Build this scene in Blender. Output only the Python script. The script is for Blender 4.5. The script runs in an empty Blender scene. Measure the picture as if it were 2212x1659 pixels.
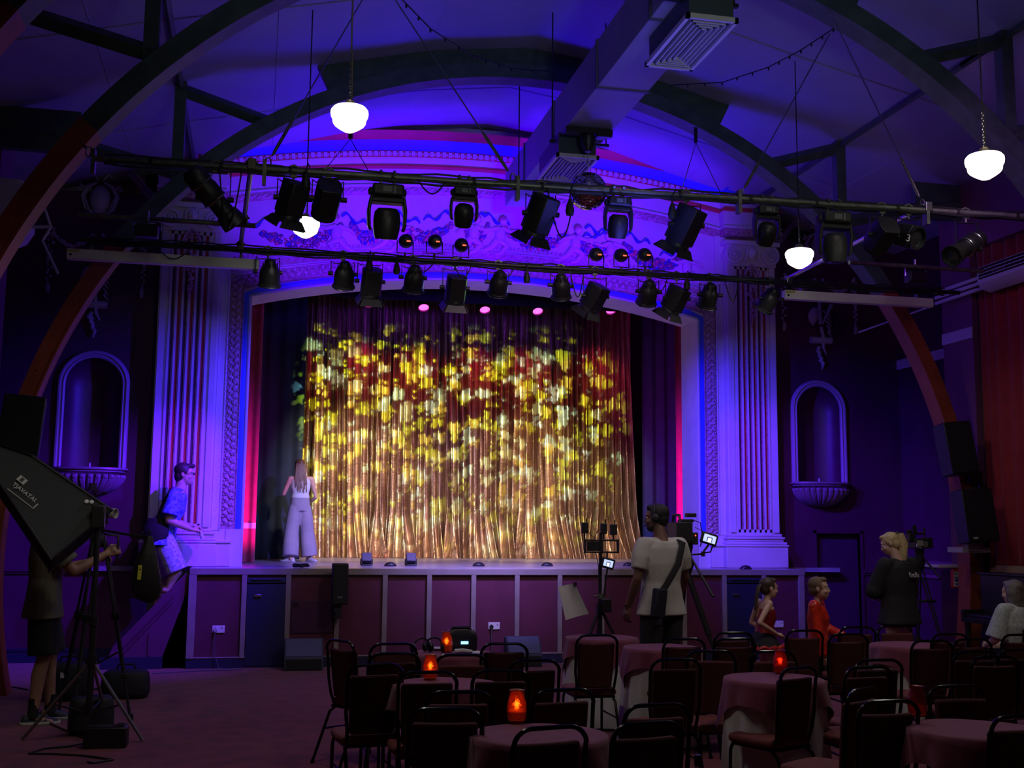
import bpy, bmesh, math, random
import numpy as np
from mathutils import Vector, Matrix, Quaternion, Euler
random.seed(7); RNG = np.random.RandomState(7)
SC = bpy.context.scene
COL = SC.collection
PI = math.pi

# ------------------------------------------------------------------ camera
FPX, PCX, PCY, EYE = 2470.0, 1106.0, 829.5, 1.63
_u = np.array([179., -19029., FPX]); _u /= np.linalg.norm(_u)
_x = np.array([11194., (11194. * 179 + FPX * FPX) / 19029., FPX]); _x /= np.linalg.norm(_x)
_y = np.cross(_x, _u)
if _y[2] < 0: _y = -_y
ROT = np.array([_x, _y, _u])                 # world = ROT @ (right, down, forward)
cam_data = bpy.data.cameras.new('camera'); cam = bpy.data.objects.new('camera', cam_data); COL.objects.link(cam)
cam_data.sensor_fit = 'HORIZONTAL'; cam_data.sensor_width = 36.0; cam_data.lens = FPX * 36.0 / 2212.0
cam_data.clip_start = 0.05; cam_data.clip_end = 200
_r, _d, _f = ROT[:, 0], ROT[:, 1], ROT[:, 2]
cam.matrix_world = Matrix(((_r[0], -_d[0], -_f[0], 0), (_r[1], -_d[1], -_f[1], 0), (_r[2], -_d[2], -_f[2], EYE), (0, 0, 0, 1)))
SC.camera = cam

def ray(px, py): return ROT @ np.array([px - PCX, py - PCY, FPX])
def at(px, py, y=None, z=None, x=None):      # a photo position turned into a place in the hall at a known depth, height or side
    d = ray(px, py)
    t = y / d[1] if y is not None else ((z - EYE) / d[2] if z is not None else x / d[0])
    return Vector((d[0] * t, d[1] * t, d[2] * t + EYE))

# ------------------------------------------------------------------ world, exposure, stage and fill light
SC.view_settings.view_transform = 'Standard'; SC.view_settings.look = 'None'
SC.view_settings.exposure = 0.0; SC.view_settings.gamma = 1.0; SC.view_settings.use_curve_mapping = False
w = bpy.data.worlds.new('hall_air'); SC.world = w; w.use_nodes = True
w.node_tree.nodes['Background'].inputs[0].default_value = (0.55, 0.45, 0.7, 1)
w.node_tree.nodes['Background'].inputs[1].default_value = 0.006
SC.cycles.use_denoising = True
SC.cycles.max_bounces = 8; SC.cycles.diffuse_bounces = 4; SC.cycles.glossy_bounces = 3
SC.cycles.sample_clamp_indirect = 4.0

def look(o, target):
    d = Vector(target) - o.location
    o.rotation_euler = d.to_track_quat('-Z', 'Y').to_euler()
def spot(name, loc, target, color, watts, angle, blend=0.5, radius=0.06):
    L = bpy.data.lights.new(name, 'SPOT'); L.color = color; L.energy = watts; L.spot_size = math.radians(angle)
    L.spot_blend = blend; L.shadow_soft_size = radius
    o = bpy.data.objects.new(name, L); COL.objects.link(o); o.location = loc; look(o, target); return o
def point(name, loc, color, watts, radius=0.1):
    L = bpy.data.lights.new(name, 'POINT'); L.color = color; L.energy = watts; L.shadow_soft_size = radius
    o = bpy.data.objects.new(name, L); COL.objects.link(o); o.location = loc; return o
def gobo(o, scale, thresh, colors, seed, vfade=None):
    """break-up gobo: leaf-like holes in front of the lamp, warm and cold gels mixed"""
    L = o.data; L.use_nodes = True; nt = L.node_tree; N = nt.nodes; K = nt.links
    em = next(n for n in N if n.type == 'EMISSION')
    tc = N.new('ShaderNodeTexCoord'); sep = N.new('ShaderNodeSeparateXYZ'); K.new(tc.outputs['Normal'], sep.inputs[0])
    def m(op, a, b):
        n = N.new('ShaderNodeMath'); n.operation = op
        for i, v in enumerate((a, b)):
            if v is None: continue
            if isinstance(v, (int, float)): n.inputs[i].default_value = v
            else: K.new(v, n.inputs[i])
        return n.outputs[0]
    az = m('ABSOLUTE', sep.outputs[2], None); u = m('DIVIDE', sep.outputs[0], az); v = m('DIVIDE', sep.outputs[1], az)
    cb = N.new('ShaderNodeCombineXYZ'); K.new(u, cb.inputs[0]); K.new(v, cb.inputs[1]); cb.inputs[2].default_value = seed
    no = N.new('ShaderNodeTexNoise'); no.inputs['Scale'].default_value = scale * 2.6; no.inputs['Detail'].default_value = 1; K.new(cb.outputs[0], no.inputs['Vector'])
    mx = N.new('ShaderNodeMix'); mx.data_type = 'VECTOR'; mx.inputs[0].default_value = 0.035
    K.new(cb.outputs[0], mx.inputs[4]); K.new(no.outputs['Color'], mx.inputs[5])
    vo = N.new('ShaderNodeTexVoronoi'); vo.inputs['Scale'].default_value = scale; vo.inputs['Randomness'].default_value = 0.75; K.new(mx.outputs[1], vo.inputs['Vector'])
    rp = N.new('ShaderNodeMapRange'); rp.interpolation_type = 'SMOOTHSTEP'
    rp.inputs[1].default_value = thresh + 0.06; rp.inputs[2].default_value = thresh - 0.06; K.new(vo.outputs['Distance'], rp.inputs[0])
    cr = N.new('ShaderNodeValToRGB'); cr.color_ramp.interpolation = 'CONSTANT'; e = cr.color_ramp.elements
    e[0].position = 0; e[0].color = (*colors[0], 1); e[1].position = 0.4; e[1].color = (*colors[1], 1)
    for k, c in enumerate(colors[2:]): el = e.new(0.4 + 0.25 * (k + 1)); el.color = (*c, 1)
    s2 = N.new('ShaderNodeSeparateColor'); K.new(vo.outputs['Color'], s2.inputs[0]); K.new(s2.outputs[0], cr.inputs[0])
    out = m('MULTIPLY', rp.outputs[0], 1.0)
    if vfade:
        r2 = N.new('ShaderNodeMapRange'); r2.interpolation_type = 'SMOOTHSTEP'; r2.inputs[1].default_value = vfade[0]; r2.inputs[2].default_value = vfade[1]
        K.new(v, r2.inputs[0]); out = m('MULTIPLY', out, r2.outputs[0])
        r3 = N.new('ShaderNodeMapRange'); r3.interpolation_type = 'SMOOTHSTEP'; r3.inputs[1].default_value = 0.235; r3.inputs[2].default_value = 0.14
        K.new(v, r3.inputs[0]); out = m('MULTIPLY', out, r3.outputs[0])
    K.new(cr.outputs[0], em.inputs['Color']); K.new(out, em.inputs['Strength'])

BLUE = (0.055, 0.02, 1.0); VIOLET = (0.105, 0.0, 1.0)
# colour washes on the proscenium, from unseen spots set just behind the rear bar
for i, x in enumerate((0.8, 2.2, 3.7, 5.1)):
    spot('wash_frieze', (x, 12.75, 4.55), (x, 15.2, 6.15), VIOLET, 430, 70, 0.7, 0.12)
spot('wash_left', (1.9, 12.6, 4.0), (-1.1, 15.2, 2.2), BLUE, 1000, 66, 1.0, 0.04)
spot('wash_right', (4.0, 12.6, 4.0), (7.0, 15.2, 2.2), BLUE, 1000, 66, 1.0, 0.04)
spot('wash_stair', (0.6, 12.7, 4.2), (-1.9, 15.0, 0.6), (0.13, 0.005, 1.0), 1300, 62, 0.9, 0.03)
spot('wash_door', (5.3, 12.7, 4.2), (7.8, 15.2, 1.2), (0.16, 0.005, 1.0), 380, 62, 0.9, 0.03)
spot('ceiling_fill', (1.4, 13.7, 4.4), (2.2, 13.2, 7.0), (0.035, 0.0, 1.0), 150, 160, 1.0, 0.3)  # added upward spots stand in for wash spill on the ceiling
spot('ceiling_fill', (4.5, 13.7, 4.4), (3.7, 13.2, 7.0), (0.035, 0.0, 1.0), 150, 160, 1.0, 0.3)
spot('ceiling_fill_blue', (2.95, 8.6, 4.0), (2.95, 8.2, 7.0), (0.11, 0.10, 1.0), 75, 165, 1.0, 0.4)  # added blue fill for the ceiling over the hall
# gobo projectors and the warm general light on the gold curtain
g1 = spot('leaf_gobo_warm', (1.9, 12.5, 4.1), (3.2, 20.4, 3.6), (1, 1, 1), 11000, 46, 0.2, 0.015)
g2 = spot('leaf_gobo_cold', (3.7, 12.5, 4.1), (3.2, 20.4, 3.3), (1, 1, 1), 11000, 46, 0.2, 0.015)
gobo(g1, 30.0, 0.395, [(0.62, 0.9, 0.02), (0.5, 0.85, 0.03), (0.75, 0.85, 0.1), (0.4, 0.9, 0.7)], 1.7, (-0.33, -0.12))
gobo(g2, 27.0, 0.365, [(0.45, 0.95, 0.9), (0.6, 0.95, 0.6), (0.5, 0.9, 1.0), (0.7, 0.95, 0.05)], 5.2, (-0.33, -0.12))
spot('warm_front', (2.2, 14.9, 4.9), (1.7, 20.3, 1.4), (1.0, 0.8, 0.5), 1450, 48, 1.0)
spot('warm_front', (4.4, 14.9, 4.9), (5.1, 20.3, 1.4), (1.0, 0.8, 0.5), 1450, 48, 1.0)
spot('stage_floor_blue', (3.0, 12.6, 4.0), (2.9, 16.6, 1.2), (0.35, 0.25, 1.0), 1900, 74, 0.8)
spot('fill_woman', (1.6, 12.6, 4.2), (0.7, 17.5, 1.9), (0.8, 0.8, 1.0), 210, 15, 0.6, 0.05)  # added spot to brighten the woman on the stage
# pink side light on the red wing curtains, blue side light on the black legs
spot('pink_side_left', (0.75, 15.6, 1.25), (-0.1, 16.6, 2.1), (1.0, 0.02, 0.75), 200, 62, 0.8)
spot('pink_side_right', (5.3, 15.6, 1.25), (6.25, 16.6, 2.1), (1.0, 0.02, 1.0), 300, 66, 0.8)
spot('blue_side_right', (5.0, 16.6, 1.4), (7.2, 18.4, 2.1), (0.06, 0.09, 1.0), 160, 70, 1.0)
# added fill without fixtures: steelwork, right-hand wall and stage front
spot('fill_steel', (2.5, 1.0, 3.2), (3.0, 10.5, 5.9), (0.85, 1.0, 0.8), 210, 62, 1.0, 0.4)
spot('fill_wall', (5.6, 7.6, 4.8), (8.7, 12.4, 4.9), (0.62, 0.2, 0.9), 55, 80, 1.0, 0.2)  # added violet fill for the right wall
spot('fill_stage_front', (3.2, 8.8, 5.6), (3.2, 14.3, 0.4), (1.0, 0.72, 0.85), 230, 82, 1.0, 0.4)
# added dim fill over the floor and the people, no lamps there
spot('fill_floor', (0.5, 6.5, 6.2), (0.6, 7.2, 0.0), (1.0, 0.8, 0.75), 90, 120, 1.0, 0.4)
spot('fill_floor', (4.6, 6.5, 6.2), (4.6, 7.2, 0.0), (1.0, 0.8, 0.75), 90, 120, 1.0, 0.4)
spot('fill_right', (6.0, 6.8, 5.6), (5.6, 10.6, 1.1), (1.0, 0.92, 0.85), 80, 52, 0.9, 0.3)  # added to brighten the children and the blonde woman
spot('fill_left', (-1.4, 6.6, 4.4), (-1.9, 10.7, 0.9), (1.0, 0.95, 0.75), 70, 40, 0.9, 0.3)  # added to brighten the operator at the left
spot('fill_rear', (3.0, 0.5, 6.2), (3.0, 10.5, 2.5), (1.0, 0.95, 0.9), 10, 100, 1.0, 0.5)  # added weak fill from behind the camera

# ------------------------------------------------------------------ mesh helpers
class MB:
    def __init__(s): s.v = []; s.f = []; s.mi = []; s.m = 0; s.M = None
    def add(s, verts, faces):
        b = len(s.v)
        for p in verts:
            p = Vector(p)
            s.v.append(s.M @ p if s.M is not None else p)
        for f in faces: s.f.append([b + i for i in f]); s.mi.append(s.m)
    def box(s, a, b):
        x0, y0, z0 = a; x1, y1, z1 = b
        s.add([(x0, y0, z0), (x1, y0, z0), (x1, y1, z0), (x0, y1, z0), (x0, y0, z1), (x1, y0, z1), (x1, y1, z1), (x0, y1, z1)],
              [(0, 3, 2, 1), (4, 5, 6, 7), (0, 1, 5, 4), (1, 2, 6, 5), (2, 3, 7, 6), (3, 0, 4, 7)])
    def cbox(s, c, size, R=None):
        c = Vector(c); h = Vector(size) / 2; vs = []
        for sz in (-1, 1):
            for sx, sy in ((-1, -1), (1, -1), (1, 1), (-1, 1)):
                o = Vector((sx * h.x, sy * h.y, sz * h.z)); vs.append(c + (R @ o if R is not None else o))
        s.add(vs, [(0, 3, 2, 1), (4, 5, 6, 7), (0, 1, 5, 4), (1, 2, 6, 5), (2, 3, 7, 6), (3, 0, 4, 7)])
    def tube(s, pts, r, n=8, closed=False, flat=None):
        pts = [Vector(p) for p in pts]; m = len(pts)
        rs = list(r) if hasattr(r, '__len__') else [r] * m
        T = []
        for i in range(m):
            a = pts[i - 1] if (i > 0 or closed) else pts[i]; b = pts[(i + 1) % m] if (i < m - 1 or closed) else pts[i]
            t = (b - a); T.append(t.normalized() if t.length > 1e-9 else Vector((0, 0, 1)))
        up = Vector((0, 0, 1)) if abs(T[0].z) < 0.9 else Vector((1, 0, 0))
        nrm = (up - T[0] * up.dot(T[0])).normalized(); vs = []
        for i in range(m):
            if i: nrm = (nrm - T[i] * nrm.dot(T[i])); nrm = nrm.normalized() if nrm.length > 1e-6 else T[i].orthogonal().normalized()
            bn = T[i].cross(nrm)
            for k in range(n):
                a = 2 * PI * k / n; q = 1.0 if flat is None else flat
                vs.append(pts[i] + (nrm * math.cos(a) * q + bn * math.sin(a)) * rs[i])
        fs = []
        for i in range(m if closed else m - 1):
            j = (i + 1) % m
            for k in range(n): fs.append((i * n + k, i * n + (k + 1) % n, j * n + (k + 1) % n, j * n + k))
        if not closed: fs.append(tuple(range(n))[::-1]); fs.append(tuple((m - 1) * n + k for k in range(n)))
        s.add(vs, fs)
    def cyl(s, a, b, r0, r1=None, n=16): s.tube([a, b], [r0, r0 if r1 is None else r1], n)
    def lathe(s, prof, n=24, M=None, arc=2 * PI, start=0.0):
        vs = []; m = len(prof); full = abs(arc - 2 * PI) < 1e-6; c = n if full else n + 1
        for r, z in prof:
            for k in range(c):
                a = start + arc * k / n; p = Vector((r * math.cos(a), r * math.sin(a), z)); vs.append(M @ p if M is not None else p)
        fs = []
        for i in range(m - 1):
            for k in range(n):
                k2 = (k + 1) % c
                fs.append((i * c + k, i * c + k2, (i + 1) * c + k2, (i + 1) * c + k))
        if full:
            if prof[0][0] > 1e-5: fs.append(tuple(range(c))[::-1])
            if prof[-1][0] > 1e-5: fs.append(tuple((m - 1) * c + k for k in range(c)))
        s.add(vs, fs)
    def ball(s, c, r, nu=14, nv=9, R=None):
        c = Vector(c); r = Vector((r, r, r)) if not hasattr(r, '__len__') else Vector(r); vs = []; fs = []
        for j in range(nv + 1):
            t = PI * j / nv
            for i in range(nu):
                a = 2 * PI * i / nu; o = Vector((r.x * math.sin(t) * math.cos(a), r.y * math.sin(t) * math.sin(a), r.z * math.cos(t)))
                vs.append(c + (R @ o if R is not None else o))
        for j in range(nv):
            for i in range(nu): fs.append((j * nu + i, (j + 1) * nu + i, (j + 1) * nu + (i + 1) % nu, j * nu + (i + 1) % nu))
        s.add(vs, fs)
    def prism(s, poly, fr, d):
        """poly: 2-D outline; fr: function (a, b, depth) -> point; d: (near, far)"""
        n = len(poly); vs = [fr(a, b, d[0]) for a, b in poly] + [fr(a, b, d[1]) for a, b in poly]
        fs = [tuple(range(n)), tuple(range(2 * n - 1, n - 1, -1))] + [(i, n + i, n + (i + 1) % n, (i + 1) % n) for i in range(n)]
        s.add(vs, fs)
    def grid(s, fn, nu, nv, thick=None):
        vs = [fn(i / nu, j / nv) for j in range(nv + 1) for i in range(nu + 1)]; c = nu + 1
        fs = [(j * c + i, j * c + i + 1, (j + 1) * c + i + 1, (j + 1) * c + i) for j in range(nv) for i in range(nu)]
        s.add(vs, fs)
        if thick is not None:
            vs2 = [Vector(p) + Vector(thick) for p in vs]; s.add(vs2, [f[::-1] for f in fs])
            rim = [i for i in range(nu)] ; b = len(s.v) - 2 * len(vs); m = len(vs)
            ring = [i for i in range(nu + 1)] + [j * c + nu for j in range(1, nv + 1)] + [nv * c + i for i in range(nu - 1, -1, -1)] + [j * c for j in range(nv - 1, 0, -1)]
            for k in range(len(ring)):
                a, q = ring[k], ring[(k + 1) % len(ring)]
                s.f.append([b + q, b + a, b + m + a, b + m + q]); s.mi.append(s.m)
    def loft(s, secs):
        n = len(secs[0]); vs = [p for sec in secs for p in sec]; fs = []
        for i in range(len(secs) - 1):
            for k in range(n): fs.append((i * n + k, i * n + (k + 1) % n, (i + 1) * n + (k + 1) % n, (i + 1) * n + k))
        fs.append(tuple(range(n))[::-1]); fs.append(tuple((len(secs) - 1) * n + k for k in range(n)))
        s.add(vs, fs)
    def build(s, name, mats, parent=None, smooth=True, bevel=0.0, sub=0, seg=2, sharp=35, remesh=None, smoothing=4, ratio=None):
        me = bpy.data.meshes.new(name); me.from_pydata([tuple(v) for v in s.v], [], s.f); me.update()
        bm = bmesh.new(); bm.from_mesh(me); bmesh.ops.recalc_face_normals(bm, faces=bm.faces); bm.to_mesh(me); bm.free()
        mats = mats if isinstance(mats, (list, tuple)) else [mats]
        for m in mats: me.materials.append(m)
        for p, i in zip(me.polygons, s.mi): p.material_index = i
        o = bpy.data.objects.new(name, me); COL.objects.link(o)
        if parent is not None: o.parent = parent
        if remesh:
            r = o.modifiers.new('r', 'REMESH'); r.mode = 'VOXEL'; r.voxel_size = remesh
            sm = o.modifiers.new('s', 'SMOOTH'); sm.iterations = smoothing; sm.factor = 0.5
            if ratio: dc = o.modifiers.new('d', 'DECIMATE'); dc.ratio = ratio
            dg = bpy.context.evaluated_depsgraph_get(); me2 = bpy.data.meshes.new_from_object(o.evaluated_get(dg))
            o.modifiers.clear(); o.data = me2; bpy.data.meshes.remove(me); me = me2; me.name = name
            if not me.materials:
                for m in mats: me.materials.append(m)
            me.shade_smooth()
            return o
        if bevel:
            b = o.modifiers.new('b', 'BEVEL'); b.width = bevel; b.segments = seg; b.limit_method = 'ANGLE'; b.angle_limit = math.radians(40)
        if sub:
            b = o.modifiers.new('u', 'SUBSURF'); b.levels = sub; b.render_levels = sub
        if smooth: me.shade_smooth(); me.set_sharp_from_angle(angle=math.radians(sharp))
        return o

def props(o, label=None, cat=None, group=None, kind=None):
    if label: o['label'] = label
    if cat: o['category'] = cat
    if group: o['group'] = group
    if kind: o['kind'] = kind
    return o
def thing(name, label, cat, loc=(0, 0, 0), rz=0.0, group=None):
    o = bpy.data.objects.new(name, None); COL.objects.link(o); o.empty_display_size = 0.1
    o.location = loc; o.rotation_euler = (0, 0, rz); return props(o, label, cat, group)
def struct(o): o['kind'] = 'structure'; return o
def copy_tree(o, parent=None):
    c = o.copy(); COL.objects.link(c)
    if parent is not None: c.parent = parent
    for ch in o.children: copy_tree(ch, c)
    return c
def Rxyz(x=0, y=0, z=0): return Euler((x, y, z)).to_matrix()
def frame(loc, fwd, up=(0, 0, 1)):
    """4x4 with local +Y along fwd, +Z towards up"""
    f = Vector(fwd).normalized(); u = Vector(up); r = f.cross(u).normalized(); u = r.cross(f)
    return Matrix(((r.x, f.x, u.x, loc[0]), (r.y, f.y, u.y, loc[1]), (r.z, f.z, u.z, loc[2]), (0, 0, 0, 1)))
XZ = lambda a, b, d: Vector((a, d, b))      # outline in the wall's plane, depth along Y
def arc(cx, cz, r, a0, a1, n): return [(cx + r * math.cos(math.radians(a0 + (a1 - a0) * k / n)), cz + r * math.sin(math.radians(a0 + (a1 - a0) * k / n))) for k in range(n + 1)]

# ------------------------------------------------------------------ materials
MATS = {}
def mat(name, color, rough=0.6, metal=0.0, noise=0.0, nscale=8.0, bump=0.0, bscale=30.0, emit=None, estr=0.0, spec=0.5, sheen=0.0, coat=0.0, trans=0.0, color2=None, alpha=1.0):
    if name in MATS: return MATS[name]
    m = bpy.data.materials.new(name); m.use_nodes = True; nt = m.node_tree; b = nt.nodes['Principled BSDF']
    b.inputs['Base Color'].default_value = (*color, 1); b.inputs['Roughness'].default_value = rough; b.inputs['Metallic'].default_value = metal
    b.inputs['Specular IOR Level'].default_value = spec
    if sheen: b.inputs['Sheen Weight'].default_value = sheen
    if coat: b.inputs['Coat Weight'].default_value = coat; b.inputs['Coat Roughness'].default_value = 0.15
    if trans: b.inputs['Transmission Weight'].default_value = trans
    if emit: b.inputs['Emission Color'].default_value = (*emit, 1); b.inputs['Emission Strength'].default_value = estr
    tc = None
    if noise or color2 is not None:
        tc = nt.nodes.new('ShaderNodeTexCoord'); n = nt.nodes.new('ShaderNodeTexNoise'); n.inputs['Scale'].default_value = nscale; n.inputs['Detail'].default_value = 5
        nt.links.new(tc.outputs['Object'], n.inputs['Vector']); r = nt.nodes.new('ShaderNodeValToRGB')
        c2 = color2 if color2 is not None else tuple(min(1, c * (1 + noise)) for c in color); c1 = color if color2 is not None else tuple(c * (1 - noise) for c in color)
        r.color_ramp.elements[0].position = 0.35; r.color_ramp.elements[1].position = 0.65
        r.color_ramp.elements[0].color = (*c1, 1); r.color_ramp.elements[1].color = (*c2, 1)
        nt.links.new(n.outputs['Fac'], r.inputs['Fac']); nt.links.new(r.outputs[0], b.inputs['Base Color'])
    if bump:
        tc = tc or nt.nodes.new('ShaderNodeTexCoord'); n2 = nt.nodes.new('ShaderNodeTexNoise'); n2.inputs['Scale'].default_value = bscale; n2.inputs['Detail'].default_value = 4
        nt.links.new(tc.outputs['Object'], n2.inputs['Vector']); bp = nt.nodes.new('ShaderNodeBump'); bp.inputs['Strength'].default_value = bump; bp.inputs['Distance'].default_value = 0.01
        nt.links.new(n2.outputs['Fac'], bp.inputs['Height']); nt.links.new(bp.outputs[0], b.inputs['Normal'])
    MATS[name] = m; return m
M_BLK = mat('black_metal', (0.012, 0.012, 0.014), 0.45, 0.0)
M_BLKM = mat('black_matt', (0.008, 0.008, 0.01), 0.8)
M_PIPE = mat('grey_pipe', (0.16, 0.17, 0.14), 0.45, 0.6, 0.25, 14)
M_STEEL = mat('steel', (0.45, 0.45, 0.45), 0.3, 1.0)
M_CABLE = mat('cable_rubber', (0.01, 0.01, 0.01), 0.6)
M_CREAM = mat('cream_plaster', (0.62, 0.5, 0.6), 0.55, 0, 0.05, 3, 0.15, 12)
M_LAV = mat('pale_plaster', (0.66, 0.58, 0.66), 0.5, 0, 0.05, 4)
M_BURG = mat('burgundy_paint', (0.085, 0.012, 0.055), 0.45, 0, 0.12, 3, 0.12, 25)
M_REDT = mat('red_trim_paint', (0.5, 0.045, 0.05), 0.5, 0, 0.1, 6)
M_BLUET = mat('blue_trim_paint', (0.05, 0.09, 0.75), 0.45)
M_GOLDT = mat('mauve_trim_paint', (0.42, 0.2, 0.28), 0.5, 0, 0.3, 20)
# ================================================================== THE HALL
XC = 2.95; YW = 15.2; ZS = 1.17; YS = 14.29
def zceil(u):
    return float(np.interp(abs(u), [0, 1.2, 2.4, 3.9, 5.7, 6.5], [7.24, 7.08, 6.78, 6.44, 5.98, 5.8]))
M_CARPET = mat('red_carpet', (0.16, 0.022, 0.035), 0.95, 0, 0.3, 5, 0.5, 220, sheen=0.2)
M_CEIL = mat('ceiling_paint', (0.36, 0.36, 0.54), 0.7, 0, 0.06, 1.2, 0.1, 3)
M_RIBG = mat('green_steel_paint', (0.06, 0.095, 0.09), 0.5, 0, 0.2, 6)
M_RIBO = mat('terracotta_paint', (0.32, 0.065, 0.03), 0.5, 0, 0.18, 4)
M_STAGE = mat('stage_floor_paint', (0.3, 0.28, 0.34), 0.28, 0, 0.2, 4)
M_GREYW = mat('grey_stage_timber', (0.24, 0.2, 0.19), 0.6, 0, 0.1, 5)
M_NAVY = mat('navy_paint', (0.012, 0.014, 0.05), 0.5)
M_PANEL = mat('burgundy_panel', (0.1, 0.016, 0.045), 0.55, 0, 0.12, 3)
M_DARKV = mat('black_stage_cloth', (0.006, 0.006, 0.008), 0.95)
M_PINKW = mat('mauve_wall_paint', (0.2, 0.06, 0.13), 0.55, 0, 0.08, 2)
M_BROWN = mat('brown_wall_paint', (0.11, 0.065, 0.05), 0.6, 0, 0.1, 2)
b = MB(); b.box((-3.6, -3, -0.1), (9.6, 15.3, 0)); struct(b.build('floor', M_CARPET, smooth=False))
# vaulted ceiling
b = MB(); us = np.linspace(-6.45, 6.45, 61)
b.grid(lambda u, v: Vector((XC - 6.45 + 12.9 * u, -3 + 18.4 * v, zceil(-6.45 + 12.9 * u))), 60, 4, (0, 0, 0.12))
for y in (1.6, 4.8, 8.0, 10.8, 13.6):                                 # board joints across the vault
    b.tube([(XC + u, y, zceil(u) - 0.004) for u in us], 0.008, 4)
for u in (-4.6, -2.9, -1.2, 1.2, 2.9, 4.6):
    b.tube([(XC + u, -2, zceil(u) - 0.004), (XC + u, 15.2, zceil(u) - 0.004)], 0.006, 4)
struct(b.build('ceiling', M_CEIL, sharp=20))
# side walls with their recess beside the stage
for s, nm in ((-1, 'left'), (1, 'right')):
    b = MB(); X = XC + s * 5.75; X2 = XC + s * 6.32
    b.m = 0; b.box((min(X, X + s * 0.6), -3, 0), (max(X, X + s * 0.6), 13.05, 6.05))
    b.m = 1; b.box((min(X2, X2 + s * 0.1), 13.05, 0), (max(X2, X2 + s * 0.1), 15.3, 5.95))
    struct(b.build('wall_' + nm, [M_BROWN, M_BURG], smooth=False))
# mauve pilaster strips and the pale band on the side walls
b = MB(); b.box((8.62, 12.42, 0), (8.7, 13.05, 5.9)); struct(b.build('trim_1', M_PINKW, smooth=False))
b = MB(); b.box((9.245, 13.1, 4.08), (9.268, 15.2, 4.22)); b.box((8.6, 12.42, 4.08), (8.622, 13.05, 4.22)); struct(b.build('trim_2', M_LAV, smooth=False))
b = MB(); b.box((-2.8, 12.42, 0), (-2.72, 13.05, 5.9)); struct(b.build('trim_3', M_PINKW, smooth=False))
b = MB(); ZP = at(2138, 525, x=8.5).z; b.box((8.48, 6.0, ZP), (8.7, 12.42, 6.0)); struct(b.build('trim_4', M_PINKW, smooth=False))

# ---- front wall either side of the proscenium, each with an arched niche
def niche_wall(cx, x0, x1, door=None):
    b = MB(); w, zb, zsp = 0.34, 2.40, 3.44; y0, y1 = YW, YW + 0.12
    segs = [((x0, 0), (cx - w, zb)), ((cx - w, 0), (cx + w, zb)), ((cx + w, 0), (x1, zb))]
    if door: d0, d1, dz = door
    for (ax, az), (bx, bz) in [((x0, zb), (cx - w, zsp)), ((cx + w, zb), (x1, zsp))]: b.box((ax, y0, az), (bx, y1, bz))
    if door:
        b.box((x0, y0, 0), (d0, y1, zb)); b.box((d1, y0, 0), (x1, y1, zb)); b.box((d0, y0, dz), (d1, y1, zb))
    else: b.box((x0, y0, 0), (x1, y1, zb))
    zt = 5.95
    a = arc(cx, zsp, w, 180, 0, 24)
    top = [(x0, zsp)] + a + [(x1, zsp)]
    vs = [(x, y0, z) for x, z in top] + [(x0 + (x1 - x0) * i / (len(top) - 1), y0, zt) for i in range(len(top))]
    n = len(top); b.add(vs, [(i, i + 1, n + i + 1, n + i) for i in range(n - 1)])
    b.box((x0, y0 + 0.4, zsp), (x1, y0 + 0.45, zt))
    # half-round back with a quarter-sphere head
    M = Matrix.Translation((cx, YW, 0)); prof = [(w, zb), (w, zsp)]
    b.lathe(prof, 20, M @ Matrix.Diagonal((1, 0.75, 1, 1)), PI, 0)
    b.lathe([(w * math.cos(t), zsp + w * math.sin(t)) for t in np.linspace(0, PI / 2 - 0.01, 10)], 20, M @ Matrix.Diagonal((1, 0.75, 1, 1)), PI, 0)
    b.prism([(cx + w * math.cos(t), YW + 0.75 * w * math.sin(t)) for t in np.linspace(0, PI, 20)], lambda p, q, d: Vector((p, q, d)), (zb - 0.02, zb))
    return b.build(WN, M_BURG, sharp=50)
WN = 'wall_front'; struct(niche_wall(-2.05, -3.5, -1.28)); NAMES = 'wall_front'
WN = 'wall_front'; struct(niche_wall(7.95, 7.15, 9.35, (7.87, 8.56, 1.66)))
def frame_mould(b, path, prof):
    """moulding swept along a path in the wall plane: prof = list of (outward, projection)"""
    n = len(path); secs = []
    for i in range(n):
        p = Vector(path[i]); a = Vector(path[max(i - 1, 0)]); c = Vector(path[min(i + 1, n - 1)])
        t = (c - a).normalized(); o = Vector((-t.y, t.x))
        k = 1.0
        if 0 < i < n - 1:
            t1 = (p - a).normalized(); t2 = (c - p).normalized(); k = 1 / max(0.35, math.sqrt(max(0.01, (1 + t1.dot(t2)) / 2)))
        secs.append([Vector((p.x + o.x * u * k, YB - q, p.y + o.y * u * k)) for u, q in prof])
    b.loft(secs)
n_tr = [5]
def trim(bm, m, **k):
    o = bm.build('trim_%d' % n_tr[0], m, **k); n_tr[0] += 1; return struct(o)
YB = YW
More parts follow.
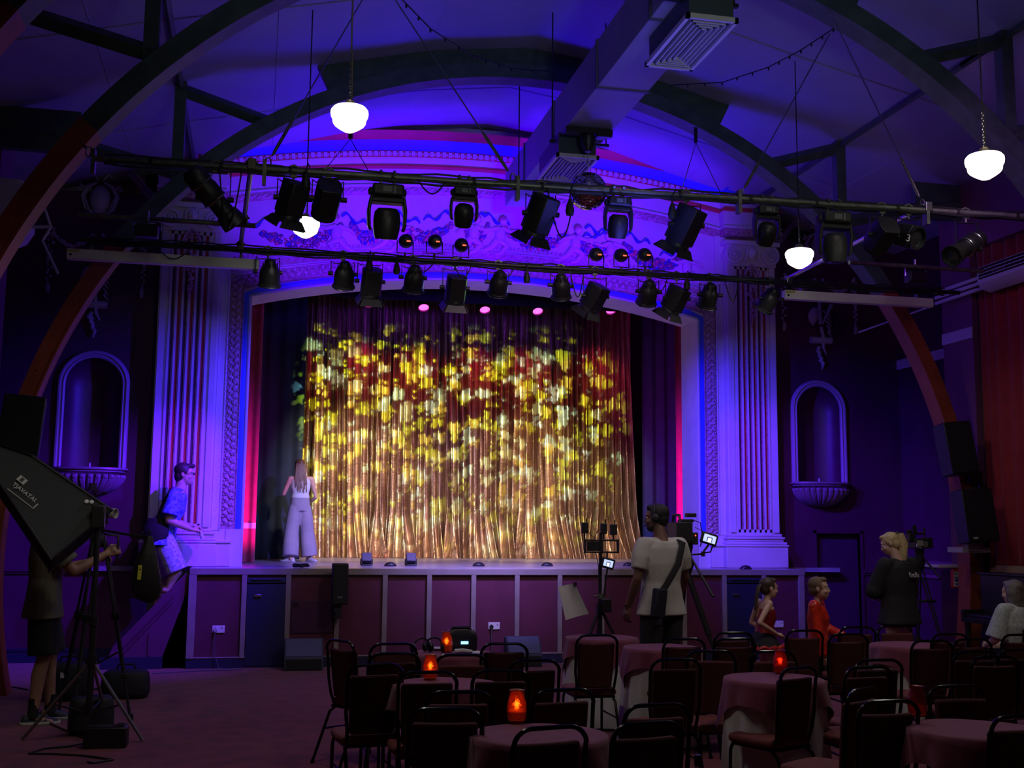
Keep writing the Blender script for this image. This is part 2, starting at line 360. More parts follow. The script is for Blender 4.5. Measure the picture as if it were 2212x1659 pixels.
for cx in (-2.05, 7.95):                                               # niche surround, sill and shell-carved corbel
    b = MB(); w = 0.34
    pth = [(cx - w, 2.38), (cx - w, 3.44)] + arc(cx, 3.44, w, 180, 0, 28)[1:-1] + [(cx + w, 3.44), (cx + w, 2.38)]
    frame_mould(b, pth, [(0, 0), (0, 0.03), (0.02, 0.045), (0.035, 0.03), (0.045, 0.03), (0.06, 0.055), (0.08, 0.05), (0.09, 0.02), (0.1, 0)])
    trim(b, mat('niche_trim_paint', (0.4, 0.28, 0.4), 0.45))
    b = MB(); b.M = Matrix.Translation((cx, YW, 0)) @ Matrix.Diagonal((1, 0.62, 1, 1))
    b.lathe([(0.46, 2.385), (0.47, 2.36), (0.43, 2.345), (0.44, 2.33), (0.4, 2.315)], 32, None, PI, PI)
    for k in range(14):                                                # acanthus ribs under the sill
        a = PI + PI * (k + 0.5) / 14; c, s = math.cos(a), math.sin(a)
        b.tube([(0.41 * c, 0.41 * s, 2.3), (0.4 * c, 0.4 * s, 2.24), (0.33 * c, 0.33 * s, 2.16), (0.22 * c, 0.22 * s, 2.09), (0.06 * c, 0.06 * s, 2.04)], [0.035, 0.04, 0.034, 0.026, 0.012], 6)
        b.ball((0.42 * c, 0.42 * s, 2.27), 0.032, 8, 6)
    b.lathe([(0.38, 2.3), (0.36, 2.22), (0.28, 2.13), (0.12, 2.06), (0.0, 2.04)], 24, None, PI, PI)
    trim(b, mat('corbel_paint', (0.22, 0.12, 0.2), 0.4))
    b = MB(); b.cyl((cx, 15.22, 2.4), (cx, 15.22, 2.45), 0.012, 0.008, 8); trim(b, M_LAV)
# dado rail, baseboard on the front wall
b = MB(); 
for x0, x1 in ((-3.35, -1.28), (7.2, 7.84), (8.6, 9.27)):
    b.box((x0, YW - 0.035, 1.10), (x1, YW, 1.15)); b.box((x0, YW - 0.02, 1.07), (x1, YW, 1.10))
trim(b, M_BURG, smooth=False)
b = MB(); b.box((-3.35, YW - 0.03, 0), (-0.75, YW, 0.16)); b.box((-3.35, YW - 0.04, 0.14), (-0.75, YW, 0.17)); struct(b.build('baseboard_left', M_NAVY, smooth=False))
# dark flush door in the right part of the front wall
b = MB(); b.box((7.87, YW + 0.07, 0), (8.56, YW + 0.11, 1.66)); d1 = struct(b.build('door_1', mat('plum_door', (0.06, 0.014, 0.06), 0.5), smooth=False))
b = MB(); b.box((7.83, YW - 0.02, 0), (7.87, YW + 0.08, 1.7)); b.box((8.56, YW - 0.02, 0), (8.6, YW + 0.08, 1.7)); b.box((7.83, YW - 0.02, 1.66), (8.6, YW + 0.08, 1.7))
b.build('door_frame', M_BURG, d1, smooth=False)

# ---- proscenium: wall, bands round the opening, pilasters, entablature
def edge(d, zb=ZS, n=40):
    """outline of the opening moved outwards by d: up the left, over the shallow arch, down the right"""
    hw = 3.09 + d; zs = 4.66 + d * 1.0; zc = 5.04 + d * 1.03; h = zc - zs; r = (hw * hw + h * h) / (2 * h); a = math.asin(hw / r)
    top = [(XC + r * math.sin(t), zc - r + r * math.cos(t)) for t in np.linspace(-a, a, n)]
    return [(XC - hw, zb)] + top + [(XC + hw, zb)]
b = MB(); e = edge(0.0)
inner = e; outer = [(XC - 4.25, ZS - 0.1)] + [(XC - 4.25 + 8.5 * k / 39, 7.2) for k in range(40)] + [(XC + 4.25, ZS - 0.1)]
n = len(inner); y0, y1 = YW - 0.1, YW + 0.5
for yy in (y0, y1): b.add([(x, yy, z) for x, z in inner] + [(x, yy, z) for x, z in outer], [(i, i + 1, n + i + 1, n + i) for i in range(n - 1)])
b.m = 1; b.add([(x, y0, z) for x, z in inner] + [(x, y1, z) for x, z in inner], [(i, i + 1, n + i + 1, n + i) for i in range(n - 1)])
struct(b.build('wall_proscenium', [M_CREAM, M_LAV], sharp=50))
YB = YW - 0.1
def band(d0, d1, p, m, zb=1.64, bead=None):
    b = MB(); frame_mould(b, edge(d0, zb), [(0, 0), (0, p), ((d1 - d0) * 0.5, p * 1.25), (d1 - d0, p), (d1 - d0, 0)]); return trim(b, m)
band(-0.005, 0.025, 0.03, M_LAV, ZS); band(0.03, 0.1, 0.02, M_BLUET); band(0.1, 0.115, 0.035, M_GOLDT)
band(0.115, 0.28, 0.028, M_GOLDT); band(0.28, 0.3, 0.05, M_LAV); band(0.3, 0.385, 0.02, M_GOLDT); band(0.385, 0.4, 0.045, M_LAV)
def along(path, step):
    out = []; acc = 0
    for a, c in zip(path[:-1], path[1:]):
        a = Vector(a); c = Vector(c); L = (c - a).length; t = (c - a).normalized(); d = -acc
        while d + step <= L: d += step; out.append((a + t * d, t))
        acc = L - d
    return out
M_RELIEF = mat('mauve_relief_paint', (0.52, 0.3, 0.42), 0.4, 0, 0.25, 25)
b = MB()                                                                # carved leaf scroll of the wide band
for i, (p, t) in enumerate(along(edge(0.197, 1.66), 0.046)):
    o = Vector((-t.y, t.x)); s = 1 if i % 2 else -1; c = p + o * 0.036 * s
    b.ball((c.x, YB - 0.04, c.y), (0.028, 0.018, 0.028), 6, 4)
    q = p - o * 0.035 * s; d = (o * s * 0.9 + t).normalized()
    b.tube([(q.x, YB - 0.038, q.y), ((q + d * 0.03).x, YB - 0.055, (q + d * 0.03).y), ((q + d * 0.05 + t * 0.02).x, YB - 0.04, (q + d * 0.05 + t * 0.02).y)], [0.012, 0.016, 0.006], 4)
    b.ball(((p - o * 0.06 * s).x, YB - 0.036, (p - o * 0.06 * s).y), (0.015, 0.015, 0.015), 5, 4)
trim(b, M_RELIEF)
b = MB()                                                                # guilloche of the narrow band
for i, (p, t) in enumerate(along(edge(0.343, 1.66), 0.05)):
    o = Vector((-t.y, t.x)); s = 1 if i % 2 else -1
    a, c, q = p - t * 0.028 - o * 0.022 * s, p, p + t * 0.028 + o * 0.022 * s
    b.tube([(a.x, YB - 0.022, a.y), (c.x + o.x * 0.012 * s, YB - 0.034, c.y + o.y * 0.012 * s), (q.x, YB - 0.022, q.y)], 0.01, 4)
    b.ball((p.x, YB - 0.02, p.y), 0.012, 5, 4)
trim(b, M_RELIEF)
# plain blocks under the carved bands
b = MB()
for s in (-1, 1):
    for d0, d1, yy in ((3.115, 3.3, 0.05), (3.3, 3.5, 0.03)):
        xs = sorted((XC + s * d0, XC + s * d1)); b.box((xs[0], YB - yy, ZS), (xs[1], YB, 1.64))
trim(b, M_LAV, smooth=False)
# fluted pilasters
M_CRIM = mat('crimson_flute_paint', (0.42, 0.02, 0.03), 0.5)
for s in (-1, 1):
    cx = XC + s * 3.87; b = MB(); y = YW - 0.26
    b.m = 0; b.box((cx - 0.38, y + 0.03, 1.62), (cx + 0.38, YW, 5.5))
    b.box((cx - s * 0.41 - 0.09, YW - 0.14, 1.62), (cx - s * 0.41 + 0.09, YW - 0.05, 5.9))     # flat strip on the stage side
    nf = 6; per = 0.47 / nf
    for k in range(nf + 1):
        x = cx - 0.235 + k * per; b.box((x - 0.014, y, 1.66), (x + 0.014, y + 0.04, 5.46))
    b.box((cx - 0.36, y, 1.66), (cx - 0.285, y + 0.04, 5.46)); b.box((cx + 0.285, y, 1.66), (cx + 0.36, y + 0.04, 5.46))
    b.box((cx - 0.25, y, 1.62), (cx + 0.25, y + 0.04, 1.70)); b.box((cx - 0.25, y, 5.4), (cx + 0.25, y + 0.04, 5.46))
    for k in range(nf):
        x = cx - 0.235 + (k + 0.5) * per; b.m = 1 if k % 2 else 2
        b.box((x - per / 2, y + 0.022, 1.68), (x + per / 2, y + 0.032, 5.42)); b.m = 3; b.box((x + per * 0.13, y + 0.008, 1.68), (x + per * 0.3, y + 0.026, 5.42))
    trim(b, [M_LAV, M_CRIM, M_BURG, M_GOLDT], smooth=False)
    # moulded base and plinth block
    b = MB(); x0, x1 = cx - 0.4, cx + 0.4
    for z0, z1, g in ((1.60, 1.64, 0.0), (1.565, 1.6, 0.03), (1.53, 1.565, 0.015), (1.49, 1.53, 0.05), (1.46, 1.49, 0.07), (ZS, 1.46, 0.06)):
        b.box((x0 - g, YW - 0.27 - g, z0), (x1 + g, YW, z1))
    b.box((cx - s * 0.5 - 0.13, YW - 0.2, ZS), (cx - s * 0.5 + 0.13, YW, 1.46)); b.box((cx - s * 0.5 - 0.14, YW - 0.22, 1.46), (cx - s * 0.5 + 0.14, YW, 1.5))
    trim(b, M_CREAM, bevel=0.012, sharp=30)
    # capital: abacus, two volutes, a carved face and a hanging drop
    b = MB(); b.box((x0 - 0.02, YW - 0.34, 5.74), (x1 + 0.02, YW, 5.8)); b.box((x0 + 0.03, YW - 0.3, 5.44), (x1 - 0.03, YW, 5.74))
    for q in (-1, 1):
        c = Vector((cx + q * 0.27, y - 0.05, 5.6)); sp = []
        for t in np.linspace(0, 5.2 * PI, 60): r = 0.135 * (1 - t / (5.6 * PI)); sp.append((c.x + q * r * math.sin(t + 0.4), c.y - 0.02, c.z + r * math.cos(t + 0.4)))
        b.tube(sp, [0.024 * (1 - 0.5 * i / 59) for i in range(60)], 6); b.cyl((c.x, y - 0.05, c.z), (c.x, YW - 0.1, c.z), 0.14, 0.14, 20); b.ball((c.x, y - 0.08, c.z), 0.022, 8, 6)
    b.ball((cx, y - 0.07, 5.63), (0.075, 0.06, 0.1)); b.ball((cx, y - 0.13, 5.62), (0.014, 0.02, 0.03), 8, 6)
    for q in (-1, 1): b.ball((cx + q * 0.03, y - 0.122, 5.645), (0.014, 0.01, 0.008), 6, 5); b.tube([(cx + q * 0.03, y - 0.08, 5.73), (cx + q * 0.085, y - 0.08, 5.68), (cx + q * 0.09, y - 0.07, 5.56), (cx + q * 0.12, y - 0.06, 5.5)], [0.02, 0.024, 0.02, 0.01], 6)
    b.ball((cx, y - 0.12, 5.585), (0.022, 0.01, 0.008), 6, 5)
    trim(b, M_LAV)
    b = MB(); rr = random.Random(3 + s)
    for k in range(64):                                                # fruit-and-flower drop
        t = rr.random(); z = 5.42 - 0.78 * t; wd = 0.085 * (1 - 0.75 * t) * (0.75 + 0.5 * abs(math.sin(t * 9)))
        b.ball((cx + rr.uniform(-wd, wd), y - 0.015 - rr.random() * 0.035, z), rr.uniform(0.014, 0.026), 6, 5)
    for q in (-1, 1): b.tube([(cx, y - 0.03, 5.47), (cx + q * 0.07, y - 0.04, 5.4), (cx + q * 0.11, y - 0.03, 5.3), (cx + q * 0.07, y - 0.03, 5.2)], [0.02, 0.024, 0.02, 0.008], 6)
    b.tube([(cx, y - 0.01, 4.66), (cx - 0.015, y - 0.02, 4.6), (cx + 0.01, y - 0.01, 4.52)], [0.02, 0.014, 0.004], 6)
    trim(b, M_RELIEF)
# entablature following the arch between two projecting end blocks
def ent(zs, zc, d0, d1, m, hw=3.46, yfun=None, ends=True, **k):
    b = MB()
    h = zc - zs; r = (hw * hw + h * h) / (2 * h); a = math.asin(hw / r)
    pth = [(XC + r * math.sin(t), zc - r + r * math.cos(t)) for t in np.linspace(-a, a, 48)]
    frame_mould(b, pth, [(0, 0), (0, d0), ((d1[0]) * 0.5, (d0 + d1[1]) / 2 + 0.01), (d1[0], d1[1]), (d1[0], 0)])
    if ends:
        for s in (-1, 1):
            xs = sorted((XC + s * hw, XC + s * (hw + 0.86))); zz = zs
            b.box((xs[0], YB - d0 - 0.16, zz), (xs[1], YB, zz + d1[0] * 0.55)); b.box((xs[0] - 0.01, YB - d1[1] - 0.16, zz + d1[0] * 0.5), (xs[1] + 0.02, YB, zz + d1[0]))
    return trim(b, m, **k), pth
ent(5.88, 6.22, 0.02, (0.10, 0.05), M_GOLDT); ent(5.985, 6.32, 0.05, (0.03, 0.06), M_LAV)
ent(6.02, 6.36, 0.01, (0.22, 0.015), M_CREAM); ent(6.24, 6.58, 0.04, (0.05, 0.06), M_REDT); ent(6.29, 6.63, 0.03, (0.10, 0.06), M_LAV)
_, dp = ent(6.39, 6.73, 0.05, (0.09, 0.07), M_REDT); ent(6.48, 6.82, 0.1, (0.11, 0.2), M_BLUET); ent(6.59, 6.93, 0.22, (0.1, 0.3), M_REDT)
b = MB()
for p, t in along([(x, z + 0.045) for x, z in dp], 0.085):
    b.cbox((p.x, YB - 0.075, p.y), (0.05, 0.03, 0.062), Rxyz(0, -math.atan2(t.y, t.x), 0))
    c = p + t * 0.042; b.ball((c.x, YB - 0.072, c.y), (0.012, 0.012, 0.022), 6, 4)
for s in (-1, 1):
    for k in range(9): b.cbox((XC + s * (3.52 + k * 0.085), YB - 0.235, 6.435), (0.05, 0.03, 0.062))
trim(b, M_CREAM, smooth=False)
b = MB()
h = 6.27 - 5.93; hw = 3.46; r = (hw * hw + h * h) / (2 * h); a = math.asin(hw / r); ap = [(XC + r * math.sin(t), 6.27 - r + r * math.cos(t)) for t in np.linspace(-a, a, 48)]
for i, (p, t) in enumerate(along(ap, 0.07)):
    o = Vector((-t.y, t.x)); b.tube([(p.x - 0.03, YB - 0.045, p.y - 0.025), (p.x, YB - 0.06, p.y + 0.01 * (-1) ** i), (p.x + 0.03, YB - 0.045, p.y + 0.025)], 0.012, 4)
for s in (-1, 1):
    for k in range(11): x = XC + s * (3.5 + k * 0.075); b.tube([(x - 0.03, YB - 0.2, 5.905), (x, YB - 0.215, 5.93 + 0.01 * (-1) ** k), (x + 0.03, YB - 0.2, 5.955)], 0.012, 4)
trim(b, M_RELIEF)
ent(5.07, 5.47, 0.03, (0.02, 0.04), M_LAV, 3.5, ends=False)           # bead under the frieze
b = MB(); h = 0.4; hw = 3.5; r = (hw * hw + h * h) / (2 * h); a = math.asin(hw / r)
for p, t in along([(XC + r * math.sin(q), 5.52 - r + r * math.cos(q)) for q in np.linspace(-a, a, 48)], 0.06): b.ball((p.x, YB - 0.02, p.y), (0.02, 0.02, 0.026), 6, 5)
trim(b, M_RELIEF)
# ---- painted relief of the frieze: garlands, ribbons and small winged-less children
M_RIB = mat('blue_ribbon_paint', (0.03, 0.035, 0.4), 0.5); M_SKINP = mat('pale_figure_paint', (0.6, 0.42, 0.55), 0.5); M_FLO = mat('pink_flower_paint', (0.62, 0.12, 0.2), 0.5); M_LEAFP = mat('leaf_paint', (0.16, 0.07, 0.2), 0.5)
M_HAIRP = mat('auburn_hair_paint', (0.4, 0.14, 0.2), 0.5)
def zarch(x, zs, zc, hw=3.5): h = zc - zs; r = (hw * hw + h * h) / (2 * h); return zc - r + math.sqrt(r * r - (x - XC) ** 2)
def garland(x0, x1, sag, dz=0.0):
    b = MB(); rr = random.Random(int(x0 * 100) + 999)
    for k in range(170):
        t = rr.random(); x = x0 + (x1 - x0) * t; th = 0.03 + 0.06 * math.sin(PI * t)
        z = zarch(x, 5.42, 5.83) + dz - sag * (4 * t * (1 - t)) + rr.uniform(-th, th); b.m = rr.choice((0, 0, 0, 1, 2))
        b.ball((x, YB - 0.012, z), (rr.uniform(0.017, 0.034),) * 3, 6, 4)
    return trim(b, [M_LEAFP, M_FLO, M_RIB])
def ribbon(x, z, s):
    b = MB(); b.tube([(x + s * (0.04 + 0.36 * t), YB - 0.014, z + 0.05 * math.sin(t * 9) + 0.02 - 0.12 * t * t) for t in np.linspace(0, 1, 18)], [0.036 + 0.014 * math.sin(q) for q in range(18)], 6, flat=0.5); return trim(b, M_RIB)
def putto(x, z, s):
    b = MB(); y = YB
    b.ball((x + s * 0.05, y - 0.03, z), (0.075, 0.05, 0.12)); b.ball((x + s * 0.09, y - 0.035, z + 0.2), (0.058, 0.045, 0.066)); b.tube([(x + s * 0.06, y - 0.03, z + 0.1), (x + s * 0.2, y - 0.03, z + 0.06), (x + s * 0.3, y - 0.03, z + 0.09)], [0.034, 0.028, 0.016], 7)
    b.tube([(x + s * 0.03, y - 0.03, z + 0.1), (x - s * 0.12, y - 0.03, z + 0.06), (x - s * 0.2, y - 0.03, z + 0.0)], [0.034, 0.028, 0.016], 7)
    b.tube([(x + s * 0.03, y - 0.03, z - 0.08), (x + s * 0.14, y - 0.03, z - 0.15), (x + s * 0.05, y - 0.03, z - 0.26), (x - s * 0.03, y - 0.03, z - 0.275)], [0.058, 0.05, 0.034, 0.02], 8)
    b.tube([(x - s * 0.0, y - 0.025, z - 0.08), (x - s * 0.07, y - 0.025, z - 0.17), (x - s * 0.2, y - 0.025, z - 0.25), (x - s * 0.26, y - 0.025, z - 0.245)], [0.055, 0.045, 0.03, 0.016], 8)
    o = trim(b, M_SKINP)
    b = MB(); b.ball((x + s * 0.08, y - 0.035, z + 0.225), (0.062, 0.05, 0.055)); trim(b, M_HAIRP)
for x0, x1 in ((-0.05, 1.0), (1.12, 1.6), (1.75, 2.5), (2.65, 3.0), (3.2, 4.15), (4.25, 4.75), (4.95, 5.85)): garland(x0, x1, 0.2)
for x, s in ((0.98, -1), (1.62, 1), (2.75, 1), (3.12, 1), (4.2, 1), (4.82, -1), (5.95, -1)): putto(x, zarch(x, 5.30, 5.70), s)
for x, s in ((0.1, -1), (0.95, 1), (0.8, -1), (1.65, 1), (2.5, -1), (2.9, 1), (3.0, -1), (4.0, -1), (4.35, 1), (4.75, -1), (4.95, 1), (5.9, -1)): ribbon(x, zarch(x, 5.52, 5.93), s)

# ---- arched pediment, cartouche and hanging trophies over the niches
M_TROPH = mat('lilac_plaster', (0.42, 0.34, 0.46), 0.5)
YB = YW
for s in (-1, 1):
    cx = XC + s * 5.05; b = MB()
    pth = [(cx - 0.72, 5.62), (cx - 0.5, 5.62)] + arc(cx, 5.62, 0.62, 150, 30, 20) + [(cx + 0.5, 5.62), (cx + 0.72, 5.62)]
    pth = [(cx - 0.85, 5.86), (cx - 0.62, 5.86)] + arc(cx, 5.72, 0.56, 152, 28, 20) + [(cx + 0.62, 5.86), (cx + 0.85, 5.86)]
    frame_mould(b, pth, [(0, 0), (0, 0.06), (0.03, 0.09), (0.05, 0.1), (0.07, 0.14), (0.1, 0.15), (0.1, 0)]); trim(b, mat('lilac_cornice', (0.25, 0.16, 0.3), 0.5))
    b = MB(); b.ball((cx, YW - 0.03, 5.84), (0.13, 0.09, 0.2), 20, 12)
    for q in (-1, 1):
        b.tube([(cx + q * 0.05, YW - 0.05, 6.06), (cx + q * 0.15, YW - 0.07, 6.0), (cx + q * 0.21, YW - 0.06, 5.88), (cx + q * 0.17, YW - 0.05, 5.72), (cx, YW - 0.05, 5.6)], [0.02, 0.032, 0.03, 0.028, 0.02], 7)
        b.tube([(cx + q * 0.2, YW - 0.08, 5.98), (cx + q * 0.25, YW - 0.09, 6.02), (cx + q * 0.27, YW - 0.09, 5.97), (cx + q * 0.23, YW - 0.09, 5.95)], 0.018, 6)
        b.tube([(cx + q * 0.03, YW - 0.06, 6.1), (cx + q * 0.1, YW - 0.07, 6.17), (cx + q * 0.14, YW - 0.07, 6.12)], [0.016, 0.018, 0.01], 6)
        for k in range(9): b.ball((cx + q * (0.19 - 0.012 * k), YW - 0.09, 5.86 - 0.03 * k), 0.016, 6, 5)
    trim(b, M_TROPH)
    b = MB()                                                            # crossed instruments, scroll bar and leaf tail
    b.tube([(cx, YW - 0.03, 5.12), (cx - 0.01, YW - 0.05, 4.9), (cx, YW - 0.05, 4.7)], [0.02, 0.034, 0.03], 7); b.ball((cx, YW - 0.04, 5.1), (0.05, 0.03, 0.03), 8, 6)
    b.ball((cx - 0.1, YW - 0.04, 4.83), (0.085, 0.05, 0.13), 14, 9, Rxyz(0, 0.3, 0))
    b.tube([(cx + 0.19, YW - 0.04, 5.0), (cx + 0.02, YW - 0.07, 4.7)], [0.03, 0.014], 8); b.tube([(cx - 0.14, YW - 0.06, 4.68), (cx - 0.06, YW - 0.07, 4.8)], 0.02, 6)
    for k in range(5): b.tube([(cx + 0.04 + 0.02 * k, YW - 0.05, 4.9 - 0.07 * k), (cx + 0.12, YW - 0.07, 4.86 - 0.07 * k), (cx + 0.17, YW - 0.05, 4.8 - 0.07 * k)], [0.012, 0.018, 0.006], 5)
    b.tube([(cx - 0.16, YW - 0.05, 4.46), (cx + 0.16, YW - 0.05, 4.46)], [0.058, 0.058], 10, flat=0.9)
    b.tube([(cx, YW - 0.06, 4.66), (cx + 0.02, YW - 0.09, 4.5), (cx + 0.03, YW - 0.06, 4.36), (cx + 0.08, YW - 0.05, 4.26)], [0.026, 0.026, 0.022, 0.01], 6)
    for k in range(4): b.tube([(cx - 0.02, YW - 0.03, 4.36 - 0.06 * k), (cx - 0.06 + 0.03 * k, YW - 0.06, 4.3 - 0.06 * k), (cx + 0.01, YW - 0.04, 4.2 - 0.055 * k)], [0.03, 0.026, 0.008], 6)
    trim(b, M_TROPH)
    b = MB(); rr = random.Random(11)                                     # swag of fruit with two end drops
    for q in (-1, 1):
        for k in range(26):
            t = k / 25; x = cx + q * (0.06 + 0.5 * t); z = 5.36 - 0.16 * math.sin(PI * t) + 0.02 * rr.random()
            b.ball((x, YW - 0.03, z), rr.uniform(0.018, 0.034), 6, 5)
        for k in range(20): b.ball((cx + q * 0.57 + rr.uniform(-0.03, 0.03), YW - 0.03, 5.42 - 0.72 * k / 20), rr.uniform(0.016, 0.032) * (1 - 0.4 * k / 20), 6, 5)
        b.tube([(cx + q * 0.57, YW - 0.03, 4.72), (cx + q * 0.57, YW - 0.05, 4.66), (cx + q * 0.57, YW - 0.03, 4.58)], [0.01, 0.034, 0.02], 6)
    trim(b, M_TROPH)

# ---- steel arches, their posts, braces and ceiling plates
def arch_rib(Y, zpaint, name):
    b = MB(); A, B = 5.4, 5.52; ang = np.linspace(-14, 194, 105); dep = 0.17; wy = 0.12; secs = []
    def pt(t, g): c, s = math.cos(math.radians(t)), math.sin(math.radians(t)); return (XC + (A + g) * c, 1.3 + (B + g) * s)
    for i in range(len(ang) - 1):
        (x0, z0), (x1, z1) = pt(ang[i], 0), pt(ang[i + 1], 0); (X0, Z0), (X1, Z1) = pt(ang[i], dep), pt(ang[i + 1], dep)
        if max(z0, z1) < 0.0: continue
        b.m = 0 if (z0 + z1) / 2 > zpaint else 1
        b.add([(x0, Y - wy, z0), (x1, Y - wy, z1), (x1, Y + wy, z1), (x0, Y + wy, z0), (X0, Y - wy, Z0), (X1, Y - wy, Z1), (X1, Y + wy, Z1), (X0, Y + wy, Z0)],
              [(0, 1, 2, 3), (4, 7, 6, 5), (0, 4, 5, 1), (3, 2, 6, 7)])
        b.add([Vector((p[0], Y - wy - 0.008, p[1])) for p in (pt(ang[i], -0.004), pt(ang[i + 1], -0.004), pt(ang[i + 1], 0.02), pt(ang[i], 0.02))], [(0, 1, 2, 3)])
    for t in np.linspace(12, 168, 40):                                     # rivets
        x, z = pt(t, 0.09); b.m = 0 if z > zpaint else 1; b.ball((x, Y - wy, z), 0.012, 6, 4)
    return struct(b.build(name, [M_RIBG, M_RIBO], sharp=20))
for k, (Y, zp) in enumerate(((12.4, 4.55), (9.2, 4.72), (6.75, 4.5), (3.4, 4.8))):
    arch_rib(Y, zp, 'trim_%d' % n_tr[0]); n_tr[0] += 1
    b = MB()
    for s in (-1, 1):
        u = s * 3.9; zr = 1.3 + 5.6 * math.sqrt(max(0, 1 - (3.9 / 5.48) ** 2))
        b.box((XC + u - 0.06, Y - 0.06, zr), (XC + u + 0.06, Y + 0.06, zceil(u)))
        u2 = s * 2.95; z2 = 1.3 + 5.6 * math.sqrt(1 - (2.95 / 5.48) ** 2)
        b.tube([(XC + u, Y, zceil(u) - 0.08), (XC + u2, Y, z2 + 0.05)], 0.075, 4)
        b.tube([(XC + s * 5.7, Y, 5.85), (XC + s * 3.75, Y, 1.3 + 5.6 * math.sqrt(1 - (3.75 / 5.48) ** 2))], 0.075, 4)
        b.box((XC + min(s * 5.72, s * 4.9), Y - 0.05, 5.55), (XC + max(s * 5.72, s * 4.9), Y + 0.05, 6.0))
        b.tube([(XC + u, Y + 0.05, zceil(u) - 0.06), (XC + u, Y + 3.1, zceil(u) - 0.06)], 0.035, 6)
    a = [(XC + x, zceil(x) - 0.01) for x in np.linspace(-2.45, 2.45, 30)]
    lo = [(XC + x, 1.3 + 5.66 * math.sqrt(1 - (x / 5.54) ** 2)) for x in np.linspace(2.3, -2.3, 30)]
    if k < 2: b.prism(a + lo, XZ, (Y - 0.04, Y + 0.04))
    trim(b, M_RIBG, smooth=False)
# ================================================================== THE STAGE
b = MB(); b.box((-0.73, YS, ZS - 0.06), (7.22, YS + 0.9, ZS)); b.box((-2.2, YS + 0.85, ZS - 0.06), (8.2, 23.0, ZS)); struct(b.build('stage_floor', M_STAGE, smooth=False))
b = MB(); b.box((-2.2, 22.9, ZS), (8.2, 23.0, 8)); b.box((-2.3, 15.8, ZS), (-2.2, 23, 8)); b.box((8.2, 15.8, ZS), (8.3, 23, 8)); b.box((-2.2, 15.7, 7.6), (8.2, 23, 7.7)); struct(b.build('wall_stage', M_DARKV, smooth=False))
# stage front: panels between grey timber stiles, two navy doors, a hatch
b = MB(); b.box((-0.72, YS + 0.03, 0.12), (7.2, YS + 0.06, ZS - 0.06)); struct(b.build('wall_apron', M_PANEL, smooth=False))
b = MB(); b.box((-0.73, YS - 0.012, ZS - 0.075), (7.22, YS + 0.03, ZS)); 
STX = [-0.69, -0.09, 0.43, 1.02, 1.6, 2.15, 2.71, 3.27, 3.83, 4.39, 4.95, 5.51, 6.07, 6.63]
for i, x in enumerate(STX): w_ = 0.045 if i == 0 else 0.03; b.box((x - w_, YS - 0.01, 0.115), (x + w_, YS + 0.03, ZS - 0.075))
b.box((7.13, YS - 0.01, 0.115), (7.21, YS + 0.03, ZS - 0.075)); b.box((-0.65, YS - 0.004, 0.115), (7.15, YS + 0.03, 0.13))
trim(b, M_GREYW, bevel=0.004)
b = MB(); b.box((-0.73, YS + 0.0, 0), (7.2, YS + 0.03, 0.118)); struct(b.build('baseboard_stage', M_NAVY, smooth=False))
for i, (x0, x1) in enumerate(((-0.055, 0.4), (6.105, 6.595))):
    b = MB(); b.box((x0, YS - 0.005, 0.02), (x1, YS + 0.028, 0.98)); d = struct(b.build('door_%d' % (i + 2), M_NAVY, bevel=0.004))
    b = MB(); b.box((x0 + 0.08, YS - 0.02, 0.83), (x0 + 0.17, YS - 0.004, 0.86)); b.build('door_pull', M_STEEL, d, bevel=0.003)
    b = MB(); b.box((x0, YS - 0.015, 1.0), (x1, YS + 0.028, 1.06)); b.cyl((x0 + 0.04, YS - 0.02, 1.04), (x1 - 0.05, YS - 0.02, 1.04), 0.008); b.build('door_head', M_NAVY, d, bevel=0.003)
b = MB(); b.box((0.475, YS + 0.015, 0.4), (0.98, YS + 0.032, 0.79)); d = struct(b.build('door_4', mat('plum_panel', (0.06, 0.012, 0.05), 0.5), bevel=0.004))
b = MB()
for z in (0.72, 0.75): b.box((0.49, YS + 0.005, z), (0.55, YS + 0.018, z + 0.014))
b.build('hinge', M_BLK, d)
# side stair against the front wall
STY0, STY1 = 14.34, 14.85
p0 = at(407, 1238, y=STY0); p1 = at(247, 1398, y=STY0)
M_STAIR = mat('stair_paint', (0.11, 0.02, 0.08), 0.5, 0, 0.1, 4)
b = MB(); nst = 6; xs = np.linspace(p1.x + 0.02, p0.x + 0.06, nst + 1)
for k in range(nst): zt = 0.02 + (ZS - 0.03) * (k + 1) / nst - 0.12; b.box((xs[k], STY0 + 0.03, 0), (xs[-1], STY1, max(zt, 0.05)))
struct(b.build('stairs', M_STAIR, bevel=0.008))
def stair_z(x): k = int(np.clip(np.searchsorted(xs, x) - 1, 0, nst - 1)); return max(0.02 + (ZS - 0.03) * (k + 1) / nst - 0.12, 0.05)
b = MB(); b.prism([(p1.x - 0.12, 0), (p1.x - 0.02, p1.z), (p0.x - 0.03, p0.z), (p0.x + 0.02, p0.z - 0.02), (p0.x - 0.05, p0.z - 0.35), (p0.x - 0.3, 0.0)], XZ, (STY0, STY0 + 0.03))  # right end cut back so the gap stands in for the stage's shadow
q0 = at(385, 1288, y=STY0); q1 = at(262, 1404, y=STY0)
for dz in (0.0, -0.06): b.tube([(q1.x, STY0 - 0.005, q1.z + dz), (q0.x - 0.06, STY0 - 0.005, q0.z + dz)], 0.012, 6)
q2 = at(323, 1358, y=STY0); b.box((q2.x - 0.008, STY0 - 0.012, 0.15), (q2.x + 0.008, STY0, q2.z - 0.05))
trim(b, M_STAIR, smooth=False)
b = MB(); b.box((p1.x - 0.15, STY0 - 0.02, 0), (p0.x - 0.25, STY0, 0.14)); trim(b, M_NAVY, smooth=False)

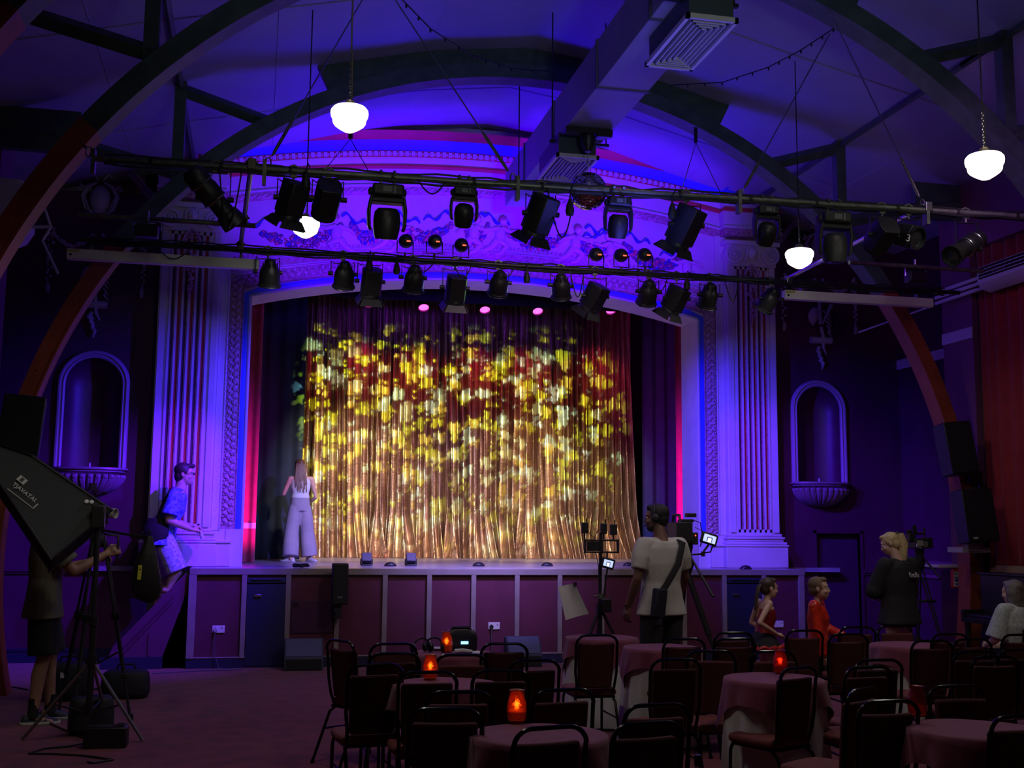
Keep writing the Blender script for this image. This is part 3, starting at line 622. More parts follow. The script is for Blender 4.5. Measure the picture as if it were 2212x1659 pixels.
# ---- curtains
def lame():
    m = bpy.data.materials.new('gold_lame'); m.use_nodes = True; nt = m.node_tree; p = nt.nodes['Principled BSDF']; N = nt.nodes; K = nt.links
    p.inputs['Metallic'].default_value = 0.7; p.inputs['Roughness'].default_value = 0.34
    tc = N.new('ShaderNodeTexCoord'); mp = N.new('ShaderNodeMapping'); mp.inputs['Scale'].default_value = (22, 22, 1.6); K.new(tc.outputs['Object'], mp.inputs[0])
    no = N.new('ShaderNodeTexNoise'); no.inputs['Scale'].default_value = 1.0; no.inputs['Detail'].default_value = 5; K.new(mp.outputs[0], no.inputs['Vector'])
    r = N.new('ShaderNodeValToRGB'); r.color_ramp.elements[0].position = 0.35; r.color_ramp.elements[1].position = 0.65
    r.color_ramp.elements[0].color = (0.24, 0.12, 0.07, 1); r.color_ramp.elements[1].color = (0.8, 0.62, 0.38, 1); K.new(no.outputs['Fac'], r.inputs['Fac']); K.new(r.outputs[0], p.inputs['Base Color'])  # dark and pale streaks put fold shading into the cloth colour
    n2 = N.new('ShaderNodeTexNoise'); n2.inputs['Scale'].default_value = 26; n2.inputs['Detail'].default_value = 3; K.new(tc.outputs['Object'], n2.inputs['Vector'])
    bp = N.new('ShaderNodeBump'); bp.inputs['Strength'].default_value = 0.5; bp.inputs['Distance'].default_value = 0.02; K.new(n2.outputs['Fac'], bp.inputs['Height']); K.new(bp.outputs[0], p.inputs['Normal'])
    return m
M_LAME = lame()
CY = 20.4
cl0, cl1 = at(604, 1205, y=CY).x, at(1372, 1205, y=CY).x
ct0, ct1 = at(624, 640, y=CY).x, at(1362, 660, y=CY).x; CZT = at(1000, 600, y=CY).z
rr = np.random.RandomState(4)
NP = 58
ph = np.cumsum(rr.uniform(0.55, 1.5, NP * 2)); ph = ph / ph[-1]          # uneven pleats
amp = rr.uniform(0.05, 0.15, NP * 2)
drift = rr.uniform(-1, 1, 12)
def fold(u, v):
    """v 0 floor .. 1 top ; returns depth offset"""
    uu = u + 0.012 * (1 - v) * math.sin(7 * u * PI + 1.0) + 0.010 * (1 - v) * float(np.interp(u * 11, range(12), drift))
    k = np.searchsorted(ph, uu) ; k = int(np.clip(k, 1, NP * 2 - 1)); t = (uu - ph[k - 1]) / max(1e-6, ph[k] - ph[k - 1])
    s = math.sin(PI * np.clip(t, 0, 1)); s = math.copysign(abs(s) ** 0.8, s) * (1 if k % 2 else -1)
    d = s * amp[k] * (0.75 + 0.5 * (1 - v))
    d += 0.05 * math.sin(u * 23) * (1 - v) + 0.02 * math.sin(u * 190 + 3 * v)
    return d
def gold(u, v):
    z = ZS + (CZT - ZS) * v; f = v
    x = (cl0 + (cl1 - cl0) * u) * (1 - f) + (ct0 + (ct1 - ct0) * u) * f
    d = fold(u, v); low = max(0.0, 1 - v * 6.0)
    wob = float(np.interp(u * 30, range(31), PUD))
    x += low * 0.2 * math.sin(u * 31 + 5 * wob) * wob
    y = CY + d - low ** 2 * (0.18 + 0.35 * wob) * 0.6
    z += low * 0.05 * math.sin(u * 70 + wob * 6) * wob
    if v == 0: z = ZS + 0.004
    return Vector((x, y, max(z, ZS + 0.004)))
PUD = np.concatenate([np.zeros(6), rr.uniform(0.3, 1, 25)])
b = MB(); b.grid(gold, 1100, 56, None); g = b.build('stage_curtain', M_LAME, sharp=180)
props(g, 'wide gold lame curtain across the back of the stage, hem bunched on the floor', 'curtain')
def drape(name, x0, x1, y, z0, z1, m, n, ampl, label, cat='curtain', seed=0, band=None):
    r_ = random.Random(seed); phs = [r_.uniform(-0.6, 0.6) for _ in range(n * 2 + 2)]
    def fn(u, v):
        d = ampl * math.sin(u * n * 2 * PI + phs[int(u * n)] * 0.5) + ampl * 0.4 * math.sin(u * n * 5.1 + 2) * (1 - v)
        return Vector((x0 + (x1 - x0) * u, y + d, z0 + (z1 - z0) * v))
    b = MB(); b.grid(fn, n * 14, 10, (0, 0.012, 0)); o = b.build(name, m, sharp=180); props(o, label, cat)
    if band:
        b = MB(); b.grid(lambda u, v: fn(u, v * 0.0) + Vector((0, -0.012, band + 0.08 * v)), n * 14, 2, None); b.build('trim_band', M_LAV, o, sharp=180)
    return o
M_VEL = mat('red_velvet', (0.5, 0.03, 0.09), 0.8, 0, 0.1, 10, 0.2, 60, sheen=0.4)
a0, a1 = at(512, 1150, y=16.6).x, at(552, 1150, y=16.6).x
drape('wing_curtain', a0 - 0.5, a1, 16.6, ZS + 0.01, 6.2, M_VEL, 5, 0.035, 'red velvet wing curtain with a pale band at the left of the stage opening', seed=1, band=0.47)
a0, a1 = at(1463, 1100, y=16.6).x, at(1496, 1100, y=16.6).x
drape('wing_curtain', a0, a1 + 0.5, 16.6, ZS + 0.01, 6.2, M_VEL, 5, 0.035, 'red velvet wing curtain lit magenta at the right edge of the stage opening', seed=2)
M_LEG = mat('black_leg_cloth', (0.02, 0.03, 0.06), 0.9, 0, 0.1, 5)
a0, a1 = at(540, 900, y=18.4).x, at(622, 900, y=18.4).x
drape('leg_curtain', a0 - 0.6, a1 + 0.25, 18.4, ZS + 0.01, 6.8, M_LEG, 6, 0.03, 'black masking curtain between the left red curtain and the gold one', seed=3)
a0, a1 = at(1352, 900, y=19.6).x, at(1478, 900, y=18.4).x
drape('leg_curtain', a0 - 0.1, a1 + 0.9, 18.4, ZS + 0.01, 6.8, M_LEG, 8, 0.03, 'black masking curtain between the gold curtain and the right red one', seed=4)
zb0, zb1 = at(620, 632, y=17.6).z, at(1400, 668, y=17.6).z
drape('border_curtain', -1.8, 7.8, 17.6, (zb0 + zb1) / 2 - 0.04, 7.2, M_DARKV, 16, 0.03, 'black border curtain hanging across the top of the stage opening', seed=5)
# six small pink lamps in front of the top of the gold curtain
M_PINKL = mat('pink_lamp_glass', (0.9, 0.1, 0.6), 0.3, emit=(1.0, 0.04, 0.55), estr=6)
PINKS = [(627, 643), (797, 652), (915, 661), (1047, 666), (1161, 669), (1319, 668)]
PL = ['pink stage lamp at the top left corner of the gold curtain', 'pink stage lamp second from left above the gold curtain', 'pink stage lamp third from left above the gold curtain', 'pink stage lamp fourth from left above the gold curtain', 'pink stage lamp second from right above the gold curtain', 'pink stage lamp nearest the right edge of the gold curtain']
for (px, py), lb in zip(PINKS, PL):
    p = at(px, py, y=19.4); t = thing('stage_lamp', lb, 'lamp', p, 0, 'pink lamps over the gold curtain')
    b = MB(); b.lathe([(0.05, 0.2), (0.085, 0.17), (0.09, -0.02), (0.1, -0.04), (0.09, -0.05), (0.085, 0.0)], 18, Matrix.Rotation(-0.6, 4, 'X')); b.build('housing', M_BLK, t)
    b = MB(); b.lathe([(0.0, -0.03), (0.088, -0.02), (0.088, 0.0), (0.0, 0.0)], 18, Matrix.Rotation(-0.6, 4, 'X')); b.build('lens', M_PINKL, t)
    b = MB(); b.tube([(-0.1, 0.05, 0.06), (-0.1, 0.05, 0.3), (0.1, 0.05, 0.3), (0.1, 0.05, 0.06)], 0.012, 6); b.cyl((0, 0.05, 0.3), (0, 0.05, 0.8), 0.015); b.build('yoke', M_BLK, t)
    spot('pink_beam', (p.x, p.y + 0.05, p.z - 0.1), (p.x, 20.35, p.z - 1.6), (1.0, 0.05, 0.16), 80, 75, 1.0, 0.06)
b = MB(); zz_ = at(1000, 600, y=19.4).z; b.cyl((0, 19.45, 6.75), (6.8, 19.45, 6.75), 0.025); o = b.build('lighting_bar', M_BLK); props(o, 'black lighting bar hidden behind the border curtain above the stage', 'bar')
# ================================================================== OVERHEAD: duct, lamps, bars and stage lights
def text(name, s, size, M, m, parent=None, ext=0.001, align='CENTER', bold=0.0):
    cu = bpy.data.curves.new(name, 'FONT'); cu.body = s; cu.size = size; cu.extrude = ext; cu.align_x = align; cu.align_y = 'CENTER'; cu.offset = bold
    o = bpy.data.objects.new(name, cu); COL.objects.link(o); dg = bpy.context.evaluated_depsgraph_get()
    me = bpy.data.meshes.new_from_object(o.evaluated_get(dg)); bpy.data.objects.remove(o); me.transform(M); me.materials.clear(); me.materials.append(m)
    o = bpy.data.objects.new(name, me); COL.objects.link(o)
    if parent is not None: o.parent = parent
    return o
M_DUCT = mat('duct_paint', (0.27, 0.27, 0.31), 0.5, 0, 0.08, 2); M_GRILL = mat('grille_white', (0.62, 0.58, 0.6), 0.45); M_WHITE = mat('white_plastic', (0.68, 0.68, 0.68), 0.4)
M_SCREEN = mat('white_screen_case', (0.82, 0.82, 0.72), 0.4, 0, 0.05, 3)
t = thing('ventilation_duct', 'long square ventilation duct running under the ceiling towards the stage', 'duct', (3.25, 10, 5.8))
b = MB(); b.box((-0.25, -6, 0), (0.25, 4.0, 0.46)); b.build('duct_run', M_DUCT, t, bevel=0.006)
for y in (-1.6, -0.1, 1.5, 2.9): b = MB(); b.box((-0.262, y, -0.012), (0.262, y + 0.035, 0.472)); b.build('joint_flange', mat('duct_flange', (0.1, 0.1, 0.12), 0.5), t)
for (c0, c1, c2) in (((1389, 144), (1488, 37), (1597, 48)), ((1155, 392), (1205, 337), (1297, 342))):
    g0, g1, g2 = at(*c0, z=5.55), at(*c1, z=5.55), at(*c2, z=5.55); x0, x1, y0, y1 = (g0.x + g1.x) / 2 - 3.25, g2.x - 3.25, g1.y - 10, g0.y - 10
    b = MB(); b.box((x0 + 0.03, y0 + 0.03, -0.22), (x1 - 0.03, y1 - 0.03, 0.02)); bx = b.build('outlet_box', mat('duct_dark', (0.05, 0.07, 0.08), 0.5), t)
    b = MB(); z = -0.25; f = 0.03
    b.box((x0, y0, z), (x0 + f, y1, z + 0.04)); b.box((x1 - f, y0, z), (x1, y1, z + 0.04)); b.box((x0, y0, z), (x1, y0 + f, z + 0.04)); b.box((x0, y1 - f, z), (x1, y1, z + 0.04))
    for k in range(1, 6):
        q = f + k * 0.038
        if x1 - x0 - 2 * q < 0.02: break
        for (ax, ay, bx_, by) in ((x0 + q, y0 + q, x0 + q + 0.009, y1 - q), (x1 - q - 0.009, y0 + q, x1 - q, y1 - q), (x0 + q, y0 + q, x1 - q, y0 + q + 0.009), (x0 + q, y1 - q - 0.009, x1 - q, y1 - q)):
            b.box((ax, ay, z + 0.002), (bx_, by, z + 0.035))
    b.build('grille', M_GRILL, t, smooth=False)
for y in (13.0, 11.4, 8.0):
    for s in (-1, 1):
        b = MB(); b.cyl((s * 0.3, y - 10, -0.03), (s * 0.3, y - 10, 1.42), 0.008, n=6); b.build('hanger_rod', M_BLK, t)
    b = MB(); b.box((-0.33, y - 10.02, -0.04), (0.33, y - 9.98, -0.012)); b.build('hanger_strap', M_BLK, t)
# --- schoolhouse pendant lamps
M_GLOBE = mat('lit_opal_glass', (1, 1, 0.95), 0.3, emit=(1.0, 0.97, 0.86), estr=2.5); M_BRASSD = mat('lamp_gallery', (0.16, 0.15, 0.1), 0.4, 0.6)
def pendant(p, r, label):
    t = thing('pendant_lamp', label, 'lamp', p, 0, 'white schoolhouse pendant lamps'); k = r / 0.17
    b = MB(); b.lathe([(0.0, -0.16), (0.045, -0.152), (0.095, -0.122), (0.135, -0.092), (0.15, -0.07), (0.156, -0.03), (0.168, -0.012), (0.173, 0.02), (0.17, 0.045), (0.15, 0.07), (0.1, 0.086), (0.058, 0.092)], 32, Matrix.Scale(k, 4)); b.build('glass_shade', M_GLOBE, t, sharp=80)
    b = MB(); b.lathe([(0.058, 0.085), (0.062, 0.1), (0.045, 0.125), (0.04, 0.14), (0.016, 0.15), (0.0, 0.155)], 20, Matrix.Scale(k, 4)); b.build('gallery', M_BRASSD, t)
    zt = zceil(p.x - XC) - p.z - 0.02; zc = min(0.42, zt * 0.4)
    b = MB(); n = int((zc - 0.15 * k) / 0.022)
    for i in range(n):
        z = 0.15 * k + i * 0.022; a = PI / 2 * (i % 2)
        b.tube([(0.007 * math.cos(a) * math.cos(q), 0.007 * math.sin(a) * math.cos(q), z + 0.014 * math.sin(q)) for q in np.linspace(0, 2 * PI, 8, endpoint=False)], 0.0025, 4, closed=True)
    b.build('chain', M_STEEL, t)
    b = MB(); b.tube([(0.012, 0, 0.15 * k), (0.01, 0, zc), (0, 0, zc + 0.05), (0, 0, zt)], 0.006, 6); b.build('cord', M_CABLE, t)
    spot('pendant_light', (p.x, p.y, p.z - 0.2 * k), (p.x, p.y, 0), (1.0, 0.95, 0.86), PEND_W, 172, 0.35, 0.1)
PEND_W = 30.0
for (a, c), r, la in ((((755, 250), (2127, 352)), 40, ('white glass pendant lamp hanging in front of the left part of the ceiling arch', 'white glass pendant lamp at the right beside the steel arch')),
                     (((660, 487), (1727, 553)), 30, ('white glass pendant lamp hanging over the left end of the frieze', 'white glass pendant lamp hanging beside the right column capital'))):
    q0, q1 = at(*a, y=10), at(*c, y=10); Y = 10 * 5.9 / (q0.x + q1.x)
    for px, lb in zip((a, c), la): p = at(*px, y=Y); pendant(p, r / FPX * (p - Vector((0, 0, EYE))).dot(Vector(_f)), lb)
# --- mirror ball
p = at(1270, 413, y=11.0); R = 0.197; MBT = 5.79 - p.z
t = thing('mirror_ball', 'large mirror ball hanging under the end of the duct', 'mirror ball', p)
b = MB(); nv = 26; gap = 0.06
for j in range(nv):
    t0, t1 = PI * (j + gap) / nv, PI * (j + 1 - gap) / nv; n = max(4, int(2 * nv * math.sin(PI * (j + 0.5) / nv)))
    for i in range(n):
        a0, a1 = 2 * PI * (i + gap) / n, 2 * PI * (i + 1 - gap) / n; jt = random.uniform(-0.05, 0.05)
        b.add([Vector((R * math.sin(q + jt) * math.cos(a), R * math.sin(q + jt) * math.sin(a), R * math.cos(q + jt))) for q, a in ((t0, a0), (t1, a0), (t1, a1), (t0, a1))], [(0, 1, 2, 3)])
b.build('mirror_tiles', mat('mirror', (0.8, 0.82, 0.85), 0.06, 1.0), t, smooth=False)
b = MB(); b.ball((0, 0, 0), R * 0.985, 24, 16); b.build('core', M_BLK, t)
b = MB(); b.tube([(0, 0, R), (0, 0, 0.5)], 0.005, 6); b.build('chain', M_STEEL, t)
b = MB(); b.lathe([(0.03, 0.42), (0.07, 0.5), (0.08, 0.58), (0.06, 0.6)], 18); b.box((-0.25, -0.06, 0.6), (0.25, 0.06, 0.66)); b.box((0.08, -0.08, 0.57), (0.24, -0.02, 0.63)); b.tube([(-0.22, 0, 0.66), (-0.22, 0, MBT)], 0.006, 6); b.tube([(0.22, 0, 0.66), (0.22, 0, MBT)], 0.006, 6); b.build('motor', M_BLK, t)

# --- lighting bars
ZB = 4.47
UA, UB = at(200, 342, z=ZB), at(2212, 468, z=ZB); UB = UB + (UB - UA) * 0.12
LA, LB = at(215, 519, z=ZB), at(1712, 613, z=ZB); LA.y = LB.y = 11.72; LB = LB + (LB - LA) * 0.28; LA = LA - (LB - LA) * 0.02
def on(A, B, px, py=None):
    y = (A.y + B.y) / 2
    for _ in range(6):
        q = at(px, py if py else 450, y=y); f = (q.x - A.x) / (B.x - A.x); y = A.y + (B.y - A.y) * f
    return A + (B - A) * f
def bar(A, B, name, label, m, r=0.026, cables=3, wr=14, seed=0, cm=M_CABLE):
    t = thing(name, label, 'lighting bar', A); D = B - A; rr = random.Random(seed)
    b = MB(); b.tube([(0, 0, 0), D], r, 12); b.build('pipe', m, t)
    if cables:
        b = MB()
        for c in range(cables):
            n = 60; pts = []
            for k in range(n + 1):
                f = 0.01 + 0.97 * k / n; pts.append(D * f + Vector((0, (c - 1) * 0.022, (0.034 if c % 2 else -0.032) + rr.uniform(-0.012, 0.014))))
            b.tube(pts, 0.009 + 0.003 * (c == 0), 5)
        b.build('cable', cm, t)
        b = MB()
        for k in range(wr): f = (k + 0.5 + rr.uniform(-0.2, 0.2)) / wr; b.tube([D * f - D.normalized() * 0.012, D * f + D.normalized() * 0.012], 0.036, 10)
        b.build('cable_tie', M_CABLE, t)
    return t
barU = bar(UA, UB, 'lighting_bar', 'long grey front lighting bar crossing the hall below the ceiling', M_PIPE, seed=1)
barL = bar(LA, LB, 'lighting_bar', 'black rear lighting bar hanging in front of the stage arch', M_BLK, seed=2, r=0.024)
for a, c, lb in (((170, 467), (552, 484), 'short grey pipe crossing the left strut behind the front bar'), ((1838, 565), (2118, 587), 'short grey pipe at the right carrying one small floodlight')):
    A, B = at(*a, z=ZB - 0.03), at(*c, z=ZB - 0.03); A.y = B.y = (A.y + B.y) / 2; bar(A, B, 'lighting_bar', lb, M_PIPE, 0.024, 0)
for (pu, pl), lb, m in (((540, 523), 'grey strut joining the two lighting bars at the left', M_PIPE), ((2003, 1700), 'pale metal strut joining the two lighting bars at the right', M_STEEL)):
    A, B = on(UA, UB, pu), on(LA, LB, pl); A.z += 0.05; B.z += 0.05
    t = thing('strut', lb, 'strut', A); b = MB(); b.tube([(0, 0, 0), B - A], 0.022, 10); b.build('pipe', m, t)
    for q in (Vector((0, 0, 0)), B - A, (B - A) * 0.62):
        b = MB(); b.cbox(q + Vector((0, 0, -0.02)), (0.07, 0.07, 0.09)); b.cyl(q + Vector((-0.05, 0, 0)), q + Vector((0.05, 0, 0)), 0.012); b.build('clamp', M_STEEL if m is M_STEEL else M_BRASSD, t, bevel=0.008)
# suspension wires
for top, bot, lb in ((at(820, -52, y=9.15), on(UA, UB, 1117), 'wire with turnbuckle holding the middle of the front bar'), (at(1806, 52, y=9.15), on(UA, UB, 2000), 'wire with turnbuckle from the right arch to the front bar'),
                     (at(712, 122, y=9.25), on(UA, UB, 568), 'wire with turnbuckle holding the left part of the front bar'), (at(1714, 215, y=9.2), on(UA, UB, 1596), 'wire with turnbuckle holding the front bar near the right column'), (at(170, 300, y=9.1), on(UA, UB, 196), 'short wire tying the front bar to the left arch')):
    t = thing('suspension_wire', lb, 'wire', bot); d = top - bot; n = d.normalized(); L = d.length
    if d.z < 1.9 and L > 1: d = d * (1.9 / d.z); L = d.length
    b = MB(); b.tube([n * 0.5 if L > 1 else n * 0.1, d], 0.006, 6); b.build('wire', M_STEEL, t)
    b = MB(); q = 0.5 if L > 1 else 0.12; b.tube([n * 0.14, n * 0.18, n * q, n * (q + 0.04)], [0.008, 0.014, 0.014, 0.006], 8); b.build('turnbuckle', M_PIPE, t)
    b = MB(); b.cbox((0, 0, -0.03), (0.03, 0.07, 0.2)); b.tube([n * 0.07 + Vector((0.02 * math.cos(a), 0, 0.04 * math.sin(a))) for a in np.linspace(0, 2 * PI, 12, endpoint=False)], 0.006, 5, closed=True); b.build('bracket', M_PIPE, t)
# bridles
for (tp, l, r_), lb in ((((1503, 308), (1470, 430), (1562, 440)), 'pair of thin wires from the right arch to the front bar'), (((757, 300), (694, 362), (800, 372)), 'pair of thin wires behind the left pendant lamp')):
    T = at(*tp, y=12.2) if tp[0] > 1000 else at(*tp, y=10.4); t = thing('bridle_wire', lb, 'wire', T)
    for e in (l, r_): b = MB(); b.tube([(0, 0, 0), on(UA, UB, e[0]) - T], 0.004, 5); b.build('wire', M_CABLE, t)
    b = MB(); b.cyl((0, 0, 0), (0, 0, 0.18), 0.022); b.build('anchor', M_BLK, t)
# white roller-screen cases under the rear bar
for a, c, lb in (((145, 549), (560, 572), 'long white roller screen case hanging at the left'), ((1692, 637), (2012, 652), 'long white roller screen case hanging at the right')):
    A, B = at(*a, y=11.8), at(*c, y=11.8); t = thing('screen_case', lb, 'screen case', A); D = B - A
    b = MB(); b.box((0, -0.045, -0.052), (D.x, 0.045, 0.052)); b.build('case', M_SCREEN, t, bevel=0.006)
    b = MB(); b.box((0.01, -0.052, 0.018), (0.12, -0.046, 0.042)); b.build('sticker', mat('yellow_sticker', (0.55, 0.5, 0.1), 0.5), t); b = MB(); b.cyl((0.04, -0.052, -0.01), (0.04, -0.046, -0.01), 0.013); b.build('screw', M_BLK, t)
    for f in (0.12, 0.9): b = MB(); b.box((D.x * f - 0.012, -0.03, 0.05), (D.x * f + 0.012, 0.03, 0.13 if 'left' in lb else 0.18)); b.build('hanger', M_PIPE, t)

# --- fixtures
LENS = mat('lamp_glass', (0.03, 0.03, 0.035), 0.08, 0, coat=1.0)
def hook(t, drop, w=0.0, zc=0.0):
    b = MB(); b.tube([(-0.03, 0, zc - 0.01), (-0.034, 0, zc + 0.03), (0, 0, zc + 0.045), (0.034, 0, zc + 0.03), (0.032, 0, zc - 0.02)], 0.012, 6); b.cyl((0, 0, zc - 0.03), (0, 0, zc - drop), 0.01, n=8); b.cbox((0.0, 0, zc - 0.04), (0.05, 0.03, 0.03)); b.build('hook_clamp', M_PIPE, t)
def yoke(t, w, zt, zb, m=M_BLK, fl=0.4):
    b = MB(); b.tube([(-w, 0, zb), (-w, 0, zt + 0.02), (-w + 0.03, 0, zt), (w - 0.03, 0, zt), (w, 0, zt + 0.02), (w, 0, zb)], 0.013, 6, flat=fl)
    for s in (-1, 1): b.cyl((s * (w - 0.02), 0, zb), (s * (w + 0.03), 0, zb), 0.022, n=10)
    b.build('yoke', m, t)
def aimM(c, pan, tilt): return Matrix.Translation(c) @ Matrix.Rotation(math.radians(pan), 4, 'Z') @ Matrix.Rotation(math.radians(tilt), 4, 'X')   # local +Y is the beam
LATHE_Y = Matrix.Rotation(-PI / 2, 4, 'X')
def par_can(p, c, label, pan, tilt, k=1.0, m=M_BLK, group='par cans on the rear bar'):
    t = thing('par_can', label, 'stage light', p, 0, group); c = c - p; M = aimM(c, pan, tilt)
    b = MB(); b.lathe([(0.0, -0.14), (0.045, -0.14), (0.06, -0.12), (0.062, -0.09), (0.085, -0.06), (0.105, -0.02), (0.11, 0.02), (0.11, 0.12), (0.118, 0.125), (0.118, 0.14), (0.1, 0.14)], 22, M @ Matrix.Scale(k, 4) @ LATHE_Y)
    for a in range(8): q = a * PI / 4; b.M = M @ Matrix.Scale(k, 4); b.cbox((0.075 * math.cos(q), -0.075, 0.075 * math.sin(q)), (0.012, 0.06, 0.012)); b.M = None
    b.build('can', m, t, sharp=40)
    b = MB(); b.M = M @ Matrix.Scale(k, 4)
    for a in range(4): q = PI / 4 + a * PI / 2; b.cbox((0.12 * math.cos(q), 0.145, 0.12 * math.sin(q)), (0.03, 0.012, 0.03))
    b.tube([(0.122 * math.cos(q), 0.147, 0.122 * math.sin(q)) for q in np.linspace(0, 2 * PI, 16, endpoint=False)], 0.008, 5, closed=True); b.build('gel_frame', M_STEEL if False else m, t)
    b = MB(); b.lathe([(0.0, 0.125), (0.1, 0.12), (0.1, 0.115)], 20, M @ Matrix.Scale(k, 4) @ LATHE_Y); b.build('lens', LENS, t)
    yoke(t, 0.125 * k, -0.09, c.z); hook(t, 0.09)
    return t
def fresnel(p, c, label, pan, tilt, k=1.0, m=M_BLK, doors=True, group='fresnel spots on the front bar', long=0.32, gel=None):
    t = thing('fresnel_spot', label, 'stage light', p, 0, group); c = c - p; M = aimM(c, pan, tilt) @ Matrix.Scale(k, 4)
    b = MB(); b.M = M; sh = [(-0.12, -0.05), (-0.09, -0.12), (0.09, -0.12), (0.12, -0.05), (0.12, 0.06), (0.085, 0.13), (-0.085, 0.13), (-0.12, 0.06)]
    b.prism(sh, lambda a, q, d: Vector((a, d, q)), (-long / 2, long / 2))
    for i in range(4): b.cbox((0, -0.1 + 0.055 * i, 0.132), (0.15, 0.018, 0.014))
    b.build('housing', m, t, bevel=0.012)
    b = MB(); b.lathe([(0.112, long / 2 - 0.02), (0.125, long / 2), (0.125, long / 2 + 0.04), (0.112, long / 2 + 0.04), (0.108, long / 2)], 22, M @ LATHE_Y); b.build('front_ring', M_BLK if not gel else gel, t)
    b = MB(); b.lathe([(0.0, long / 2 + 0.02), (0.07, long / 2 + 0.014), (0.108, long / 2), (0.1, long / 2 - 0.01)], 20, M @ LATHE_Y); b.build('lens', LENS, t)
    if doors:
        y = long / 2 + 0.04
        for i, (ax, sg) in enumerate((('x', 1), ('x', -1), ('z', 1), ('z', -1))):
            b = MB(); b.M = M; o = 0.06
            w0, w1 = 0.1, 0.14
            if ax == 'z': q = [(-w0, y, sg * 0.115), (w0, y, sg * 0.115), (w1, y + 0.08, sg * 0.165), (-w1, y + 0.08, sg * 0.165)]
            else: q = [(sg * 0.115, y, -w0), (sg * 0.115, y, w0), (sg * 0.165, y + 0.08, w1), (sg * 0.165, y + 0.08, -w1)]
            n = Vector((0, 0, 0.004)) if ax == 'z' else Vector((0.004, 0, 0)); b.add([Vector(v) for v in q] + [Vector(v) + n for v in q], [(0, 1, 2, 3), (7, 6, 5, 4), (0, 4, 5, 1), (1, 5, 6, 2), (2, 6, 7, 3), (3, 7, 4, 0)]); b.build('barn_door', M_BLK if not gel else gel, t, smooth=False)
    yoke(t, 0.15 * k, max(c.z + 0.16 * k, -0.09), c.z); hook(t, max(0.06, -max(c.z + 0.16 * k, -0.09)))
    return t
def moving_head(p, c, label, k=1.0, tilt=-60, m=M_BLK, pan=0, win=True):
    t = thing('moving_head', label, 'stage light', p, math.radians(pan), 'moving head lights on the front bar')
    b = MB(); b.box((-0.14 * k, -0.11 * k, -0.2 * k), (0.14 * k, 0.11 * k, -0.09 * k)); b.box((-0.17 * k, -0.04 * k, -0.18 * k), (0.17 * k, 0.04 * k, -0.11 * k)); base = b.build('base', m, t, bevel=0.02 * k)
    b = MB(); b.box((-0.05 * k, -0.115 * k, -0.17 * k), (0.03 * k, -0.11 * k, -0.12 * k)); b.box((0.045 * k, -0.115 * k, -0.18 * k), (0.065 * k, -0.111 * k, -0.11 * k)); b.build('display', mat('dull_panel', (0.12, 0.13, 0.12), 0.4), base)
    for s in (-1, 1): b = MB(); b.tube([(s * 0.06 * k - 0.0, 0, -0.1 * k), (s * 0.06 * k, 0, -0.02), (s * 0.06 * k, 0.03, 0.03), (s * 0.06 * k, 0.0, 0.045), (s * 0.06 * k, -0.034, 0.02)], 0.013, 6); b.build('hook_clamp', M_PIPE, t)
    b = MB(); b.box((-0.15 * k, -0.06 * k, -0.25 * k), (0.15 * k, 0.06 * k, -0.2 * k))
    for s in (-1, 1): b.loft([[Vector((s * (0.128 + o) * k + e * 0.03 * k * s, f * (0.075 - 0.02 * j) * k, z * k)) for e, f in ((0, -1), (1, -1), (1, 1), (0, 1))] for j, (z, o) in enumerate(((-0.2, 0.0), (-0.32, 0.02), (-0.46, 0.015), (-0.5, 0.0)))])
    b.build('yoke', m, t, bevel=0.012 * k)
    M = Matrix.Translation((0, 0, -0.42 * k)) @ Matrix.Rotation(math.radians(tilt), 4, 'X') @ Matrix.Scale(k, 4)
    b = MB(); b.lathe([(0.0, -0.13), (0.08, -0.125), (0.112, -0.09), (0.122, -0.02), (0.12, 0.06), (0.108, 0.12), (0.1, 0.15), (0.09, 0.15)], 24, M @ LATHE_Y); b.build('head', m, t, sharp=50)
    b = MB(); b.lathe([(0.0, 0.155), (0.06, 0.15), (0.082, 0.135)], 20, M @ LATHE_Y); b.build('lens', LENS, t)
    return t
def profile(p, c, label, pan, tilt, k=1.0, group='profile spots on the front bar'):
    t = thing('profile_spot', label, 'stage light', p, 0, group); c = c - p; M = aimM(c, pan, tilt) @ Matrix.Scale(k, 4) @ LATHE_Y
    b = MB(); b.lathe([(0.0, -0.28), (0.06, -0.275), (0.085, -0.24), (0.09, -0.16), (0.082, -0.13), (0.09, -0.1), (0.09, 0.0), (0.075, 0.02)], 20, M); b.build('lamp_house', M_BLK, t, sharp=40)
    b = MB(); b.lathe([(0.07, 0.0), (0.072, 0.13), (0.085, 0.14), (0.095, 0.2), (0.1, 0.24), (0.088, 0.24), (0.08, 0.2)], 20, M); b.build('lens_tube', M_BLK, t, sharp=40)
    b = MB(); b.lathe([(0.0, 0.21), (0.06, 0.205), (0.085, 0.19)], 18, M); b.build('lens', LENS, t)
    b = MB(); b.lathe([(0.093, -0.15), (0.096, -0.145), (0.093, -0.14)], 20, M); b.lathe([(0.094, 0.0), (0.097, 0.005), (0.094, 0.012)], 20, M); b.build('bright_ring', M_STEEL, t)
    yoke(t, 0.11 * k, max(c.z + 0.2 * k, -0.09), c.z); hook(t, max(0.06, -max(c.z + 0.2 * k, -0.09)))
    return t
def place(fn, A, B, px, py, *a, dy=0.0, **k): p = on(A, B, px); c = at(px, py, y=p.y); c.x = p.x + (c.x - p.x); return fn(p, c, *a, **k)
U = (UA, UB); L = (LA, LB)
place(profile, *U, 463, 430, 'long black profile spot tilted down at the left end of the front bar', -62, -42, 1.05)
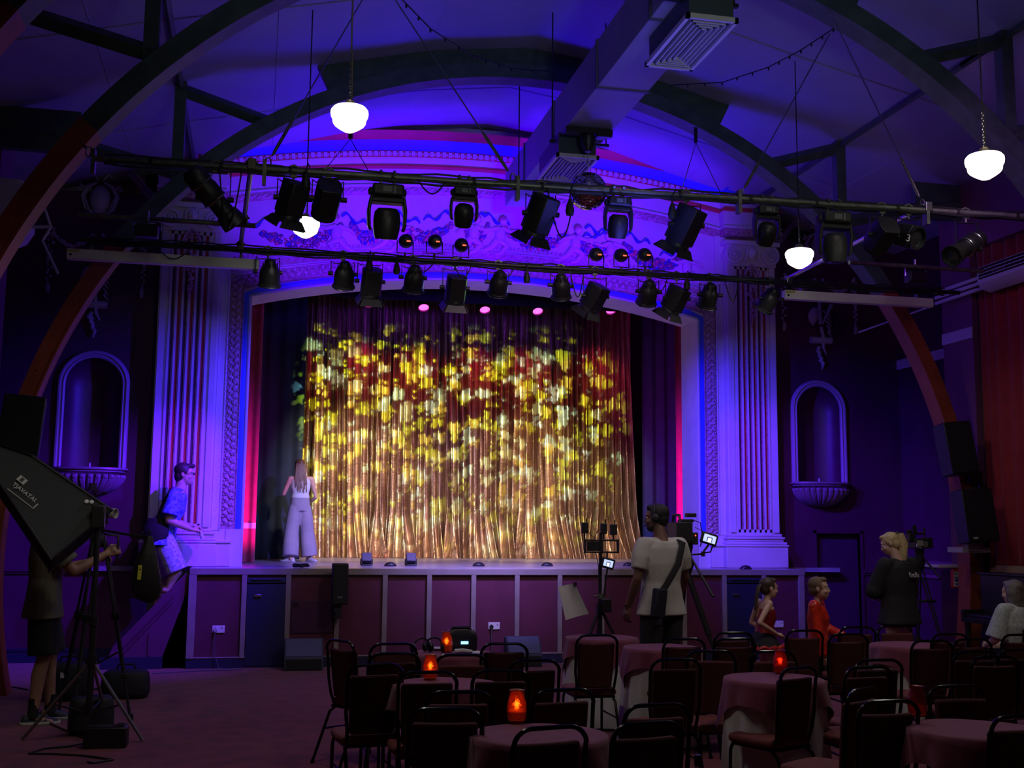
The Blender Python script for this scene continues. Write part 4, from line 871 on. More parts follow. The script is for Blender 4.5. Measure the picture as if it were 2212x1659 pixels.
place(fresnel, *U, 632, 428, 'black fresnel spot with small barn doors above the left frieze lamp', 30, -62, 0.82)
place(fresnel, *U, 707, 430, 'black theatre spot without barn doors right of the left frieze lamp', 10, -40, 0.82, doors=False)
place(moving_head, *U, 836, 440, 'largest black moving head light on the left half of the front bar', 0.9, -75)
place(moving_head, *U, 1002, 432, 'black moving head light between the big one and the duct', 0.66, -60)
place(fresnel, *U, 1168, 462, 'black barn door spot just left of the mirror ball', 30, -60, 0.84, long=0.36)
place(moving_head, *U, 1335, 470, 'black moving head light just right of the mirror ball', 0.7, -70)
place(fresnel, *U, 1482, 486, 'black barn door spot right of centre, near the right end of the frieze', 34, -58, 0.86, long=0.36)
place(moving_head, *U, 1655, 480, 'black moving head light in front of the right column capital', 0.68, -55)
place(moving_head, *U, 1800, 500, 'large dark grey moving head light beside the right pendant lamp', 0.9, -85, m=mat('charcoal_plastic', (0.022, 0.024, 0.024), 0.5))
place(fresnel, *U, 1905, 508, 'small black spot with wide yoke right of the large grey moving head', 5, -30, 0.8, doors=False)
q = place(fresnel, *U, 1962, 512, 'small black floodlight with a chalked number, right end of the front bar', 200, -20, 0.8, doors=False, long=0.2)
place(profile, *U, 2085, 535, 'long black profile spot at the far right end of the front bar', 112, -28, 0.98)
text('chalk_number', '3', 0.09, Matrix.Translation(at(1962, 515, y=on(UA, UB, 1962).y - 0.13) - q.location) @ Matrix.Rotation(PI / 2, 4, 'X') @ Matrix.Rotation(-0.3, 4, 'Z'), mat('chalk', (0.4, 0.4, 0.4), 0.8), q)
PB = [(583, 588, 'black par can at the left end of the rear bar beside the white screen case', par_can, 0, -62, 0), (744, 592, 'black par can hanging second from left on the rear bar', par_can, 0, -55, 0),
      (803, 608, 'black barn door spot third from left on the rear bar', fresnel, 4, -62, 1), (895, 600, 'black par can hanging left of the blue-lit spot', par_can, 0, -55, 0),
      (985, 622, 'spot with blue-lit barn doors at the middle of the rear bar', fresnel, 3, -62, 2), (1078, 610, 'par can splashed with green light right of the blue-lit spot', par_can, 0, -50, 3),
      (1212, 617, 'par can splashed with green light under the right group of small lamps', par_can, -15, -55, 3), (1285, 640, 'barn door spot tilted left, right of the green-lit cans', fresnel, 35, -55, 1),
      (1400, 630, 'black par can third from the right end of the rear bar', par_can, -4, -50, 0), (1460, 645, 'black barn door spot above the right red wing curtain', fresnel, 35, -58, 1),
      (1531, 637, 'black par can above the right carved band of the arch', par_can, 0, -55, 0), (1662, 645, 'black par can on the rear bar beside the right white screen case', par_can, 25, -45, 0)]
for px, py, lb, fn, pan, ti, kind in PB:
    p = on(LA, LB, px); c = at(px, py, y=p.y)
    if fn is par_can: par_can(p, c, lb, pan, ti, 0.92 if kind else 0.95, group='lights hanging on the rear bar')
    else: fresnel(p, c, lb, pan, ti, 0.86, group='lights hanging on the rear bar', long=0.3)
# light that catches two of those housings
spot('bar_flare_green', at(1150, 640, y=13.2), on(LA, LB, 1150) + Vector((0, 0, -0.35)), (0.45, 1.0, 0.05), 9, 60, 1.0)
spot('bar_flare_blue', at(985, 640, y=12.6), on(LA, LB, 985) + Vector((0, 0, -0.35)), (0.4, 0.7, 1.0), 5, 60, 1.0)
for px, py, lb in ((877, 521, 'small round lamp, leftmost of the left three standing on the rear bar'), (940, 522, 'small round lamp, middle of the left three standing on the rear bar'), (997, 530, 'small round lamp, right of the left three standing on the rear bar'),
                   (1288, 550, 'small round lamp, leftmost of the right three standing on the rear bar'), (1342, 552, 'small round lamp, middle of the right three standing on the rear bar'), (1393, 551, 'small round lamp, rightmost of the right three standing on the rear bar')):
    p = on(LA, LB, px); c = at(px, py, y=p.y) - p; t = thing('birdie_lamp', lb, 'stage light', p, 0, 'small lamps standing on the rear bar')
    M = aimM(c, 0, 20); b = MB(); b.lathe([(0.0, -0.075), (0.045, -0.065), (0.07, -0.035), (0.078, 0.01), (0.07, 0.06), (0.055, 0.08)], 18, M @ LATHE_Y); b.build('housing', M_BLK, t)
    b = MB(); b.M = M; b.cbox((0.018, -0.078, 0.01), (0.04, 0.006, 0.014)); b.build('indicator', mat('red_glow', (0.8, 0.1, 0.05), 0.4, emit=(1.0, 0.16, 0.08), estr=1.3), t)
    b = MB(); b.tube([(-0.085, 0, c.z), (-0.085, 0, c.z - 0.13), (0.085, 0, c.z - 0.13), (0.085, 0, c.z)], 0.008, 5); b.cyl((0, 0, c.z - 0.13), (0, 0, 0.02), 0.012); b.build('yoke', M_BLK, t)
# dangling plug connectors and cable loops
for px, py, bb, lb in ((857, 578, L, 'black plug dangling left of centre under the rear bar'), (1138, 597, L, 'black plug dangling at the centre under the rear bar'), (798, 570, L, 'black plug above the third rear spot'), (1484, 612, L, 'black plug dangling near the right end of the rear bar'),
                       (1452, 455, U, 'black plug dangling beside the right barn door spot'), (1231, 447, U, 'black plug dangling left of the mirror ball'), (661, 388, U, 'black plug on the cord of the left frieze lamp')):
    p = on(*bb, px); c = at(px, py, y=p.y - 0.08) - p; t = thing('cable_plug', lb, 'plug', p, 0, 'plugs dangling from the bars')
    b = MB(); b.lathe([(0.0, -0.075), (0.03, -0.07), (0.038, -0.03), (0.028, 0.02), (0.012, 0.06), (0.006, 0.08)], 12, Matrix.Translation(c)); b.build('plug', M_CABLE, t)
    b = MB(); b.tube([c + Vector((0, 0, 0.07)), c + Vector((0.01, 0.01, 0.14)), (0.02, -0.03, 0.03)], 0.006, 5); b.build('cord', M_CABLE, t)
for i, (x0, x1, bb, s) in enumerate(((470, 520, U, 0.5), (1240, 1180, U, 0.42), (690, 730, U, 0.12), (900, 960, U, 0.12), (1300, 1340, U, 0.1), (1080, 1110, L, 0.12), (880, 940, L, 0.13), (1230, 1260, L, 0.3), (340, 420, L, 0.14), (1560, 1590, L, 0.25), (980, 1020, L, 0.16), (1400, 1440, L, 0.18))):
    A, B = on(*bb, x0), on(*bb, x1); b = MB(); b.tube([A + (B - A) * q + Vector((0, -0.035 - 0.03 * math.sin(q * PI), -0.02 - s * math.sin(q * PI))) for q in np.linspace(0, 1, 14)], 0.0065, 5)
    props(b.build('cable_loop', M_CABLE), 'black cable loop hanging from a lighting bar', 'cable', 'cable loops on the lighting bars')
for a, c, lb, nm in (((318, 497), 0, 'small black floodlight on the short left pipe', 'floodlight'), ((1978, 597), 1, 'small black floodlight on the short right pipe', 'floodlight')):
    p = at(*a, y=10.6); t = thing('floodlight', lb, 'stage light', p); b = MB(); b.box((-0.1, -0.06, -0.07), (0.1, 0.06, 0.05)); b.build('housing', M_BLK, t, bevel=0.015)
    b = MB(); b.box((-0.085, -0.066, -0.055), (0.085, -0.06, 0.035)); b.build('glass', LENS, t); b = MB()
    for k in range(5): b.box((-0.09 + 0.04 * k, 0.06, -0.06), (-0.08 + 0.04 * k, 0.08, 0.04))
    b.build('heat_fin', M_BLK, t); b = MB(); b.tube([(-0.12, 0, 0), (-0.12, 0, 0.08), (0.12, 0, 0.08), (0.12, 0, 0)], 0.01, 5); b.cyl((0, 0, 0.08), (0, 0, 0.18), 0.014); b.build('bracket', M_STEEL, t)
# fairy-light strings under the ceiling
for pts, lb in (([(850, -20, 8.6), (930, 62, 9.2), (1020, 120, 9.9), (1105, 148, 10.8), (1235, 158, 11.6), (1300, 150, 11.9)], 'thin string of tiny unlit bulbs from the ceiling top to the duct'), ([(1450, 184, 11.6), (1560, 178, 11.0), (1660, 145, 10.2), (1730, 108, 9.6), (1800, 62, 9.1)], 'thin string of tiny unlit bulbs from the duct to the right arch')):
    P = [at(x, y, y=d) for x, y, d in pts]; t = thing('fairy_lights', lb, 'string lights', P[0]); Q = []
    for a, c in zip(P[:-1], P[1:]):
        for q in range(6): Q.append(a.lerp(c, q / 6) - P[0])
    Q.append(P[-1] - P[0]); b = MB(); b.tube(Q, 0.006, 5); b.build('wire', M_CABLE, t)
    for q in Q[::2]: b = MB(); b.lathe([(0.006, 0), (0.01, -0.012), (0.008, -0.03), (0, -0.036)], 6, Matrix.Translation(q)); b.build('bulb', M_BLK, t)
# --- wall units
def air_con(name_label, Mx, L):
    t = thing('air_conditioner', name_label, 'air conditioner'); t.matrix_world = Mx
    prof = [(0, 0.0), (0.06, -0.02), (0.17, 0.02), (0.22, 0.08), (0.22, 0.2), (0.2, 0.28), (0.02, 0.29), (0, 0.29)]
    b = MB(); b.prism(prof, lambda a, q, d: Vector((d, -a, q)), (0, L)); b.build('casing', M_WHITE, t, bevel=0.01)
    b = MB(); b.box((0.04, -0.226, 0.12), (L - 0.04, -0.218, 0.26)); v = b.build('intake', M_BLKM, t); b = MB()
    for k in range(3): b.box((0.05, -0.232, 0.14 + 0.04 * k), (L - 0.05, -0.226, 0.148 + 0.04 * k))
    b.build('louvre', M_WHITE, t); b = MB()
    for k in range(5): b.box((0.3 + 0.05 * k, -0.234, 0.16), (0.32 + 0.05 * k, -0.228, 0.175))
    b.build('logo', mat('grey_print', (0.2, 0.2, 0.2), 0.5), t); return t
yA = at(2142, 600, x=8.5).y; zA = at(2142, 630, x=8.5).z
air_con('white wall air conditioner at the right edge above the red curtain', Matrix.Translation((8.52, yA, zA)) @ Matrix.Rotation(-PI / 2, 4, 'Z'), 1.0)
q0, q1 = at(2014, 641, x=8.66), at(2205, 573, x=8.66)
t = thing('pipe_trunking', 'three white pipes running along the right wall to the air conditioner', 'pipe', (8.5, 13.0, zA + 0.22))
for k in range(3): b = MB(); b.tube([(0.0, 0.0, -0.07 * k), (0, -1.15, -0.07 * k)], 0.024, 8); b.build('pipe', M_WHITE, t)
air_con('white wall air conditioner at the top left edge beside the orange arch', Matrix.Translation((-2.76, 12.32, 4.62)) @ Matrix.Rotation(PI / 2, 4, 'Z') @ Matrix.Diagonal((1.0, 1.45, 2.1, 1.0)), 0.62)
t = thing('wall_frame', 'white angle frame sticking out of the left wall behind the orange arch', 'bracket', (-2.75, 12.2, at(110, 500, y=12.2).z)); F = [at(60, 400, y=12.2), at(75, 385, y=12.2), at(110, 490, y=12.2), at(92, 520, y=12.2), at(125, 590, y=12.0)]
b = MB(); b.tube([p - t.location for p in F], 0.016, 5); b.build('arm', M_WHITE, t)
b = MB(); b.tube([Vector((0, 0, 0)), F[2] - t.location], 0.018, 5); b.build('arm', M_WHITE, t)
# fluorescent rods on the right
for a, c, Ya, Yc, lb in (((1855, 718), (2010, 662), 13.6, 12.6, 'thin pale rod sloping across the right arch'),):
    A, B = at(*a, y=Ya), at(*c, y=Yc); b = MB(); b.tube([A, B], 0.012, 6); props(b.build('rod', M_LAV), lb, 'rod')
# ================================================================== FLOOR: chairs, tables, candles, equipment
M_TUBE = mat('dark_chair_tube', (0.02, 0.02, 0.022), 0.22, 0.85); M_FAB = mat('maroon_chair_fabric', (0.075, 0.011, 0.014), 0.9, 0, 0.2, 40, 0.2, 120)
M_SEAT = mat('russet_seat_fabric', (0.16, 0.035, 0.03), 0.85, 0, 0.15, 40)
def make_chair(label):
    t = thing('banquet_chair', label, 'chair', (0, 0, 0), 0, 'stacking banquet chairs around the tables'); W = 0.155; r = 0.0105
    b = MB(); b.loft([[Vector((x, y, z)) for x, y in ((-q, -0.15), (q, -0.15), (q + 0.02, 0.0), (q, 0.2), (-q, 0.2), (-q - 0.02, 0.0))] for z, q in ((0.40, 0.14), (0.42, 0.165), (0.45, 0.165), (0.468, 0.14))]); b.build('seat', M_SEAT, t, bevel=0.012, sub=1)
    b = MB(); n = 10
    def back(u, v): x = -0.137 + 0.274 * u; z = 0.47 + 0.355 * v; x *= 1 - 0.1 * (1 - v) ** 2; return Vector((x, -0.158 - 0.1 * (z - 0.44) - 0.02 * math.sin(PI * u), z))
    b.grid(back, n, 12, (0, 0.04, 0)); b.build('backrest', M_FAB, t, bevel=0.012, sharp=60)
    def yb(z): return -0.165 - 0.1 * (z - 0.44)
    b = MB(); cr = 0.075
    pts = [(-W * 0.9, yb(0.44) + 0.02, 0.43), (-W * 0.92, yb(0.5), 0.5), (-W, yb(0.6), 0.6), (-W, yb(0.8), 0.9 - cr - 0.01)] + [(-W + cr - cr * math.cos(a), yb(0.88), 0.9 - cr - r + cr * math.sin(a)) for a in np.linspace(0.15, PI / 2, 6)]
    pts += [(-x, y, z) for x, y, z in pts[::-1]]; b.tube(pts, r, 8); b.build('back_frame', M_TUBE, t)
    for s in (-1, 1):
        b = MB(); b.tube([(s * 0.145, 0.17, 0.41), (s * 0.15, 0.19, 0.36), (s * 0.152, 0.2, 0.0)], r, 8); b.cyl((s * 0.152, 0.2, 0), (s * 0.152, 0.2, 0.025), 0.014, n=8); b.build('leg', M_TUBE, t)
        b = MB(); b.tube([(s * 0.14, -0.1, 0.41), (s * 0.148, -0.17, 0.36), (s * 0.152, -0.31, 0.0)], r, 8); b.cyl((s * 0.152, -0.308, 0), (s * 0.152, -0.3, 0.025), 0.014, n=8); b.build('leg', M_TUBE, t)
    b = MB(); b.tube([(-0.145, 0.17, 0.4), (-0.145, -0.15, 0.4), (0.145, -0.15, 0.4), (0.145, 0.17, 0.4)], r, 8, closed=True); b.build('seat_frame', M_TUBE, t)
    for s in (-1, 1): b = MB(); b.tube([(s * 0.15, 0.195, 0.24), (s * 0.15, -0.22, 0.24)], r * 0.8, 6); b.build('stretcher', M_TUBE, t)
    return t
CH = [(735, 1382, -58, 'chair standing alone at the left end of the seating, turned to the right'), (850, 1388, 184, 'chair at the rear left, in front of the fourth stage panel'), (852, 1409, 0, 'chair just behind the large front left chair back'),
      (812, 1433, 8, 'large chair back at the left front, beside the turned chair'), (925, 1449, 0, 'chair just in front of the jar on the second left table'), (997, 1412, 174, 'chair behind the second left table jar, before the small speaker table'),
      (1090, 1388, -4, 'chair right of the small portable speaker'), (1155, 1424, 6, 'chair in front of the blue-topped wedge monitor'), (1083, 1446, -4, 'chair at the right of the second left table'),
      (992, 1491, -6, 'chair behind the front left table, left of the lit jar'), (962, 1528, -9, 'nearest chair left of the lit jar at the bottom'), (1218, 1487, 8, 'chair behind the front left table, right of the lit jar'),
      (1190, 1567, 12, 'chair in front of the front left table, at the bottom edge'), (1290, 1370, 0, 'tall chair in front of the draped table under the monitor stand'), (1478, 1378, 0, 'chair behind the cameraman table, below the cine camera'),
      (1460, 1422, 0, 'chair with a violet gleam on its top rail, centre right'), (1420, 1519, 5, 'chair at the bottom centre, second from the bottom edge'), (1400, 1558, 10, 'chair at the bottom centre, on the bottom edge'),
      (1535, 1404, 170, 'chair half hidden behind the violet-gleaming chair'), (1585, 1365, 0, 'far chair just left of the girl'), (1588, 1378, 0, 'second chair left of the girl, nearer the camera'),
      (1668, 1405, 180, 'chair right in front of the girl'), (1738, 1360, 0, 'chair between the girl and the boy in red'), (1832, 1368, -4, 'chair right of the boy in red, nearer one'), (1852, 1353, -4, 'chair right of the boy in red, farther one'),
      (1932, 1350, 180, 'chair at the legs of the blonde woman'), (2052, 1368, 0, 'far chair under the camcorder tripod'), (2013, 1382, -5, 'broad dark chair right of the far right table'), (2100, 1379, 0, 'chair left of the seated woman'),
      (2108, 1405, -5, 'chair in front and left of the seated woman'), (2150, 1416, -6, 'large chair back below the seated woman'), (1898, 1423, 0, 'chair behind the pair of large right chairs, farther away'), (1876, 1438, 6, 'wide chair back right of the draped right table'),
      (1868, 1485, 30, 'chair with its russet seat showing at the bottom right'), (1920, 1511, 4, 'nearest chair back left of the front right table'), (2065, 1479, 180, 'chair behind the front right table with the red jar'), (1725, 1440, 24, 'chair turned to the draped right table, russet seat showing'),
      (2205, 1543, 6, 'chair cut by the bottom right corner'), (2203, 1369, 0, 'chair behind the seated woman at the right edge'), (2200, 1402, 0, 'chair at the right edge below the seated woman')]
proto = None
for px, py, rz, lb in CH:
    p = at(px, py, z=0.86); a = math.radians(rz); fw = Vector((-math.sin(a), math.cos(a), 0))
    if proto is None: proto = make_chair(lb); c = proto
    else: c = copy_tree(proto)
    c.location = (p.x + fw.x * 0.21, p.y + fw.y * 0.21, 0); c.rotation_euler = (0, 0, a); c.scale = (1.06, 1.0, 0.957); c['label'] = lb
M_CLOTH = mat('burgundy_tablecloth', (0.2, 0.034, 0.075), 0.8, 0, 0.06, 8, 0.15, 60, sheen=0.2); M_UNDER = mat('white_undercloth', (0.62, 0.62, 0.6), 0.8, 0, 0.04, 8); M_WOOD = mat('table_wood', (0.12, 0.06, 0.03), 0.5)
def table(x, y, rot, label, under, seed, r=0.3, h=0.735):
    t = thing('round_table', 'round pedestal table under the %s' % label, 'table', (x, y, 0), rot, 'round tables under cloths'); rr = random.Random(seed)
    b = MB(); b.lathe([(0.0, h - 0.03), (r - 0.012, h - 0.03), (r - 0.005, h - 0.02), (r - 0.005, h - 0.006), (0, h - 0.006)], 36); b.build('tabletop', M_WOOD, t)
    b = MB(); b.cyl((0, 0, 0.02), (0, 0, h - 0.03), 0.03, n=12); b.build('column', M_BLK, t)
    b = MB(); b.lathe([(0.0, 0.0), (0.2, 0.0), (0.2, 0.012), (0.05, 0.03), (0.03, 0.05)], 24); b.build('base', M_BLK, t)
    k1, k2 = rr.uniform(0, 6), rr.uniform(0, 6)
    def cl(u, v, sq, hang0, ampl, off, nf):
        th = 2 * PI * u; cut = 0.55
        if v < cut: q = v / cut * (r + off); return Vector((q * math.cos(th), q * math.sin(th), h + off + 0.0015 * math.sin(5 * th + k1 + q * 20) * (v / cut)))
        w = (v - cut) / (1 - cut); d = 0.43 / max(abs(math.cos(th)), abs(math.sin(th))) - r if sq else hang0
        q = r + off + 0.006 + w * (0.02 + ampl * (math.sin(nf * th + k1) + 0.5 * math.sin((nf * 2 + 1) * th + k2))) + 0.012 * w
        return Vector((q * math.cos(th), q * math.sin(th), h + off - 0.008 - d * w + 0.008 * (1 - w) * (1 if w < 0.05 else 0)))
    if under:
        b = MB(); b.grid(lambda u, v: cl(u, v, False, h - 0.03, 0.022, 0.002, 9), 96, 14); o = b.build('undercloth', M_UNDER, sharp=180); o.location = (x, y, 0); o.rotation_euler = (0, 0, rot); props(o, 'white floor-length cloth under the %s' % label, 'tablecloth', 'white undercloths')
    b = MB(); b.grid(lambda u, v: cl(u, v, True, 0.2, 0.016, 0.006, 7), 96, 16); o = b.build('tablecloth', M_CLOTH, sharp=180); o.location = (x, y, 0); o.rotation_euler = (0, 0, rot); props(o, label[0] + label[1:], 'tablecloth', 'burgundy tablecloths')
    return t
TB = [(1.27, 5.1, 0.5, 'burgundy cloth on the front left table with the lit jar', 0), (1.14, 6.87, 0.2, 'burgundy cloth on the second left table', 0), (1.46, 8.6, 0.1, 'burgundy cloth on the table with the small speaker', 0),
      (2.97, 9.68, 0.62, 'burgundy cloth with white skirt at the monitor stand', 1), (3.2, 8.78, 0.78, 'burgundy cloth with white skirt behind the cameraman', 1), (3.22, 6.82, 0.55, 'burgundy cloth with white skirt right of centre', 1),
      (5.33, 8.72, 0.3, 'burgundy cloth on the far right table before the blonde woman', 1), (3.33, 4.9, 0.2, 'burgundy cloth on the front right table with red jar', 0), (5.18, 6.35, 0.2, 'burgundy cloth on the table at the right edge', 0)]
for i, a in enumerate(TB): table(a[0], a[1], a[2], a[3], a[4], i)
ZT = 0.7425
def glass_mat(name, c, e, s): return mat(name, c, 0.18, 0, 0.35, 60, 0.6, 90, emit=e, estr=s, coat=0.6)
M_AMBER = mat('amber_glass', (0.75, 0.16, 0.03), 0.12, 0, trans=0.75, bump=0.8, bscale=55); M_REDG = mat('red_glass', (0.5, 0.03, 0.03), 0.12, 0, trans=0.6, bump=0.8, bscale=55)
M_FLAME = mat('candle_flame', (1, 0.7, 0.3), 0.5, emit=(1.0, 0.42, 0.08), estr=14); M_WAX = mat('wax', (0.7, 0.35, 0.15), 0.5, emit=(0.9, 0.14, 0.02), estr=0.12)
for px, py, lit, lb in ((1116, 1560, 1, 'glowing amber candle jar on the front left table'), (929, 1468, 1, 'glowing amber candle jar on the second left table'), (964, 1409, 0.6, 'red candle jar, left of two on the speaker table'), (1000, 1404, 0.8, 'glowing candle jar, right of two on the speaker table'), (1686, 1455, 0.5, 'orange candle jar on the draped right table'), (1982, 1548, 0.0, 'unlit red candle jar on the front right table')):
    p = at(px, py, z=ZT); t = thing('candle_jar', lb, 'candle holder', (p.x, p.y, ZT + 0.001), 0, 'candle jars on the tables')
    b = MB(); b.lathe([(0.0, 0.0), (0.036, 0.002), (0.044, 0.02), (0.047, 0.055), (0.044, 0.09), (0.035, 0.12), (0.032, 0.135), (0.037, 0.148), (0.034, 0.148), (0.029, 0.134), (0.032, 0.118), (0.041, 0.088), (0.043, 0.055), (0.04, 0.02), (0.03, 0.008), (0, 0.008)], 28)
    b.build('glass', M_AMBER if lit > 0.5 else M_REDG, t, sharp=80)
    b = MB(); b.lathe([(0.0, 0.012), (0.036, 0.012), (0.04, 0.05), (0.03, 0.056), (0.0, 0.052)], 20); b.build('candle', M_WAX, t)
    if lit:
        b = MB(); b.lathe([(0.0, 0.06), (0.006, 0.066), (0.008, 0.075), (0.005, 0.09), (0.0, 0.105)], 10); b.build('flame', M_FLAME, t); point('candle_light', (p.x, p.y, ZT + 0.085), (1.0, 0.35, 0.08), 0.22 * lit, 0.012)
# things on the speaker table
TP = Vector((1.46, 8.6, ZT + 0.001)); p = at(1026, 1400, z=ZT); t = thing('portable_speaker', 'small dark portable speaker with blue display on the table', 'speaker', (1.56, 8.72, ZT + 0.001), 0)
M_SPK = mat('speaker_plastic', (0.02, 0.02, 0.03), 0.4)
b = MB(); b.loft([[Vector((0.125 * k * math.copysign(abs(math.cos(a)) ** 0.5, math.cos(a)), 0.07 * k * math.copysign(abs(math.sin(a)) ** 0.5, math.sin(a)), z)) for a in np.linspace(0, 2 * PI, 24, endpoint=False)] for z, k in ((0, 0.9), (0.01, 0.98), (0.08, 1.0), (0.12, 0.95), (0.15, 0.75))]); b.build('body', M_SPK, t)
b = MB(); b.tube([(-0.08, 0, 0.14), (-0.06, 0, 0.165), (0.06, 0, 0.165), (0.08, 0, 0.14)], 0.012, 8); b.build('handle', M_SPK, t)
b = MB(); b.box((-0.01, -0.074, 0.05), (0.045, -0.068, 0.07)); b.build('display', mat('blue_display', (0.2, 0.4, 1), 0.3, emit=(0.12, 0.4, 1.0), estr=5), t)
def headphones(loc, rz, lb):
    t = thing('headphones', lb, 'headphones', loc, rz, 'headphones on the speaker table'); b = MB(); b.tube([(0.07 * math.cos(a), 0.0, 0.03 + 0.075 * math.sin(a)) for a in np.linspace(0, PI, 14)], 0.007, 6); b.build('headband', M_BLK, t)
    for s in (-1, 1): b = MB(); b.lathe([(0.0, 0.0), (0.032, 0.0), (0.036, 0.01), (0.03, 0.025), (0, 0.028)], 16, Matrix.Translation((s * 0.06, 0, 0.036)) @ Matrix.Rotation(s * PI / 2, 4, 'Y')); b.build('ear_cup', M_BLK, t)
headphones((1.24, 8.56, ZT + 0.001), 0.3, 'black headphones at the left edge of the speaker table'); headphones((1.34, 8.6, ZT + 0.001), -0.5, 'black headphones beside the left jar on the speaker table')
b = MB(); b.box((-0.1, -0.07, 0), (0.1, 0.07, 0.006)); o = b.build('paper_sheet', M_WHITE); o.location = (1.57, 8.5, ZT + 0.001); props(o, 'white paper lying before the portable speaker', 'paper')
b = MB(); b.lathe([(0.0, 0.003), (0.05, 0.004), (0.07, 0.016), (0.068, 0.018), (0.048, 0.008), (0, 0.007)], 24); o = b.build('saucer', M_WHITE); o.location = (1.4, 8.74, ZT + 0.001); props(o, 'white saucer behind the left jar on the speaker table', 'dish')
b = MB(); b.tube([(-0.06, 0, 0.02), (0, 0.01, 0.022), (0.07, -0.01, 0.018)], [0.018, 0.02, 0.014], 8); o = b.build('napkin_roll', M_UNDER); o.location = (1.52, 8.41, ZT + 0.001); props(o, 'rolled pale napkin between the two jars', 'napkin')
# wedge stage monitors on the floor in front of the stage
M_WEDGE = mat('wedge_carpet', (0.05, 0.055, 0.09), 0.9)
for (xa, xb), lb in (((613, 698), 'dark wedge monitor speaker on the floor at the left of the stage front'), ((1098, 1172), 'dark wedge monitor speaker on the floor at the middle of the stage front')):
    A, B = at(xa, 1446, y=13.9), at(xb, 1446, y=13.9); t = thing('wedge_monitor', lb, 'speaker', ((A.x + B.x) / 2, 13.9, 0), 0, 'wedge monitors before the stage'); w_ = (B.x - A.x) / 2
    b = MB(); b.prism([(0.0, 0.0), (0.3, 0.0), (0.27, 0.34), (0.18, 0.36), (0.0, 0.14)], lambda a, q, d: Vector((d, a, q)), (-w_, w_)); b.build('cabinet', M_WEDGE, t, bevel=0.008)
    b = MB(); b.box((-w_ + 0.02, -0.006, 0.015), (w_ - 0.02, 0.002, 0.13)); b.build('front_panel', M_BLKM, t)
    b = MB(); b.prism([(0.02, 0.155), (0.17, 0.345), (0.164, 0.352), (0.012, 0.165)], lambda a, q, d: Vector((d, a, q)), (-w_ + 0.02, w_ - 0.02)); b.build('grille', mat('blue_lit_grille', (0.06, 0.07, 0.14), 0.6), t)  # blue light on the sloping top is put into the grille colour
# small speaker on a bracket at the stage front
p = at(734, 1262, y=14.05); t = thing('column_speaker', 'small black speaker clamped to a post of the stage front', 'speaker', (p.x, 14.05, p.z))
b = MB(); b.box((-0.095, -0.08, -0.24), (0.095, 0.1, 0.25)); b.build('cabinet', M_BLK, t, bevel=0.012); b = MB(); b.box((-0.08, -0.088, -0.22), (0.08, -0.078, 0.23)); b.build('grille', M_BLKM, t)
b = MB(); b.box((-0.07, -0.03, -0.4), (0.03, 0.22, -0.24)); b.box((-0.06, -0.05, -0.36), (-0.04, -0.02, -0.28)); b.build('bracket', M_BLK, t, bevel=0.01); b = MB(); b.box((-0.03, -0.092, -0.16), (0.03, -0.088, -0.14)); b.build('badge', mat('dull_panel', (0.12, 0.13, 0.12), 0.4), t)
# wall sockets on the stage front
for px, py, plug, lb in ((472, 1359, 1, 'white double socket with plug at the left of the stage front'), (1067, 1352, 1, 'white double socket with black plug at the middle of the stage front'), (1681, 1348, 0, 'white double socket behind the girl at the right of the stage front')):
    p = at(px, py, y=YS + 0.03); t = thing('wall_socket', lb, 'socket', (p.x, YS + 0.03, p.z), 0, 'double sockets on the stage front')
    b = MB(); b.box((-0.073, -0.012, -0.043), (0.073, 0.0, 0.043)); b.build('plate', M_WHITE, t, bevel=0.004)
    b = MB(); 
    for s in (-1, 1): b.box((s * 0.04 - 0.008, -0.016, 0.012), (s * 0.04 + 0.008, -0.012, 0.03))
    b.build('switch', mat('socket_grey', (0.4, 0.4, 0.42), 0.5), t)
    if plug:
        b = MB(); b.cyl((-0.036, -0.012, -0.008), (-0.036, -0.045, -0.008), 0.026, 0.022, 14); b.build('plug', M_BLK if px > 500 else mat('socket_grey', (0.4, 0.4, 0.42), 0.5), t)
        b = MB(); z = -p.z + 0.01; b.tube([(-0.036, -0.04, -0.03), (-0.04, -0.045, -0.12), (-0.03, -0.05, z * 0.6), (-0.045, -0.055, z)] if px > 500 else [(-0.036, -0.04, -0.03), (-0.045, -0.05, -0.12), (-0.04, -0.06, z * 0.6), (0.02, -0.08, z), (0.2, -0.2, z), (0.3, -0.25, z), (0.1, -0.3, z), (-0.2, -0.28, z), (0.15, -0.22, z), (-0.3, -0.36, z), (-0.7, -0.5, z)], 0.006, 6); b.build('cord', mat('grey_cord', (0.08, 0.08, 0.1), 0.6), t)
# stage-floor fittings
for px, py, lb in ((792, 1222, 'small floor lamp on the stage edge, left of the pair'), (888, 1222, 'small floor lamp on the stage edge, right of the pair')):
    p = at(px, py, z=ZS); p.z = ZS; t = thing('floor_lamp', lb, 'stage light', p, 0, 'floor lamps on the stage edge'); M = Matrix.Rotation(math.radians(55), 4, 'X')
    b = MB(); b.box((-0.07, -0.05, 0.0), (0.07, 0.1, 0.02)); b.build('foot', M_BLK, t, bevel=0.005); b = MB(); b.M = Matrix.Translation((0, 0.03, 0.09)) @ M; b.box((-0.065, -0.06, -0.05), (0.065, 0.07, 0.05)); b.build('housing', mat('grey_lamp_paint', (0.06, 0.06, 0.08), 0.5), t, bevel=0.008)
    b = MB(); b.tube([(-0.075, 0.03, 0.09), (-0.078, 0.03, 0.01)], 0.008, 6); b.tube([(0.075, 0.03, 0.09), (0.078, 0.03, 0.01)], 0.008, 6); b.build('bracket', M_BLK, t)
